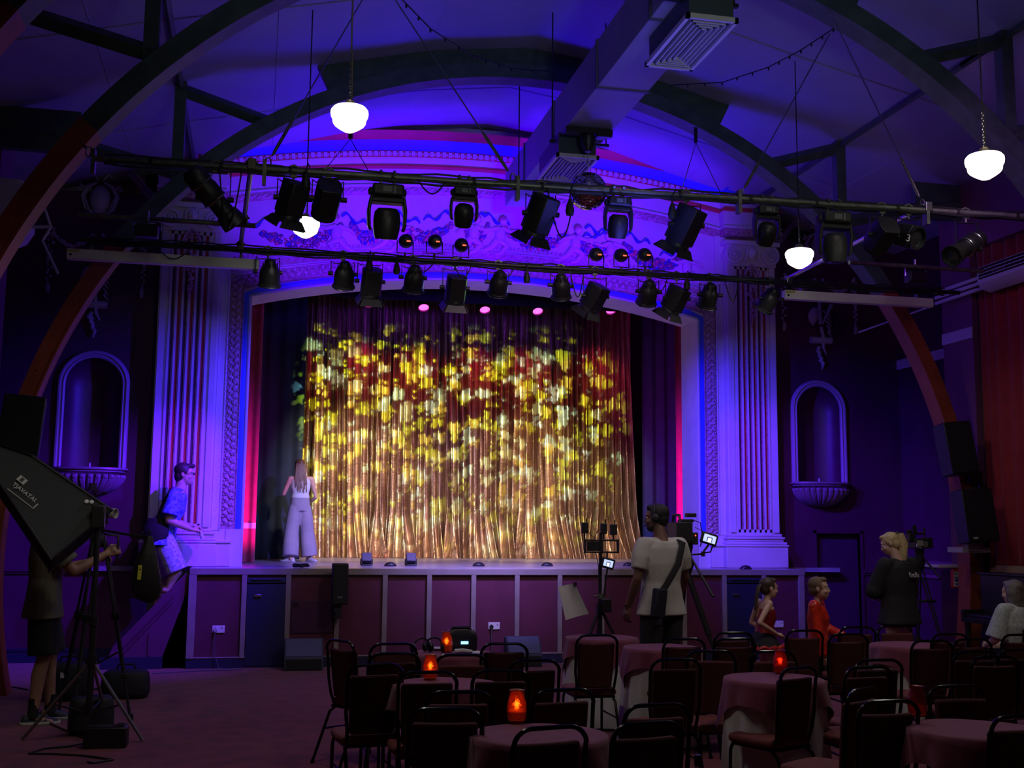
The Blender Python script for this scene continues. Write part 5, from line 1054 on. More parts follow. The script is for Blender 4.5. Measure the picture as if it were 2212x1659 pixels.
for px, lb in ((843, 'low dark dome between the two small floor lamps'), (1034, 'low dark dome on the stage edge, centre'), (1182, 'low dark dome on the stage edge left of the monitor stand'), (1358, 'low dark dome on the stage edge left of the cameraman'), (1525, 'low dark dome on the stage edge under the right column')):
    p = at(px, 1223, z=ZS); p.z = ZS + 0.001; t = thing('boundary_microphone', lb, 'microphone', (p.x, YS + 0.12 if px > 1500 else p.y, p.z), 0, 'low domes along the stage edge')
    b = MB(); b.lathe([(0.085, 0.0), (0.085, 0.008), (0.07, 0.03), (0.045, 0.048), (0.0, 0.055)], 20, Matrix.Diagonal((1, 0.7, 1, 1))); b.build('shell', M_BLK, t); b = MB(); b.box((-0.05, -0.063, 0.002), (0.05, -0.058, 0.02)); b.build('front_grille', M_BLKM, t)
p = at(643, 1221, z=ZS); b = MB(); rr = random.Random(5)
b.tube([(0.1 * math.cos(a) * (0.6 + 0.4 * rr.random()), 0.07 * math.sin(a) * (0.6 + 0.4 * rr.random()), 0.015 + 0.03 * rr.random()) for a in np.linspace(0, 9 * PI, 60)], 0.011, 6); o = b.build('cable_coil', M_CABLE); o.location = (p.x, YS + 0.3, ZS); props(o, 'small heap of black cable on the stage edge below the woman', 'cable')
# ---- right-hand corner: ledge, fire call point, loudspeakers, curtain, piano
b = MB(); b.box((9.14, 13.06, 0), (9.27, YW, 1.22)); b.m = 1; b.box((9.08, 13.06, 1.22), (9.27, YW, 1.29)); b.box((9.11, 13.06, 1.06), (9.15, YW, 1.10)); trim(b, [M_BURG, M_PINKW], smooth=False)
X0 = at(2042, 1250, y=13.0).x
b = MB(); b.box((X0, 12.66, 0), (8.7, 13.1, 1.2)); b.m = 1; b.box((X0 - 0.05, 12.6, 1.2), (8.7, 13.1, 1.25)); trim(b, [M_BURG, M_BURG], smooth=False)
q0, q1 = at(2025, 1206, y=12.62), at(2093, 1197, y=12.62)
b = MB(); b.box((q0.x, 12.6, 1.252), (q1.x, 12.9, 1.285)); o = b.build('board', M_LAV, bevel=0.003); props(o, 'pale flat board lying on the dark ledge in the right corner', 'board')
p = at(2070, 1249, y=12.62); t = thing('fire_call_point', 'red fire alarm box with white instruction sheet on the right ledge wall', 'fire alarm', (p.x, 12.66, p.z)); M_FIRE = mat('fire_red', (0.6, 0.03, 0.02), 0.4)
b = MB(); b.box((-0.085, -0.07, -0.115), (0.085, 0, 0.115)); b.build('box', M_FIRE, t, bevel=0.008); b = MB(); b.box((-0.08, -0.074, -0.1), (0.045, -0.069, 0.08)); pl = b.build('instruction_sheet', M_WHITE, t)
text('print', 'Fire action', 0.026, Matrix.Translation((-0.018, -0.075, 0.055)) @ Matrix.Rotation(PI / 2, 4, 'X'), mat('blue_print', (0.05, 0.06, 0.4), 0.6), pl)
b = MB(); b.box((-0.07, -0.0755, 0.0), (0.035, -0.0745, 0.012)); b.box((-0.07, -0.0755, -0.04), (0.0, -0.0745, -0.01)); b.box((-0.06, -0.0755, -0.085), (-0.03, -0.0745, -0.06)); b.box((0.0, -0.0755, -0.08), (0.03, -0.0745, -0.05)); b.build('print_block', mat('blue_print', (0.05, 0.06, 0.4), 0.6), pl)
p = at(2087, 1245, y=12.62); t = thing('warning_sign', 'narrow upright red and white sign beside the fire box', 'sign', (p.x, 12.655, p.z)); b = MB(); b.box((-0.022, -0.004, -0.1), (0.022, 0.0, 0.1)); b.build('plate', M_WHITE, t)
b = MB(); b.box((-0.017, -0.006, -0.095), (0.017, -0.003, 0.095)); b.build('red_field', M_FIRE, t)
text('lettering', 'FIRE EXIT', 0.028, Matrix.Translation((0, -0.0065, 0)) @ Matrix.Rotation(PI / 2, 4, 'X') @ Matrix.Rotation(PI / 2, 4, 'Z'), M_WHITE, t)
def loudspeaker(px, py, Y, w_, h_, tilt, roll, lb, badge=True):
    p = at(px, py, y=Y); t = thing('loudspeaker', lb, 'speaker', p, 0, 'black loudspeakers on the side walls'); R = Rxyz(math.radians(tilt), math.radians(roll), 0).to_4x4()
    b = MB(); b.M = R; b.prism([(-w_ / 2, -0.14), (w_ / 2, -0.14), (w_ / 2 * 0.8, 0.16), (-w_ / 2 * 0.8, 0.16)], lambda a, q, d: Vector((a, q, d)), (-h_ / 2, h_ / 2)); b.build('cabinet', M_BLK, t, bevel=0.012)
    b = MB(); b.M = R; b.box((-w_ / 2 + 0.02, -0.148, -h_ / 2 + 0.02), (w_ / 2 - 0.02, -0.138, h_ / 2 - 0.02)); b.build('grille', M_BLKM, t)
    if badge: b = MB(); b.M = R; b.cbox((-w_ * 0.3, -0.15, -h_ * 0.42), (0.06, 0.006, 0.022)); b.build('badge', mat('silver_badge', (0.5, 0.5, 0.5), 0.3), t)
    return t, p
loudspeaker(2063, 970, 12.1, 0.36, 0.62, -6, -6, 'black loudspeaker mounted on the foot of the right arch', False)
t, p = loudspeaker(2103, 1115, 11.9, 0.4, 0.62, -6, -4, 'larger black loudspeaker on the ledge under the wall speaker'); b = MB(); b.box((-0.16, 0.0, -0.42), (0.2, 0.3, -0.36)); b.box((-0.1, -0.02, -0.4), (0.1, 0.06, -0.3)); b.build('stand', mat('pale_stand', (0.4, 0.36, 0.4), 0.5), t)
t = thing('speaker_pole', 'dark pole and clamp between the two right loudspeakers', 'pole', at(2108, 1150, y=12.25)); top = at(2106, 1000, y=12.25) - t.location; b = MB(); b.cyl((0, 0, -0.3), top, 0.03, n=10); b.build('pole', M_BLK, t)
b = MB(); z = at(2108, 1030, y=12.25).z - t.location.z; b.box((-0.09, -0.06, z - 0.08), (0.09, 0.06, z + 0.06)); b.tube([(0, 0, z), (0.2, 0.0, z - 0.15), (0.3, 0, z - 0.3)], 0.014, 6); b.build('clamp', M_BLK, t, bevel=0.01)
loudspeaker(50, 925, 12.1, 0.4, 0.62, -6, 4, 'black loudspeaker at the foot of the left arch', False)
def side_curtain():
    yb0, yb1 = 12.25, 7.0; zt = at(2138, 525, x=8.5).z + 0.03
    def fn(u, v): y = yb0 + (yb1 - yb0) * u; return Vector((8.6 + 0.045 * math.sin(u * 150) + 0.02 * math.sin(u * 61), y, 1.08 + (zt - 1.08) * v))
    b = MB(); b.grid(fn, 260, 6, (0.012, 0, 0)); o = b.build('side_curtain', mat('dark_red_curtain', (0.34, 0.02, 0.03), 0.8, 0, 0.1, 8, sheen=0.3), sharp=180); props(o, 'long dark red curtain on the right wall', 'curtain')
    b = MB(); b.grid(lambda u, v: fn(u, 0) + Vector((-0.012, 0, 0.06 + 0.16 * v)), 260, 2); b.build('pale_band', mat('tan_band', (0.4, 0.24, 0.18), 0.8), o, sharp=180)
side_curtain()
# upright piano against the right wall
t = thing('upright_piano', 'dark upright piano at the right, keyboard lid towards the hall', 'piano', (8.2, 11.3, 0), 0); M_PIANO = mat('dark_piano', (0.02, 0.018, 0.024), 0.3)
b = MB(); b.box((0.05, -0.65, 0.02), (0.36, 0.65, 1.2)); b.build('case', M_PIANO, t, bevel=0.01); b = MB(); b.box((-0.22, -0.65, 0.66), (0.05, 0.65, 0.72)); b.box((-0.22, -0.65, 0.72), (0.05, -0.6, 0.8)); b.box((-0.22, 0.6, 0.72), (0.05, 0.65, 0.8)); b.build('key_bed', M_PIANO, t, bevel=0.008)
b = MB(); b.box((-0.2, -0.6, 0.72), (0.05, 0.6, 0.755)); b.build('keyboard_lid', M_PIANO, t, bevel=0.012); b = MB(); b.box((0.02, -0.67, 1.2), (0.38, 0.67, 1.225)); b.build('top_lid', M_PIANO, t, bevel=0.006)
for s in (-1, 1): b = MB(); b.tube([(-0.17, s * 0.6, 0.66), (-0.17, s * 0.6, 0.0)], [0.035, 0.022], 10); b.build('leg', M_PIANO, t)
b = MB(); b.box((0.0, -0.2, 0.9), (0.04, 0.2, 1.1)); b.build('music_desk', M_PIANO, t)
# bottle at the bottom edge
p = at(1508, 1640, z=0.80); t = thing('water_bottle', 'clear bottle with dark cap at the bottom edge of the photo', 'bottle', (p.x, p.y, 0.63))
b = MB(); b.lathe([(0, 0), (0.03, 0.0), (0.033, 0.02), (0.033, 0.09), (0.026, 0.12), (0.012, 0.145), (0.012, 0.15), (0, 0.15)], 20); b.build('body', mat('clear_plastic', (0.75, 0.75, 0.95), 0.1, trans=0.9, bump=0.4, bscale=60), t); b = MB(); b.lathe([(0.0135, 0.146), (0.0145, 0.15), (0.0145, 0.18), (0.012, 0.186), (0, 0.186)], 16); b.build('cap', M_BLK, t)
BT = p
t = thing('side_table', 'small dark side table holding the bottle at the bottom edge', 'table', (p.x, p.y, 0)); b = MB(); b.box((-0.14, -0.14, 0.6), (0.14, 0.14, 0.629)); b.build('tabletop', M_BLK, t, bevel=0.004); b = MB(); b.cyl((0, 0, 0.0), (0, 0, 0.6), 0.025); b.lathe([(0, 0), (0.12, 0), (0.12, 0.012), (0.03, 0.03)], 20); b.build('pedestal', M_BLK, t)
# ================================================================== PEOPLE
def skinmat(n, c): return mat(n, c, 0.5, 0, 0.06, 12)
SK_FAIR = skinmat('fair_skin', (0.58, 0.36, 0.27)); SK_TAN = skinmat('tan_skin', (0.36, 0.2, 0.13)); SK_BRN = skinmat('brown_skin', (0.17, 0.085, 0.055))
M_EYEW = mat('eye_white', (0.75, 0.73, 0.7), 0.25); M_EYED = mat('eye_iris', (0.03, 0.02, 0.015), 0.2)
class Body:
    """joints in the body's own frame: (right, forward, up) in metres for a 1.75 m adult, scaled by k"""
    def __init__(s, name, label, base, theta, k, group=None, cat='person'):
        s.k = k; s.t = thing(name, label, cat, base, math.radians(theta), group)
    def v(s, p): return Vector(p) * s.k
def limb(b, pts, rs, n=12):
    b.tube(pts, rs, n)
    for p, r in zip(pts, rs): b.ball(p, r, 10, 7)
def hand(b, w, d, pn, k, side, curl=0.5, spread=0.12):
    """wrist w, direction d, palm normal pn; five fingers of their own length and bend, thumb from the side of the palm"""
    d = Vector(d).normalized(); pn = Vector(pn); pn = (pn - d * pn.dot(d)).normalized(); sd = d.cross(pn) * side
    c = Vector(w)
    for q in (-0.028, -0.01, 0.01, 0.028): b.tube([c + sd * q * 0.6 * k, c + (d * 0.045 + sd * q) * k, c + (d * 0.09 + sd * q * 1.05) * k], [0.016 * k, 0.0165 * k, 0.013 * k], 8)
    b.ball(c + d * 0.05 * k, (0.03 * k,) * 3, 10, 7)
    for i, (q, L, cu) in enumerate(((-0.033, 0.06, 1.2), (-0.011, 0.075, 1.05), (0.011, 0.08, 1.0), (0.033, 0.072, 0.85))):
        p = c + (d * 0.09 + sd * q * 1.02) * k; a = 0.25 * curl * cu; pts = [p]; rs = [0.0095 * k]
        dr = (d + sd * spread * q * 20 * (1 - curl)).normalized()
        for j, f in enumerate((0.45, 0.32, 0.23)):
            a += (0.75, 0.95, 0.6)[j] * curl * cu; p = p + (dr * math.cos(a) + pn * math.sin(a)) * L * f * k; pts.append(p); rs.append((0.0088, 0.008, 0.0065)[j] * k)
        limb(b, pts, rs, 7)
    p = c + (d * 0.025 + sd * 0.03) * k; t1 = p + (d * 0.03 + sd * 0.026 + pn * 0.012) * k; t2 = t1 + (d * 0.028 + sd * 0.006 + pn * 0.02 * (0.4 + curl)) * k; t3 = t2 + (d * 0.022 - sd * 0.004 + pn * 0.016 * curl) * k
    limb(b, [p, t1, t2, t3], [0.016 * k, 0.0125 * k, 0.0105 * k, 0.008 * k], 8)
def head_parts(b, c, F, U, k, child=False):
    R = F.cross(U); M = Matrix(((R.x, F.x, U.x), (R.y, F.y, U.y), (R.z, F.z, U.z)))
    P = lambda r, f, u: Vector(c) + (R * r + F * f + U * u) * k
    b.ball(P(0, -0.012, 0.035), Vector((0.074, 0.093, 0.083)) * k, 18, 12, M); b.ball(P(0, 0.022, -0.03), Vector((0.06, 0.068, 0.075)) * k, 16, 10, M)
    b.ball(P(0, 0.045, -0.078), Vector((0.036, 0.034, 0.028)) * k, 12, 8, M)                        # chin
    for s in (-1, 1):
        b.ball(P(s * 0.036, 0.062, -0.022), Vector((0.024, 0.02, 0.022)) * k, 10, 7, M)              # cheek
        b.ball(P(s * 0.03, 0.074, 0.034), Vector((0.026, 0.014, 0.01)) * k, 10, 6, M)                # brow
        b.ball(P(s * 0.076, -0.012, -0.002), Vector((0.01, 0.02, 0.033)) * k, 10, 8, M)              # ear
    b.tube([P(0, 0.078, 0.022), P(0, 0.094, -0.004), P(0, 0.1, -0.022), P(0, 0.086, -0.032)], [0.009 * k, 0.01 * k, 0.0125 * k, 0.011 * k], 8)
    b.tube([P(-0.022, 0.076, -0.056), P(0, 0.086, -0.053), P(0.022, 0.076, -0.056)], [0.005 * k, 0.008 * k, 0.005 * k], 7); b.tube([P(-0.018, 0.076, -0.066), P(0, 0.084, -0.067), P(0.018, 0.076, -0.066)], [0.005 * k, 0.009 * k, 0.005 * k], 7)
    return P, M
def eyes(body, P, M, k):
    for s in (-1, 1):
        b = MB(); b.ball(P(s * 0.031, 0.0705, 0.014), 0.012 * k, 12, 8, M); e = b.build('eye', M_EYEW, body.t); b = MB(); b.ball(P(s * 0.031, 0.0795, 0.014), 0.0055 * k, 10, 6, M); b.build('iris', M_EYED, e)
def ell(c, a, d, n=20, R=None, p=0.9):
    out = []
    for i in range(n):
        t = 2 * PI * i / n; o = Vector((a * math.copysign(abs(math.cos(t)) ** p, math.cos(t)), d * math.copysign(abs(math.sin(t)) ** p, math.sin(t)), 0)); out.append(Vector(c) + (R @ o if R is not None else o))
    return out
def torso(b, pel, chest, neck, k, g=0.0, lo=None, wide=1.0, hemw=None, twist=0.0):
    """elliptic sections from the hips (or a hem below them) to the neck"""
    pel, chest, neck = Vector(pel), Vector(chest), Vector(neck); S = []
    def R_at(t): return Matrix.Rotation(twist * t, 3, 'Z')
    mid = pel.lerp(chest, 0.5)
    if lo is not None: S.append(ell(lo, (hemw or 0.185) * k * wide + g, (hemw or 0.185) * 0.66 * k + g, R=R_at(0)))
    S.append(ell(pel, 0.165 * k * wide + g, 0.112 * k + g, R=R_at(0))); S.append(ell(mid + Vector((0, 0, 0)), 0.142 * k * wide + g, 0.1 * k + g, R=R_at(0.5)))
    S.append(ell(chest, 0.168 * k * wide + g, 0.118 * k + g, R=R_at(0.9))); c2 = chest.lerp(neck, 0.62); S.append(ell(c2, 0.165 * k * wide + g, 0.092 * k + g, R=R_at(1))); c3 = chest.lerp(neck, 0.9); S.append(ell(c3, 0.095 * k + g, 0.068 * k + g, R=R_at(1)))
    b.loft(S)
def shoe(body, ank, fwd, k, m, sole, lift=0.0, name='shoe'):
    f = Vector(fwd).normalized(); r = f.cross(Vector((0, 0, 1))); a = Vector(ank); z0 = a.z - 0.078 * k; q = lambda x, y, z: Vector((a.x, a.y, z0)) + (f * y + r * x) * k + Vector((0, 0, z * k))
    b = MB(); b.loft([[q(x * w, y, z * h_) for x, z in ((-1, 0.02), (-0.9, 0.55), (-0.5, 1), (0.5, 1), (0.9, 0.55), (1, 0.02))] for y, w, h_ in ((-0.085, 0.025, 0.05), (-0.07, 0.036, 0.075), (-0.02, 0.038, 0.09), (0.04, 0.04, 0.085), (0.1, 0.048, 0.058), (0.15, 0.046, 0.046), (0.19, 0.03, 0.032))]); o = b.build(name, m, body.t, sub=1)
    b = MB(); b.loft([[q(x * w, y, z) for x, z in ((-1, 0.0), (-1.05, 0.022), (1.05, 0.022), (1, 0.0))] for y, w in ((-0.09, 0.02), (-0.07, 0.038), (0.04, 0.042), (0.11, 0.05), (0.16, 0.046), (0.2, 0.026))]); b.build('sole', sole, o, bevel=0.003)
def feet_skin(b, ank, fwd, k):
    f = Vector(fwd).normalized(); a = Vector(ank); r = f.cross(Vector((0, 0, 1)))
    limb(b, [a + Vector((0, 0, -0.03 * k)) - f * 0.04 * k, a + f * 0.06 * k + Vector((0, 0, -0.045 * k)), a + f * 0.13 * k + Vector((0, 0, -0.058 * k))], [0.034 * k, 0.034 * k, 0.026 * k], 9)
    for i in range(5): q = (i - 2) * 0.017; limb(b, [a + (f * 0.13 + r * q) * k + Vector((0, 0, -0.06 * k)), a + (f * (0.165 - 0.006 * abs(i - 1)) + r * q) * k + Vector((0, 0, -0.066 * k))], [0.012 * k, 0.009 * k], 6)
def person(name, label, base, theta, k, J, skin, vox=0.0085, headk=1.0, hair=None, bare_feet=False, curl=(0.5, 0.5), hn=None, wide=1.0, slim=1.0):
    """J: pel chest neck head(F,c) sh/el/wr L R, hip/kn/an L R"""
    B = Body(name, label, base, theta, k); b = MB(); V = {n: Vector(p) * k for n, p in J.items() if n not in ('hf', 'hu')}
    hf = Vector(J['hf']).normalized(); hu = Vector(J.get('hu', (0, 0, 1))); hu = (hu - hf * hu.dot(hf)).normalized()
    torso(b, V['pel'], V['chest'], V['neck'], k, 0, wide=wide)
    P, M = head_parts(b, V['head'], hf, hu, k * headk)
    limb(b, [V['neck'] - Vector((0, 0, 0.03 * k)), V['neck'].lerp(V['head'], 0.5), V['head'] - hu * 0.04 * k - hf * 0.015 * k], [0.062 * k * slim, 0.054 * k * slim, 0.05 * k * slim])
    for s, q in (('l', -1), ('r', 1)):
        sh, el, wr = V['sh' + s], V['el' + s], V['wr' + s]; m1 = sh.lerp(el, 0.4); m2 = el.lerp(wr, 0.3)
        limb(b, [V['neck'].lerp(V['chest'], 0.25), sh], [0.06 * k, 0.058 * k * slim]); limb(b, [sh, m1, el], [0.056 * k * slim, 0.05 * k * slim, 0.039 * k * slim]); limb(b, [el, m2, wr], [0.039 * k * slim, 0.042 * k * slim, 0.027 * k * slim])
        d = wr - el; d = (Vector(hn[0 if q < 0 else 1][0]) if hn else d).normalized(); pn = Vector(hn[0 if q < 0 else 1][1]) if hn else Vector((-q, 0, 0)); hand(b, wr, d, pn, k, -q if False else q, curl[0 if q < 0 else 1])
        hp, kn, an = V['hip' + s], V['kn' + s], V['an' + s]; limb(b, [hp, hp.lerp(kn, 0.5), kn], [0.092 * k * slim, 0.078 * k * slim, 0.054 * k * slim]); ca = kn.lerp(an, 0.3); back = Vector((0, -0.012 * k, 0)); limb(b, [kn, ca + back, an], [0.052 * k * slim, 0.056 * k * slim, 0.036 * k * slim])
        fd = Vector(J.get('ft' + s, (0.12 * q, 1, 0)))
        feet_skin(b, an, fd, k)
    b.build('body', skin, B.t, remesh=vox, smoothing=5); eyes(B, P, M, k * headk); B.P, B.M, B.V, B.hf, B.hu = P, M, V, hf, hu
    return B
def shirt(B, m, g, lo, sleeve=0.6, hemw=0.185, vox=0.01, wide=1.0, name='shirt', collar=False, cuff=1.5):
    k = B.k; V = B.V; b = MB(); torso(b, V['pel'], V['chest'], V['neck'], k, g, lo=Vector(lo) * k, wide=wide, hemw=hemw)
    for s in 'lr':
        sh, el, wr = V['sh' + s], V['el' + s], V['wr' + s]; limb(b, [V['neck'].lerp(V['chest'], 0.3), sh], [0.062 * k + g * 0.5, 0.055 * k + g * 0.5])
        if sleeve <= 1: e = sh.lerp(el, sleeve); b.tube([sh, sh.lerp(e, 0.5), e], [0.056 * k + g * 0.6, 0.06 * k + g, 0.06 * k * (cuff / 1.5) ** 0.5 + g * cuff], 14)
        else: limb(b, [sh, el, el.lerp(wr, (sleeve - 1))], [0.064 * k + g * 0.6, 0.05 * k + g, 0.042 * k + g], 14)
    if collar: b.tube([V['neck'] + Vector((0.06 * math.cos(a), 0.055 * math.sin(a), 0.02 - 0.012 * math.sin(a))) * k for a in np.linspace(0, 2 * PI, 14, endpoint=False)], 0.016 * k, 6, closed=True)
    return b.build(name, m, B.t, remesh=vox, smoothing=4)
def legwear(B, m, g, to, flare=0.0, vox=0.01, name='trousers', top=None, seat=1.0):
    """to: how far down the legs, 0 hip .. 1 knee .. 2 ankle"""
    k = B.k; V = B.V; b = MB(); top = Vector(top) * k if top else V['pel'] + Vector((0, 0, 0.1 * k)); lo = V['hipl'].lerp(V['hipr'], 0.5) + Vector((0, 0, -0.06 * k))
    b.loft([ell(lo, (0.145 * k + g) * seat, 0.108 * k + g), ell(lo.lerp(top, 0.5), (0.16 * k + g) * seat, 0.112 * k + g), ell(top, 0.14 * k + g, 0.096 * k + g)])
    for s in 'lr':
        hp, kn, an = V['hip' + s], V['kn' + s], V['an' + s]
        if to <= 1: e = hp.lerp(kn, to); b.tube([hp, hp.lerp(e, 0.5), e], [0.1 * k + g, 0.094 * k + g + flare * 0.5, 0.084 * k + g + flare], 16); b.ball(hp, 0.1 * k + g)
        else: e = kn.lerp(an, to - 1); limb(b, [hp, hp.lerp(kn, 0.5)], [0.088 * k + g, 0.085 * k + g]); b.tube([hp, hp.lerp(kn, 0.5), kn, kn.lerp(e, 0.5), e], [0.09 * k + g, 0.085 * k + g + flare * 0.3, 0.064 * k + g + flare * 0.6, 0.058 * k + g + flare * 0.9, 0.052 * k + g + flare], 16)
    return b.build(name, m, B.t, remesh=vox, smoothing=4)
def strands(b, P, rows, k, r=0.009):
    for pts in rows: b.tube([P(*p) for p in pts], [r * k * (1.0 - 0.5 * i / max(1, len(pts) - 1)) for i in range(len(pts))], 6)
def cap_hair(b, P, M, k, back=0.0, low=0.0, puff=1.0):
    b.ball(P(0, -0.028, 0.048), Vector((0.081, 0.092, 0.079)) * k * puff, 18, 12, M); b.ball(P(0, -0.05, 0.0 - low), Vector((0.07, 0.062, 0.075)) * k * puff, 16, 10, M); b.ball(P(0, 0.036, 0.094), Vector((0.058, 0.04, 0.03)) * k, 14, 8, M)
    for s in (-1, 1): b.ball(P(s * 0.07, 0.0, 0.03), Vector((0.012, 0.03, 0.035)) * k, 10, 7, M)
STAND = dict(pel=(0, 0, 0.95), chest=(0, 0.01, 1.25), neck=(0, -0.01, 1.46), head=(0, 0.02, 1.635), hf=(0, 1, 0), shl=(-0.185, -0.01, 1.41), shr=(0.185, -0.01, 1.41), ell=(-0.225, -0.02, 1.12), elr=(0.225, -0.02, 1.12), wrl=(-0.23, 0.05, 0.87), wrr=(0.23, 0.05, 0.87),
             hipl=(-0.09, 0, 0.92), hipr=(0.09, 0, 0.92), knl=(-0.1, 0.02, 0.5), knr=(0.1, 0.02, 0.5), anl=(-0.11, -0.02, 0.08), anr=(0.11, -0.02, 0.08))
def pose(**k): d = dict(STAND); d.update(k); return d
def cloth(n, c, **k): return mat(n, c, 0.85, 0, k.pop('noise', 0.05), k.pop('ns', 8), 0.35, k.pop('bs', 14), **k)
# --- cameraman in the middle: back turned, head to the left, arms hanging
C0 = at(1428, 1200, y=10.15); HC = at(1428, 1090, y=10.15).z
B = person('person', 'man in off-white t-shirt seen from behind at the cine camera, head turned left', (C0.x, C0.y, 0), 12, HC / 1.75,
           pose(hf=(-0.75, 0.62, -0.05), head=(-0.025, 0.04, 1.63), wrl=(-0.27, 0.1, 0.88), ell=(-0.25, -0.03, 1.13), elr=(0.27, 0.05, 1.14), wrr=(0.33, 0.22, 0.97), anl=(-0.12, -0.1, 0.08), knl=(-0.11, 0.0, 0.5), anr=(0.13, 0.08, 0.08)), SK_BRN, hn=(((-0.05, 0.2, -1), (0.9, 0.2, 0)), ((0.05, 0.5, -0.8), (-0.9, 0.2, 0))), curl=(0.55, 0.6))
shirt(B, cloth('off_white_cotton', (0.5, 0.5, 0.44)), 0.024, (0, 0.0, 0.82), 0.74, 0.2, wide=1.07, cuff=1.0)
legwear(B, cloth('black_trousers', (0.02, 0.02, 0.022)), 0.012, 1.96, 0.02)
for s in 'lr': shoe(B, B.V['an' + s], (0.1, 1, 0), B.k, M_BLK, M_BLKM)
b = MB(); cap_hair(b, B.P, B.M, B.k, puff=1.03); b.ball(B.P(0, 0.03, -0.075), Vector((0.056, 0.055, 0.04)) * B.k, 14, 8, B.M); b.build('hair', mat('black_hair', (0.008, 0.007, 0.007), 0.7), B.t, remesh=0.009)
b = MB(); b.tube([B.P(0.085 * math.cos(a), -0.01, 0.03 + 0.1 * math.sin(a)) for a in np.linspace(-0.2, PI + 0.2, 18)], 0.011 * B.k, 8, flat=0.5)
for s in (-1, 1): b.ball(B.P(s * 0.09, -0.01, 0.0), Vector((0.022, 0.036, 0.042)) * B.k, 12, 8, B.M)
b.tube([B.P(-0.1, 0, -0.01), B.P(-0.1, 0.06, -0.05), B.P(-0.05, 0.12, -0.065)], 0.005, 6); b.build('headset', M_BLK, B.t)
k = B.k; b = MB(); b.tube([Vector(p) * k for p in ((0.13, 0.02, 1.475), (0.15, -0.11, 1.43), (0.06, -0.175, 1.25), (-0.05, -0.165, 1.08), (-0.13, -0.15, 0.98))], 0.026 * k, 8, flat=0.25); b.build('strap', M_BLKM, B.t)
b = MB(); b.cbox(Vector((-0.13, -0.17, 0.93)) * k, Vector((0.12, 0.07, 0.24)) * k, Rxyz(0.05, 0.1, 0.2)); b.cbox(Vector((-0.135, -0.17, 0.79)) * k, Vector((0.06, 0.05, 0.1)) * k); b.build('shoulder_bag', mat('dark_bag', (0.015, 0.015, 0.03), 0.7), B.t, bevel=0.015)
b = MB(); b.lathe([(0.034, 0), (0.036, 0.008), (0.034, 0.016)], 16, Matrix.Translation(B.V['wrl'] + Vector((0, 0, 0.01)))); b.build('wristband', M_BLK, B.t)
# --- operator at the left behind the soft box
C1 = at(78, 1561, z=0.0)
B = person('person', 'man in khaki t-shirt and black shorts at the left, head hidden by the soft box', (C1.x, C1.y, 0), -78, 1.0 * 1.09,
           pose(shl=(-0.17, -0.02, 1.41), ell=(-0.2, 0.16, 1.17), wrl=(-0.12, 0.38, 1.24), shr=(0.18, -0.01, 1.41), elr=(0.2, 0.2, 1.16), wrr=(0.12, 0.44, 1.3), anl=(-0.1, 0.1, 0.08), knl=(-0.1, 0.08, 0.5), anr=(0.1, -0.03, 0.08), head=(0, 0.05, 1.63)), SK_TAN, curl=(0.9, 0.95), hn=(((0.1, 0.9, 0.3), (0.3, 0.1, -0.9)), ((-0.1, 0.9, 0.35), (-0.9, 0.2, -0.3))))
shirt(B, cloth('khaki_cotton', (0.17, 0.17, 0.11)), 0.026, (0, 0.0, 0.8), 0.75, 0.205, wide=1.1, cuff=1.6)
legwear(B, cloth('black_trousers', (0.02, 0.02, 0.022)), 0.016, 0.95, 0.02, name='shorts')
M_SNK = mat('navy_trainer', (0.02, 0.028, 0.045), 0.6, 0, 0.2, 40); M_SOLE = mat('pale_sole', (0.5, 0.52, 0.48), 0.6)
for s in 'lr':
    shoe(B, B.V['an' + s], (0, 1, 0), B.k, M_SNK, M_SOLE)
    b = MB(); a = B.V['an' + s]; b.tube([a + Vector((0, 0, -0.03)), a + Vector((0, 0, 0.05)), a + Vector((0, 0.003, 0.13))], [0.05, 0.044, 0.046], 14); b.build('sock', M_BLKM, B.t)
b = MB(); cap_hair(b, B.P, B.M, B.k); b.build('hair', mat('black_hair', (0.008, 0.007, 0.007), 0.7), B.t, remesh=0.01)
OPW = B.t.matrix_basis @ (B.V['wrr'] + Vector((-0.01, 0.09, 0.03)))
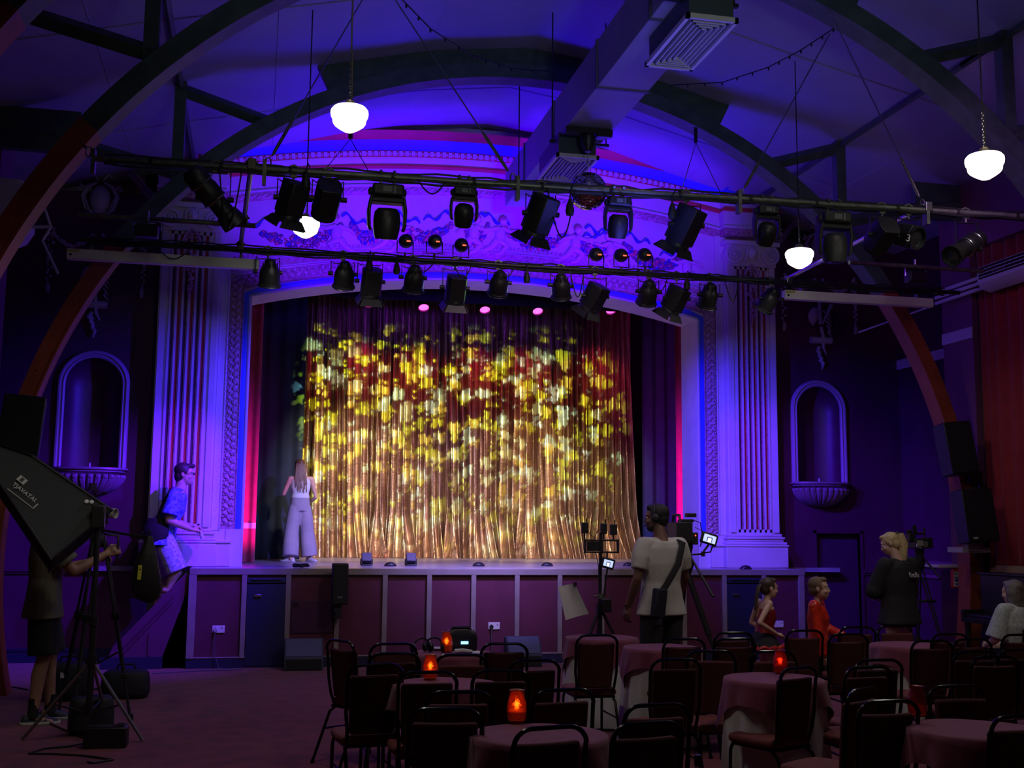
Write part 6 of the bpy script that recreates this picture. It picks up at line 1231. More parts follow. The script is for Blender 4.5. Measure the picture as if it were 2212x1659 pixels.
# --- man climbing the side stair
SYM = 14.58; hd = at(398, 1002, y=SYM); ftl, ftr = at(338, 1278, y=SYM + 0.08), at(374, 1248, y=SYM - 0.09)
zl, zr = stair_z(ftl.x), stair_z(ftr.x); bx = (ftl.x + ftr.x) / 2; kk = 1.0; g = min(zl, zr); kk = (hd.z - g) / (1.70)
fx = lambda X: (X - bx) / kk
B = person('person', 'man in blue patterned shirt and shorts climbing the side stair to the stage', (bx, SYM, g), -90, kk,
           dict(pel=(0, fx(hd.x) - 0.19, 0.95), chest=(0, fx(hd.x) - 0.10, 1.21), neck=(0, fx(hd.x) - 0.045, 1.41), head=(0, fx(hd.x) + 0.015, 1.585), hf=(0.12, 1, -0.06), shl=(-0.18, fx(hd.x) - 0.07, 1.37), shr=(0.18, fx(hd.x) - 0.07, 1.37), ell=(-0.2, fx(hd.x) - 0.1, 1.09), elr=(0.21, fx(hd.x) - 0.12, 1.10), wrl=(-0.08, fx(hd.x) + 0.12, 1.03), wrr=(0.1, fx(hd.x) + 0.1, 1.01),
                hipl=(-0.09, fx(hd.x) - 0.2, 0.91), hipr=(0.09, fx(hd.x) - 0.18, 0.91), knl=(-0.09, fx(ftl.x) + 0.12, 0.50), knr=(0.09, fx(hd.x) - 0.02, 0.56), anl=(-0.08, fx(ftl.x) - 0.02, 0.08 + (zl - g) / kk), anr=(0.09, fx(ftr.x) - 0.04, 0.08 + (zr - g) / kk)), SK_FAIR, curl=(0.8, 0.8), hn=(((0.4, 0.9, -0.1), (0.3, 0, -1)), ((-0.3, 0.9, -0.1), (-0.3, 0, -1))))
P1 = B; c = B.V['pel']
shirt(B, mat('blue_print_shirt', (0.03, 0.06, 0.5), 0.8, 0, 0, 26, 0.3, 16, color2=(0.2, 0.28, 0.75)), 0.024, (0, fx(hd.x) - 0.2, 0.84), 0.8, 0.2, wide=1.08, collar=True, cuff=1.6)
legwear(B, mat('pale_check_shorts', (0.22, 0.25, 0.55), 0.85, 0, 0, 30, 0.3, 16, color2=(0.55, 0.58, 0.75)), 0.018, 0.97, 0.022, name='shorts')
for s in 'lr':
    a = B.V['an' + s]; b = MB(); b.loft([[a + Vector((x * w_, y, -0.075 * kk + z)) for x, z in ((-1, -0.012), (-1, 0.006), (1, 0.006), (1, -0.012))] for y, w_ in ((-0.09, 0.03), (-0.06, 0.042), (0.05, 0.044), (0.12, 0.05), (0.19, 0.032))]); o = b.build('sandal', mat('brown_sandal', (0.16, 0.09, 0.06), 0.6), B.t)
    b = MB(); b.tube([a + Vector((-0.044, 0.09, -0.065)), a + Vector((0, 0.1, -0.02)), a + Vector((0.044, 0.09, -0.065))], 0.014, 6, flat=0.4); b.build('strap', mat('brown_sandal', (0.16, 0.09, 0.06), 0.6), o)
b = MB(); cap_hair(b, B.P, B.M, kk, low=0.015, puff=1.05); b.ball(B.P(0, 0.06, 0.098), Vector((0.05, 0.04, 0.026)) * kk, 12, 8, B.M); b.build('hair', mat('dark_hair', (0.03, 0.022, 0.02), 0.6), B.t, remesh=0.009)
b = MB()
for s in (-1, 1): b.tube([B.P(s * 0.032 + 0.021 * math.cos(a), 0.093, 0.012 + 0.016 * math.sin(a)) for a in np.linspace(0, 2 * PI, 12, endpoint=False)], 0.003, 5, closed=True); b.tube([B.P(s * 0.053, 0.09, 0.015), B.P(s * 0.082, -0.01, 0.018)], 0.003, 5)
b.tube([B.P(-0.012, 0.094, 0.016), B.P(0.012, 0.094, 0.016)], 0.003, 5); b.build('glasses', M_BLK, B.t)
b = MB(); q = B.V['wrr'] + Vector((-0.03, 0.11, -0.02)); b.tube([q, q + Vector((-0.01, 0.035, -0.09))], [0.022, 0.026], 10); b.build('paper_cup', M_WHITE, B.t)
b = MB(); q = Vector((0.16, fx(hd.x) - 0.24, 1.0)) * kk; b.loft([ell(q + Vector((0, 0, dz)), a_, d_, 14) for dz, a_, d_ in ((-0.2, 0.05, 0.1), (-0.12, 0.07, 0.15), (0.02, 0.075, 0.15), (0.14, 0.05, 0.1))]); b.tube([q + Vector((0, 0, 0.12)), Vector((0.15, fx(hd.x) - 0.2, 1.25)) * kk, Vector((0.1, fx(hd.x) - 0.12, 1.43)) * kk], 0.015, 6); b.build('shoulder_bag', M_BLKM, B.t)
# --- young woman on the stage
WS = at(655, 1214, z=ZS); wt = at(650, 992, y=17.5); kw = (wt.z - ZS) / 1.75
W0 = at(648, 1100, y=17.5)
B = person('person', 'young woman in white top and wide grey trousers on the stage, seen from behind', (W0.x, 17.5, ZS), 12, kw,
           pose(hf=(-0.35, 0.93, -0.3), head=(-0.02, 0.05, 1.62), ell=(-0.27, 0.08, 1.15), wrl=(-0.14, 0.24, 1.33), elr=(0.28, 0.03, 1.1), wrr=(0.2, 0.22, 1.0), anl=(-0.17, -0.12, 0.08), knl=(-0.14, -0.02, 0.5), anr=(0.2, 0.02, 0.08), knr=(0.15, 0.05, 0.5)), SK_FAIR, vox=0.008, slim=0.85, wide=0.9, curl=(0.8, 0.6), hn=(((0.3, 0.3, 0.9), (0.5, -0.6, 0)), ((-0.2, 0.9, -0.2), (-0.8, 0, -0.4))))
b = MB(); V = B.V; torso(b, V['pel'].lerp(V['chest'], 0.42), V['chest'], V['neck'], kw, 0.012, wide=0.92); b.build('top', cloth('white_knit', (0.72, 0.74, 0.76)), B.t, remesh=0.009)
legwear(B, cloth('grey_trousers', (0.36, 0.32, 0.4)), 0.012, 1.98, 0.065, top=(0, 0, 1.1), seat=0.98)
for s in 'lr': shoe(B, B.V['an' + s], (-0.5, 0.6, 0) if s == 'l' else (0.3, -0.8, 0), kw, M_WHITE, M_WHITE)
M_LBR = mat('long_brown_hair', (0.2, 0.1, 0.05), 0.5, 0, 0.3, 30)
b = MB(); cap_hair(b, B.P, B.M, kw, puff=1.03); b.build('hair', M_LBR, B.t, remesh=0.009)
b = MB(); rr = random.Random(3)
rows = []
for i in range(26): x = -0.075 + 0.15 * i / 25; rows.append([(x, -0.07 - 0.03 * math.cos(x * 20), 0.05), (x * 1.15, -0.11, -0.05), (x * 1.3 + rr.uniform(-0.01, 0.01), -0.15, -0.2), (x * 1.25 + rr.uniform(-0.02, 0.02), -0.17, -0.3 - rr.uniform(0.0, 0.16))])
Pz = lambda r, f, u: B.V['head'] + (Vector((r, 0, 0)) + Vector((0, f, 0)) + Vector((0, 0, u))) * kw
strands(b, Pz, rows, kw, 0.013); b.build('long_hair', M_LBR, B.t)
# --- girl by the stage
G0 = at(1651, 1248, z=1.22); kg = 1.22 / 1.75
B = person('person', 'small girl in dark red costume and black skirt standing by the stage, facing right', (G0.x, G0.y, 0), -92, kg,
           pose(hf=(-0.1, 1, -0.1), head=(0, 0.07, 1.60), neck=(0, 0.02, 1.42), chest=(0, 0.02, 1.22), pel=(0, -0.03, 0.95), ell=(-0.3, -0.08, 1.12), wrl=(-0.12, 0.16, 0.98), elr=(0.28, -0.2, 1.16), wrr=(0.18, 0.1, 1.0), anr=(0.09, -0.12, 0.08), knr=(0.09, 0.06, 0.5)), SK_FAIR, vox=0.007, headk=1.25, slim=0.86, wide=0.88, curl=(0.6, 0.7), hn=(((0.3, 0.9, -0.2), (0.4, 0, -0.9)), ((-0.3, 0.9, -0.2), (-0.4, 0, -0.9))))
b = MB(); V = B.V; torso(b, V['pel'], V['chest'], V['chest'].lerp(V['neck'], 0.75), kg, 0.01, wide=0.9); b.build('leotard', mat('dark_red_satin', (0.22, 0.01, 0.015), 0.35), B.t, remesh=0.008)
b = MB(); c = V['pel']; n = 48
for dz, r0, r1, m_ in ((0.03, 0.1, 0.2, 0),): b.loft([[c + Vector(((r0 + (r1 - r0) * f) * math.cos(a) * (1 + 0.05 * f * math.sin(a * 9)), (r0 * 0.75 + (r1 - r0) * f) * math.sin(a) * (1 + 0.05 * f * math.sin(a * 9)), 0.05 - 0.14 * f)) for a in np.linspace(0, 2 * PI, n, endpoint=False)] for f in (0, 0.4, 0.8, 1)])
sk = b.build('skirt', cloth('black_tulle', (0.012, 0.012, 0.015)), B.t); b = MB(); b.tube([c + Vector((0.2 * math.cos(a) * (1 + 0.06 * math.sin(a * 9)), 0.2 * math.sin(a) * (1 + 0.06 * math.sin(a * 9)), -0.09 + 0.01 * math.sin(a * 13))) for a in np.linspace(0, 2 * PI, 90, endpoint=False)], 0.018, 6, closed=True); b.build('red_ruffle', mat('red_sequin', (0.6, 0.03, 0.02), 0.3, 0, 0.5, 60, 0.6, 80), sk)
M_DBR = mat('dark_brown_hair', (0.05, 0.03, 0.022), 0.5, 0, 0.2, 30)
b = MB(); cap_hair(b, B.P, B.M, kg * 1.25); b.build('hair', M_DBR, B.t, remesh=0.008)
b = MB(); rows = []
for i in range(9): x = -0.03 + 0.06 * i / 8; rows.append([(x * 0.5, -0.1, 0.05), (x, -0.135, 0.0), (x, -0.15, -0.12), (x * 0.6, -0.155, -0.25)])
strands(b, B.P, rows, kg * 1.25, 0.012); b.build('ponytail', M_DBR, B.t)
for s in 'lr': shoe(B, B.V['an' + s], (0, 1, 0), kg, M_BLK, M_BLKM)
# --- boy in red
R0 = at(1764, 1248, z=1.25); kb = 1.25 / 1.75
B = person('person', 'boy in glossy red long-sleeved shirt beside the stage, looking right', (R0.x, R0.y, 0), -126, kb,
           pose(hf=(-0.15, 1, 0.0), head=(0, 0.03, 1.61), neck=(0, -0.01, 1.42), ell=(-0.25, 0.06, 1.12), wrl=(-0.2, 0.28, 1.02), elr=(0.24, 0.04, 1.1), wrr=(0.22, 0.1, 0.82)), SK_FAIR, vox=0.007, headk=1.25, slim=0.86, wide=0.9, curl=(0.2, 0.5), hn=(((0.1, 0.95, 0.0), (0.2, 0, -1)), ((0, 0.1, -1), (-1, 0, 0))))
M_RSAT = mat('glossy_red_shirt', (0.62, 0.03, 0.012), 0.22, 0, 0.25, 14, 0.9, 16, coat=0.5)
shirt(B, M_RSAT, 0.016, (0, 0, 0.8), 1.92, 0.18, vox=0.008, collar=True)
legwear(B, cloth('black_trousers', (0.02, 0.02, 0.022)), 0.01, 1.96, 0.01, vox=0.009)
for s in 'lr': shoe(B, B.V['an' + s], (0, 1, 0), kb, M_BLK, M_BLKM)
b = MB(); cap_hair(b, B.P, B.M, kb * 1.25, puff=0.985); b.build('hair', mat('short_fair_brown_hair', (0.16, 0.1, 0.06), 0.7), B.t, remesh=0.007)
# --- blonde woman at the camcorder
D0 = at(1940, 1250, y=10.5); HD = at(1930, 1150, y=10.5).z
B = person('person', 'blonde woman with ponytail in black printed sweatshirt and shorts, looking down to the left', (D0.x, D0.y, 0), 17, HD / 1.75,
           pose(hf=(-0.6, 0.65, -0.38), hu=(-0.1, 0.3, 1), head=(-0.04, 0.06, 1.62), shl=(-0.18, 0.0, 1.41), ell=(-0.25, 0.1, 1.14), wrl=(-0.04, 0.27, 1.12), elr=(0.27, 0.08, 1.13), wrr=(0.08, 0.27, 1.08), anr=(0.1, 0.06, 0.08), anl=(-0.14, -0.06, 0.08)), SK_FAIR, slim=0.92, wide=0.95, curl=(0.6, 0.6), hn=(((0.9, 0.4, 0), (0, 0.5, -0.9)), ((-0.9, 0.4, 0), (0, 0.5, -0.9))))
kd = B.k; swt = shirt(B, cloth('black_sweat', (0.014, 0.014, 0.016)), 0.04, (0, 0, 0.8), 1.9, 0.215, wide=1.05, name='sweatshirt')
b_ = text('print', 'Isola', 0.075, Matrix.Translation(Vector((0.04, -0.178, 1.31)) * kd) @ Matrix.Rotation(PI / 2, 4, 'X'), mat('pale_print', (0.4, 0.4, 0.4), 0.7), B.t, ext=0.006)
legwear(B, cloth('black_trousers', (0.02, 0.02, 0.022)), 0.015, 0.35, 0.02, name='shorts')
for s in 'lr': shoe(B, B.V['an' + s], (0, 1, 0), kd, M_BLK, M_WHITE)
M_BLD = mat('blonde_hair', (0.52, 0.4, 0.2), 0.5, 0, 0.2, 40)
b = MB(); cap_hair(b, B.P, B.M, kd, puff=1.03); b.build('hair', M_BLD, B.t, remesh=0.008)
b = MB(); rows = []
hb = Vector((-B.hf.x, -B.hf.y, 0)).normalized(); b0 = B.P(0, -0.098, 0.062)
for i in range(16):
    a = 2 * PI * i / 16; q = Vector((math.cos(a), math.sin(a), 0)) * 0.02 * kd
    b.tube([b0 + q * 0.5, b0 + hb * 0.045 * kd + q + Vector((0, 0, 0.02 * kd)), b0 + hb * 0.07 * kd + q * 1.5 + Vector((0, 0, -0.08 * kd)), b0 + hb * 0.06 * kd + q * 1.6 + Vector((0, 0, -0.22 * kd)), b0 + hb * 0.035 * kd + q * 1.0 + Vector((0, 0, -0.34 * kd)), b0 + hb * 0.03 * kd + q * 0.3 + Vector((0, 0, -0.42 * kd))], [0.012 * kd, 0.015 * kd, 0.016 * kd, 0.014 * kd, 0.01 * kd, 0.003], 6)
b.build('ponytail', M_BLD, B.t); b = MB(); b.ball(B.P(0, -0.118, 0.075), 0.03 * kd, 10, 7); b.build('hair_tie', M_BLK, B.t)
# --- seated woman at the right edge
E0 = at(2200, 1260, z=1.2)
B = person('person', 'seated woman with grey-brown bob in pale top at the right edge, back turned', (E0.x, E0.y + 0.1, 0), 12, 0.97,
           dict(pel=(0, -0.06, 0.52), chest=(0, -0.06, 0.83), neck=(0, -0.04, 1.03), head=(0, 0.0, 1.14), hf=(-0.3, 0.95, -0.1), shl=(-0.18, -0.05, 0.98), shr=(0.18, -0.05, 0.98), ell=(-0.24, 0.0, 0.7), elr=(0.24, 0, 0.7), wrl=(-0.1, 0.25, 0.62), wrr=(0.1, 0.25, 0.62), hipl=(-0.09, 0, 0.5), hipr=(0.09, 0, 0.5), knl=(-0.1, 0.42, 0.5), knr=(0.1, 0.42, 0.5), anl=(-0.1, 0.42, 0.08), anr=(0.1, 0.42, 0.08)), SK_FAIR, slim=0.95)
shirt(B, mat('pale_speckled_top', (0.3, 0.34, 0.32), 0.8, 0, 0, 60, 0.5, 20, color2=(0.52, 0.55, 0.52)), 0.03, (0, -0.06, 0.45), 0.95, 0.2, wide=1.05, cuff=1.5)
legwear(B, cloth('black_trousers', (0.02, 0.02, 0.022)), 0.012, 1.95, 0.01)
for s in 'lr': shoe(B, B.V['an' + s], (0, 1, 0), 0.97, M_BLK, M_BLKM)
M_GBR = mat('ash_hair', (0.13, 0.11, 0.1), 0.5, 0, 0.3, 30)
b = MB(); cap_hair(b, B.P, B.M, 0.97, puff=1.06); rows = []
for i in range(44): a = -PI * 0.12 + PI * 1.24 * i / 43; x, y = 0.085 * math.cos(a), -0.075 * math.sin(a) - 0.02; rows.append([(x * 0.8, y * 0.8, 0.07), (x * 1.05, y * 1.05, 0.0), (x * 1.1, y * 1.1, -0.08), (x * 1.12, y * 1.1, -0.19)])
strands(b, B.P, rows, 0.97, 0.02); b.build('hair', M_GBR, B.t, remesh=0.009)
c = copy_tree(proto); c.location = (E0.x, E0.y + 0.02, 0); c.rotation_euler = (0, 0, math.radians(12)); c.scale = (1.06, 1.0, 0.957); c['label'] = 'chair the woman at the right edge is sitting on'
# ================================================================== FILM EQUIPMENT
def leg3(t, apex, feet, r0, r1, m, name='leg', foot=True):
    for f in feet:
        b = MB(); a = Vector(apex); f = Vector(f); mid = a.lerp(f, 0.5); b.tube([a, mid], [r0, r0], 8); b.tube([mid, f], [r1, r1], 8); l = b.build(name, m, t)
        if foot: b = MB(); b.ball(f + Vector((0, 0, 0.012)), (0.028, 0.028, 0.014), 10, 6); b.build('rubber_foot', M_BLKM, l)
# soft box on a light stand at the left
SBY = 9.6
corners = [(62, 985), (236, 1130), (112, 1212), (-115, 1005)]
A, Bc, Cc, Dd = at(-70, 940, y=SBY + 0.1), at(242, 1102, y=SBY - 0.05), at(112, 1210, y=SBY - 0.35), at(-130, 1090, y=SBY - 0.35)
ctr = at(70, 1085, y=SBY); lf = at(48, 1600, z=0); rf = at(308, 1603, z=0); st = at(205, 1300, y=9.55)
t = thing('softbox_light', 'large black softbox light tilted over the man at the left, on a thin tripod stand', 'studio light', (st.x, 9.55, 0)); O = t.location
front = [at(-60, 1050, y=9.9), at(20, 958, y=10.2), at(240, 1100, y=9.75), at(110, 1205, y=9.3)]; rear_c = at(175, 1118, y=9.5)
bx = [A, at(70, 985, y=SBY + 0.15), Bc, Cc]
n = (bx[1] - bx[0]).cross(bx[3] - bx[0]).normalized(); EYEP = Vector((0, 0, EYE)); rd_ = (Bc - EYEP); bx[2] = EYEP + rd_ * (n.dot(bx[0] - EYEP) / n.dot(rd_))
if n.y > 0: n = -n
b = MB(); q = [p - O for p in bx]; bk = [p - n * 0.16 for p in q]; b.add(q + bk, [(0, 1, 2, 3), (7, 6, 5, 4), (0, 4, 5, 1), (1, 5, 6, 2), (2, 6, 7, 3), (3, 7, 4, 0)]); b.build('panel', mat('softbox_cloth', (0.014, 0.017, 0.017), 0.75), t, bevel=0.02)
b = MB()
b.tube(q, 0.012, 6, closed=True); b.tube([q[3] - n * 0.16, q[2] - n * 0.16], 0.012, 6); b.build('rim', M_BLK, t)
ex = (at(95, 1098, y=SBY) - at(30, 1048, y=SBY)).normalized(); ey = n.cross(ex).normalized()
if ey.z < 0: ey = -ey
def lab(px, py):
    p = at(px, py, y=SBY) - O; d = n.dot(q[0] - p); rd = Vector(ray(px, py)).normalized(); return p + rd * (d / n.dot(rd)) + n * 0.012
def labM(px, py): c = lab(px, py); ez = ex.cross(ey); return Matrix(((ex.x, ey.x, ez.x, c.x), (ex.y, ey.y, ez.y, c.y), (ex.z, ey.z, ez.z, c.z), (0, 0, 0, 1)))
M_PRT = mat('grey_print_pale', (0.42, 0.42, 0.38), 0.6)
b = MB(); b.M = labM(60, 1074); b.box((-0.15, -0.06, 0), (0.15, -0.054, 0.002)); b.box((0.09, -0.05, 0), (0.15, 0.0, 0.002)); b.build('label_strip', M_PRT, t)
text('lettering', 'TJAVATAUS', 0.05, labM(57, 1069) @ Matrix.Rotation(PI, 4, 'Z') @ Matrix.Rotation(PI, 4, 'Z'), M_PRT, t, bold=0.001)
b = MB(); b.M = labM(47, 1039); b.box((-0.035, -0.028, 0), (0.035, 0.028, 0.002)); lb_ = b.build('sticker', M_PRT, t); b = MB(); b.M = labM(47, 1039); b.box((-0.015, -0.018, 0.002), (0.012, 0.02, 0.004)); b.build('sticker_print', M_BLK, lb_)
for pc in ((186, 1086), (197, 1087)): b = MB(); b.M = labM(*pc); b.ball((0, 0, 0.005), (0.018, 0.02, 0.01), 8, 6); b.build('clip', M_WHITE, t)
head = at(213, 1108, y=9.55) - O
b = MB(); b.cyl(head, head + Vector((0, -0.02, 0.0)) + n * -0.1, 0.06); b.box(head - Vector((0.05, 0.05, 0.12)), head + Vector((0.05, 0.05, 0.06))); b.build('mount', M_BLK, t, bevel=0.01)
b = MB(); b.cyl((0, 0, 0.3), head, 0.02, n=10); b.cyl((0, 0, 0.3), (0, 0, 0.9), 0.026, n=10); b.cyl((0, 0, 0.88), (0, 0, 0.95), 0.035, n=10); b.build('pole', M_BLK, t)
hub = Vector((0.0, 0, 0.62)); feet = [lf - O, rf - O, Vector((0.1, 0.55, 0))]
for f in feet:
    b = MB(); b.tube([hub, f + Vector((0, 0, 0.012))], 0.013, 8); b.build('leg', mat('grey_stand_leg', (0.25, 0.25, 0.25), 0.35, 0.7), t); b = MB(); b.tube([Vector((0, 0, 0.22)), hub.lerp(f, 0.55)], 0.008, 6); b.build('brace', M_BLK, t)
for z0, z1, r_ in ((0.2, 0.3, 0.03), (0.58, 0.66, 0.035)): b = MB(); b.cyl((0, 0, z0), (0, 0, z1), r_); b.build('collar', M_BLK, t)
# camera tripod with video head held by the operator
TY = 10.6; ap = at(214, 1130, y=TY)
t = thing('camera_tripod', 'tall camera tripod with pan handle in front of the man at the left', 'tripod', (ap.x, TY, 0)); O = t.location
f1 = at(282, 1558, z=0) - O; leg_f = [Vector((f1.x, f1.y, 0)), Vector((-0.08, -0.35, 0)), Vector((-0.3, 0.35, 0))]
H0 = ap.z - 0.16
for f in leg_f:
    a = Vector((0, 0, H0)) + Vector((f.x, f.y, 0)).normalized() * 0.06; m1 = a.lerp(f, 0.42); m2 = a.lerp(f, 0.75)
    b = MB(); s = Vector((f.x, f.y, 0)).normalized().cross(Vector((0, 0, 1))) * 0.022
    b.tube([a + s, m1 + s], 0.011, 8); b.tube([a - s, m1 - s], 0.011, 8); b.tube([m1, m2], 0.018, 8); b.tube([m2, f], 0.012, 8); l = b.build('leg', M_BLK, t)
    b = MB(); b.cbox(m1, (0.07, 0.05, 0.06)); b.build('leg_lock', M_BLKM, l, bevel=0.006); b = MB(); b.cbox(m2, (0.05, 0.045, 0.04)); b.build('leg_lock', M_BLKM, l, bevel=0.006); b = MB(); b.cbox(f + Vector((0, 0, 0.03)), (0.04, 0.04, 0.06)); b.build('rubber_foot', M_BLKM, l, bevel=0.006)
b = MB(); 
for f in leg_f: b.tube([Vector((0, 0, 0.45)), Vector((0, 0, H0)).lerp(f, 0.62)], 0.008, 6)
b.build('spreader', M_BLK, t)
b = MB(); b.lathe([(0.05, H0 - 0.05), (0.07, H0), (0.06, H0 + 0.05), (0.045, H0 + 0.07), (0.05, H0 + 0.13), (0, H0 + 0.14)], 20); b.cbox((0, 0, H0 + 0.17), (0.09, 0.16, 0.03)); b.build('fluid_head', M_BLK, t, bevel=0.006)
he = at(322, 1163, y=TY - 0.45) - O; b = MB(); b.tube([Vector((0.03, -0.02, H0 + 0.1)), Vector((0.03, -0.02, H0 + 0.1)).lerp(he, 0.68)], 0.011, 8); b.tube([Vector((0.03, -0.02, H0 + 0.1)).lerp(he, 0.66), he], [0.017, 0.019], 10); b.build('pan_handle', M_BLK, t)
hl = OPW - O; b = MB(); b.tube([Vector((-0.03, 0, H0 + 0.08)), hl + Vector((0.0, 0, 0.12)), hl - Vector((0, 0, 0.08))], [0.01, 0.012, 0.016], 8); b.build('grip_handle', M_BLK, t)
# video camera with pale lens hood on it
cp = at(214, 1100, y=TY); t = thing('video_camera', 'black video camera with pale lens hood on the left tripod', 'camera', (cp.x, TY, cp.z - 0.03)); dv = (at(252, 1100, y=TY - 0.1) - at(205, 1098, y=TY)).normalized(); Mx = frame((0, 0, 0), dv).to_3x3().to_4x4()
b = MB(); b.M = Mx; b.box((-0.05, -0.14, -0.05), (0.05, 0.06, 0.06)); b.box((-0.02, -0.1, 0.06), (0.02, 0.05, 0.09)); b.box((0.03, -0.05, 0.06), (0.09, 0.03, 0.12)); b.build('body', M_BLK, t, bevel=0.008)
b = MB(); b.M = Mx; b.lathe([(0.03, 0.05), (0.034, 0.09), (0.036, 0.11), (0.03, 0.115)], 18, LATHE_Y); b.build('lens', M_BLK, t); b = MB(); b.lathe([(0.036, 0.1), (0.042, 0.105), (0.044, 0.17), (0.038, 0.17), (0.03, 0.11)], 20, Mx @ LATHE_Y); b.build('lens_hood', mat('pale_hood', (0.5, 0.48, 0.45), 0.5), t)
b = MB(); b.M = Mx; b.tube([(0.0, -0.05, 0.09), (0.04, -0.02, 0.16), (0.1, 0.0, 0.2)], 0.008, 6); b.cbox((0.12, 0.0, 0.22), (0.09, 0.02, 0.06)); b.cbox((-0.03, 0.02, 0.17), (0.02, 0.05, 0.02)); b.build('monitor_arm', M_BLK, t)
# black rain cover hanging from the pan handle
hg = he + Vector((ap.x, TY, 0)); t = thing('equipment_bag', 'black weighted bag with yellow tag hanging from the pan handle', 'bag', hg)
b = MB(); b.loft([ell(Vector((dx, 0, dz)), a_, d_, 16) for dz, a_, d_, dx in ((0.02, 0.025, 0.02, 0), (-0.05, 0.045, 0.035, 0.0), (-0.16, 0.085, 0.055, -0.01), (-0.3, 0.115, 0.065, -0.01), (-0.42, 0.12, 0.065, 0.0), (-0.5, 0.09, 0.05, 0.01), (-0.53, 0.03, 0.02, 0.02))]); b.build('sack', mat('black_nylon', (0.01, 0.01, 0.012), 0.45, 0, 0, 5, 0.6, 12), t)
b = MB(); b.cbox((-0.055, -0.075, -0.28), (0.03, 0.006, 0.12), Rxyz(0.1, 0.05, 0)); tg = b.build('tag', mat('yellow_tag', (0.6, 0.6, 0.06), 0.5), t); b = MB(); b.cbox((-0.053, -0.0795, -0.245), (0.016, 0.003, 0.03)); b.build('tag_print', M_BLK, tg)
b = MB(); b.tube([(0, 0, 0.0), (0.01, 0.0, 0.05), (0, 0, 0.08), (-0.01, 0, 0.05)], 0.007, 6, closed=True); b.build('strap', M_BLK, t)
# bags and power box on the carpet
def bag(px, py, w_, d_, h_, rz, lb, nm='kit_bag'):
    p = at(px, py, z=0); t = thing(nm, lb, 'bag', (p.x, p.y, 0), rz); b = MB(); b.loft([[Vector((x * w_ / 2 * s, y * d_ / 2 * s, z)) for x, y in ((-1, -0.8), (-0.8, -1), (0.8, -1), (1, -0.8), (1, 0.8), (0.8, 1), (-0.8, 1), (-1, 0.8))] for z, s in ((0, 0.94), (0.03, 1), (h_ * 0.8, 0.98), (h_ * 0.95, 0.86), (h_, 0.7))]); b.build('body', mat('bag_cloth', (0.012, 0.012, 0.02), 0.7), t, sub=1)
    b = MB(); b.tube([(-w_ * 0.2, 0, h_ * 0.95), (-w_ * 0.15, -0.02, h_ + 0.05), (w_ * 0.15, -0.02, h_ + 0.05), (w_ * 0.2, 0, h_ * 0.95)], 0.01, 6); b.build('handle', M_BLK, t); return t
t = bag(145, 1512, 0.46, 0.3, 0.36, 0.1, 'round black kit bag on the carpet behind the softbox stand'); b = MB(); b.cbox((-0.05, -0.15, 0.25), (0.035, 0.01, 0.05)); b.build('badge', M_WHITE, t)
bag(270, 1507, 0.46, 0.3, 0.27, -0.05, 'square black kit bag on the carpet right of the tripod'); bag(195, 1585, 0.36, 0.22, 0.3, 0.2, 'black sandbag slumped on the softbox stand leg', 'sandbag')
p = at(226, 1617, z=0); t = thing('battery_box', 'black power box on the carpet at the foot of the softbox stand', 'power box', (p.x, p.y + 0.06, 0), -0.05); b = MB(); b.box((-0.155, -0.07, 0), (0.155, 0.07, 0.15)); b.build('case', M_BLK, t, bevel=0.008); b = MB(); b.box((-0.14, -0.06, 0.15), (0.14, 0.06, 0.158)); b.box((0.08, -0.05, 0.158), (0.13, 0.04, 0.17)); b.build('top_panel', mat('shiny_black', (0.03, 0.03, 0.04), 0.15), t)
pts = [at(x, y, z=0.008) for x, y in ((100, 1560), (130, 1572), (170, 1590), (205, 1600), (150, 1612), (95, 1617), (62, 1628), (110, 1628), (180, 1632), (245, 1641), (200, 1648), (186, 1645))]; t_ = None
b = MB(); Q = []
for a, c in zip(pts[:-1], pts[1:]):
    for q_ in range(5): Q.append(a.lerp(c, q_ / 5))
b.tube(Q, 0.007, 6); props(b.build('floor_cable', M_CABLE), 'black cable curling over the carpet at the bottom left', 'cable')
b = MB(); pts = [at(x, y, z=0.008) for x, y in ((2, 1486), (30, 1484), (60, 1490))]; b.tube(pts, 0.007, 6); props(b.build('floor_cable', M_CABLE), 'short black cable on the carpet by the left edge', 'cable')
# wireless video receivers and monitors on a stand
MY = 10.35; mp = at(1298, 1362, y=MY)
t = thing('monitor_stand', 'black tripod stand with monitors and wireless receivers, left of the cameraman', 'stand', (mp.x, MY, 0)); O = t.location
apx = at(1296, 1312, y=MY) - O; tp = at(1298, 1150, y=MY) - O
b = MB(); b.cyl((0, 0, 0.25), apx + Vector((0, 0, 0.02)), 0.02, n=10); b.cyl(apx, tp, 0.016, n=10); b.cbox(apx, (0.06, 0.06, 0.08)); b.build('pole', M_BLK, t)
for f in ((-0.42, -0.1, 0), (0.46, -0.12, 0), (0.05, 0.42, 0)):
    b = MB(); b.tube([apx, Vector(f) + Vector((0, 0, 0.014))], 0.014, 8); b.tube([Vector((0, 0, 0.3)), apx.lerp(Vector(f), 0.5)], 0.009, 6); b.build('leg', M_BLK, t)
fr = at(1299, 1180, y=MY) - O; b = MB()
for z in (-0.055, 0.055): b.cbox(fr + Vector((0, 0, z)), (0.32, 0.03, 0.016))
for x in (-0.16, 0.0, 0.16): b.cbox(fr + Vector((x, 0, 0)), (0.03 if x == 0 else 0.02, 0.03, 0.13))
b.cbox(fr + Vector((-0.08, 0.0, 0)), (0.12, 0.02, 0.09)); b.build('cage', M_BLK, t, bevel=0.004)
M_SCR = mat('bright_screen', (0.5, 0.6, 0.8), 0.3, emit=(0.55, 0.65, 1.0), estr=1.0)
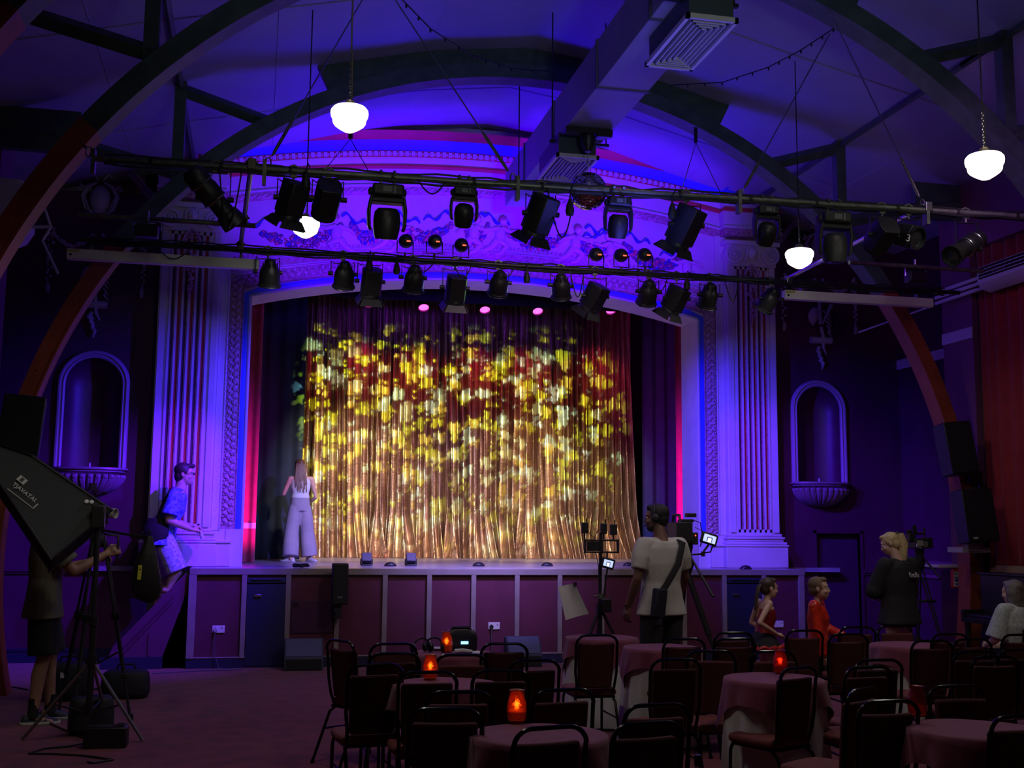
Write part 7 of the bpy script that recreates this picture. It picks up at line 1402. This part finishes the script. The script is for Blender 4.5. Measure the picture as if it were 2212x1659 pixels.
def screen_img(b, M, w_, h_, parent):
    b0 = MB(); b0.M = M; b0.box((-w_ / 2, -0.003, -h_ / 2), (w_ / 2, 0.0, h_ / 2)); s = b0.build('screen', M_SCR, parent)
    b1 = MB(); b1.M = M; b1.box((-w_ * 0.22, -0.004, -h_ * 0.42), (w_ * 0.22, -0.003, h_ * 0.22)); b1.build('screen_picture', mat('screen_dark', (0.02, 0.02, 0.08), 0.3, emit=(0.05, 0.1, 0.35), estr=0.6), s)
    b1 = MB(); b1.M = M; b1.box((-w_ * 0.15, -0.005, -h_ * 0.42), (w_ * 0.15, -0.004, h_ * 0.1)); b1.build('screen_curtain', mat('screen_gold', (0.7, 0.7, 0.7), 0.3, emit=(0.9, 0.9, 0.85), estr=1.1), s)
M = Matrix.Translation(at(1314, 1217, y=MY - 0.06) - O) @ Matrix.Rotation(0.25, 4, 'Y'); b = MB(); b.M = M; b.box((-0.065, 0.002, -0.05), (0.065, 0.03, 0.05)); mon = b.build('monitor', M_BLK, t, bevel=0.01); screen_img(b, M, 0.09, 0.06, mon)
for px, py, w_ in ((1263, 1140, 0.06), (1304, 1142, 0.06), (1325, 1144, 0.065)):
    p = at(px, py, y=MY) - O; b = MB(); b.cbox(p, (w_, 0.04, 0.1)); b.cyl(p + Vector((0.015, 0, 0.05)), p + Vector((0.015, 0, 0.09)), 0.006); r_ = b.build('receiver', M_BLK, t, bevel=0.006); b = MB(); b.cyl(p - Vector((0, 0, 0.05)), Vector((p.x, p.y, fr.z + 0.05)), 0.007); b.build('post', M_BLK, r_)
b = MB(); p0_ = at(1304, 1142, y=MY) - O; p1_ = at(1263, 1140, y=MY) - O; b.tube([p0_, p0_ + Vector((-0.07, -0.03, -0.02)), p0_ + Vector((-0.1, -0.03, -0.09)), p1_ + Vector((0.06, -0.02, -0.07)), p1_], 0.004, 5); b.tube([fr + Vector((0.05, -0.02, -0.06)), fr + Vector((0.05, -0.03, -0.2)), apx + Vector((0.03, -0.02, 0.1))], 0.008, 6); b.tube([fr + Vector((-0.06, -0.02, -0.06)), fr + Vector((-0.04, -0.04, -0.18)), apx + Vector((-0.02, -0.03, 0.2))], 0.004, 5); b.build('cable', M_CABLE, t)
p = at(1309, 1308, y=MY - 0.05) - O; b = MB(); b.cbox(p, (0.09, 0.06, 0.12)); b.build('battery', M_BLK, t, bevel=0.006)
cl = at(1283, 1288, y=MY) - O; b = MB(); b.cyl(cl, Vector((0, 0, cl.z)), 0.009); b.cbox(Vector((0, 0, cl.z)), (0.05, 0.05, 0.05)); b.build('clamp_arm', M_PIPE, t)
# white paper hanging on the clamp
pc = at(1236, 1302, y=MY - 0.05); t = thing('paper_sheet', 'large white paper sheet clipped to the monitor stand', 'paper', pc)
W4 = [at(x, y, y=MY - 0.05) - pc for x, y in ((1206, 1268), (1242, 1261), (1272, 1326), (1222, 1340))]
b = MB(); b.grid(lambda u, v: (W4[0].lerp(W4[1], u)).lerp(W4[3].lerp(W4[2], u), v) + Vector((0, 0.03 * math.sin(PI * u), 0)), 10, 10, (0, 0.004, 0)); b.build('sheet', mat('white_paper', (0.62, 0.64, 0.6), 0.7), t)
b = MB(); b.cbox(W4[1] + Vector((0, -0.005, 0)), (0.03, 0.02, 0.03)); b.build('clip', M_BLK, t)
# cine camera on its tripod behind the cameraman
KY = 10.9; kp = at(1480, 1150, y=KY); t = thing('cine_camera', 'black cine camera with side monitor beside the cameraman', 'camera', kp)
b = MB(); b.box((-0.15, -0.16, -0.09), (0.02, 0.12, 0.1)); b.box((0.02, -0.1, -0.12), (0.1, 0.02, -0.0)); b.box((-0.06, -0.12, 0.1), (0.05, 0.06, 0.13)); b.box((-0.02, -0.14, 0.15), (0.07, -0.04, 0.19)); b.cyl((-0.1, 0.1, 0), (-0.1, 0.34, 0), 0.055, n=18); b.box((-0.19, 0.3, -0.08), (-0.01, 0.38, 0.08)); b.build('body', M_BLK, t, bevel=0.008)
b = MB(); b.tube([(-0.09, -0.1, 0.1), (-0.09, -0.08, 0.17), (-0.09, 0.08, 0.17), (-0.09, 0.1, 0.1)], 0.014, 8); b.build('top_handle', M_BLK, t)
q = at(1533, 1164, y=KY - 0.1) - kp; M = Matrix.Translation(q) @ Matrix.Rotation(0.28, 4, 'Y'); b = MB(); b.M = M; b.box((-0.09, 0.002, -0.058), (0.09, 0.03, 0.058)); mon = b.build('monitor', M_BLK, t, bevel=0.012); screen_img(b, M, 0.13, 0.075, mon)
b = MB(); b.tube([q + Vector((0.0, 0.03, -0.06)), q + Vector((-0.05, 0.03, -0.12)), q + Vector((-0.06, 0.03, -0.15)), Vector((0.02, -0.05, q.z - 0.16)), Vector((0, -0.05, -0.08))], 0.011, 8); b.tube([q + Vector((0.05, 0.03, -0.05)), q + Vector((0.02, 0.03, -0.13)), q + Vector((-0.06, 0.03, -0.14))], 0.008, 6); b.cbox(q + Vector((-0.06, 0.03, -0.15)), (0.03, 0.03, 0.05)); b.build('monitor_arm', M_BLK, t)
b = MB(); b.tube([(0.05, -0.1, 0.12), (0.12, -0.1, 0.1), q + Vector((-0.06, 0.03, 0.03))], 0.005, 5); b.tube([(0.08, -0.06, 0.05), (0.15, -0.08, 0.02), q + Vector((-0.09, 0.03, -0.08)), q + Vector((-0.06, 0.03, -0.02))], 0.004, 5); b.build('cable', M_CABLE, t)
b = MB(); b.ball((0.045, -0.165, -0.03), 0.008, 8, 6); b.build('tally_light', mat('tally_red', (0.9, 0.1, 0.05), 0.4, emit=(1, 0.1, 0.05), estr=2), t)
t = thing('camera_tripod', 'heavy black tripod under the cine camera behind the cameraman', 'tripod', (kp.x, KY, 0)); H1 = kp.z - 0.1
b = MB(); b.lathe([(0.06, H1 - 0.3), (0.085, H1 - 0.22), (0.06, H1 - 0.12), (0.075, H1 - 0.05), (0.075, H1), (0, H1)], 20); b.build('fluid_head', M_BLK, t)
f3 = at(1560, 1430, y=KY - 0.3); feet = [Vector((0.36, -0.3, 0)), Vector((-0.36, -0.2, 0)), Vector((0.0, 0.4, 0))]; leg3(t, (0, 0, H1 - 0.25), feet, 0.032, 0.022, M_BLK)
q = at(1541, 1289, y=KY - 0.35) - t.location; b = MB(); b.tube([(0.03, 0, H1 - 0.1), q], [0.01, 0.014], 8); b.build('pan_handle', M_BLK, t)
# camcorder on a tripod at the right
VY = 11.3; vp = at(1985, 1175, y=VY); t = thing('camcorder', 'shoulder camcorder on the right tripod beside the blonde woman', 'camera', vp)
b = MB(); b.box((-0.1, -0.09, -0.05), (0.06, 0.07, 0.06)); b.box((0.06, -0.07, -0.045), (0.13, 0.05, 0.07)); b.box((-0.14, -0.05, 0.02), (-0.08, 0.03, 0.12)); b.build('body', M_BLK, t, bevel=0.008)
b = MB(); b.tube([(-0.06, -0.02, 0.06), (-0.06, -0.02, 0.11), (0.06, -0.02, 0.11), (0.06, -0.02, 0.06)], 0.012, 8); b.build('top_handle', M_BLK, t)
b = MB(); b.tube([(-0.05, -0.02, 0.11), (-0.07, -0.03, 0.2)], [0.02, 0.022], 10); b.tube([(-0.1, -0.03, 0.14), (-0.16, -0.03, 0.13)], 0.018, 8); b.build('microphone', M_BLKM, t)
b = MB(); b.box((-0.08, -0.097, -0.02), (-0.01, -0.09, 0.04)); b.tube([(-0.09, -0.1, 0.0), (-0.1, -0.12, -0.03), (-0.05, -0.12, -0.04)], 0.008, 6); b.build('side_panel', mat('silver_panel', (0.4, 0.4, 0.38), 0.35, 0.4), t); b = MB(); b.box((-0.005, -0.094, -0.03), (0.05, -0.089, 0.03)); b.build('audio_panel', mat('dull_panel', (0.12, 0.13, 0.12), 0.4), t); b = MB(); b.cyl((0.05, -0.02, 0.11), (0.06, -0.02, 0.15), 0.012); b.ball((0.06, -0.02, 0.16), 0.015, 8, 6); b.build('accessory', M_BLK, t)
t = thing('camera_tripod', 'slim black tripod under the camcorder at the right', 'tripod', (vp.x, VY, 0)); H2 = vp.z - 0.055
b = MB(); b.lathe([(0.04, H2 - 0.2), (0.06, H2 - 0.14), (0.045, H2 - 0.08), (0.055, H2), (0, H2)], 18); b.build('fluid_head', M_BLK, t)
b = MB(); q = at(2032, 1250, y=VY - 0.4) - t.location; b.tube([(0.02, 0, H2 - 0.06), q], [0.009, 0.013], 8); b.build('pan_handle', M_BLK, t)
f1 = at(2016, 1400, y=VY - 0.25) - t.location
for f in (Vector((0.2, -0.28, 0)), Vector((-0.33, -0.05, 0)), Vector((0.12, 0.34, 0))):
    a = Vector((0, 0, H2 - 0.16)); s = Vector((0.022, 0, 0)); m1 = a.lerp(f, 0.62); b = MB(); b.tube([a + s, m1 + s * 0.6], 0.009, 7); b.tube([a - s, m1 - s * 0.6], 0.009, 7); b.tube([m1, f], 0.011, 7); l = b.build('leg', M_BLK, t); b = MB(); b.cbox(m1, (0.06, 0.04, 0.06)); b.build('leg_lock', M_BLKM, l, bevel=0.006)
b = MB(); b.box((-0.05, -0.1, H2 * 0.62), (0.12, 0.02, H2 * 0.62 + 0.025)); b.build('mid_spreader', M_BLK, t, bevel=0.005)
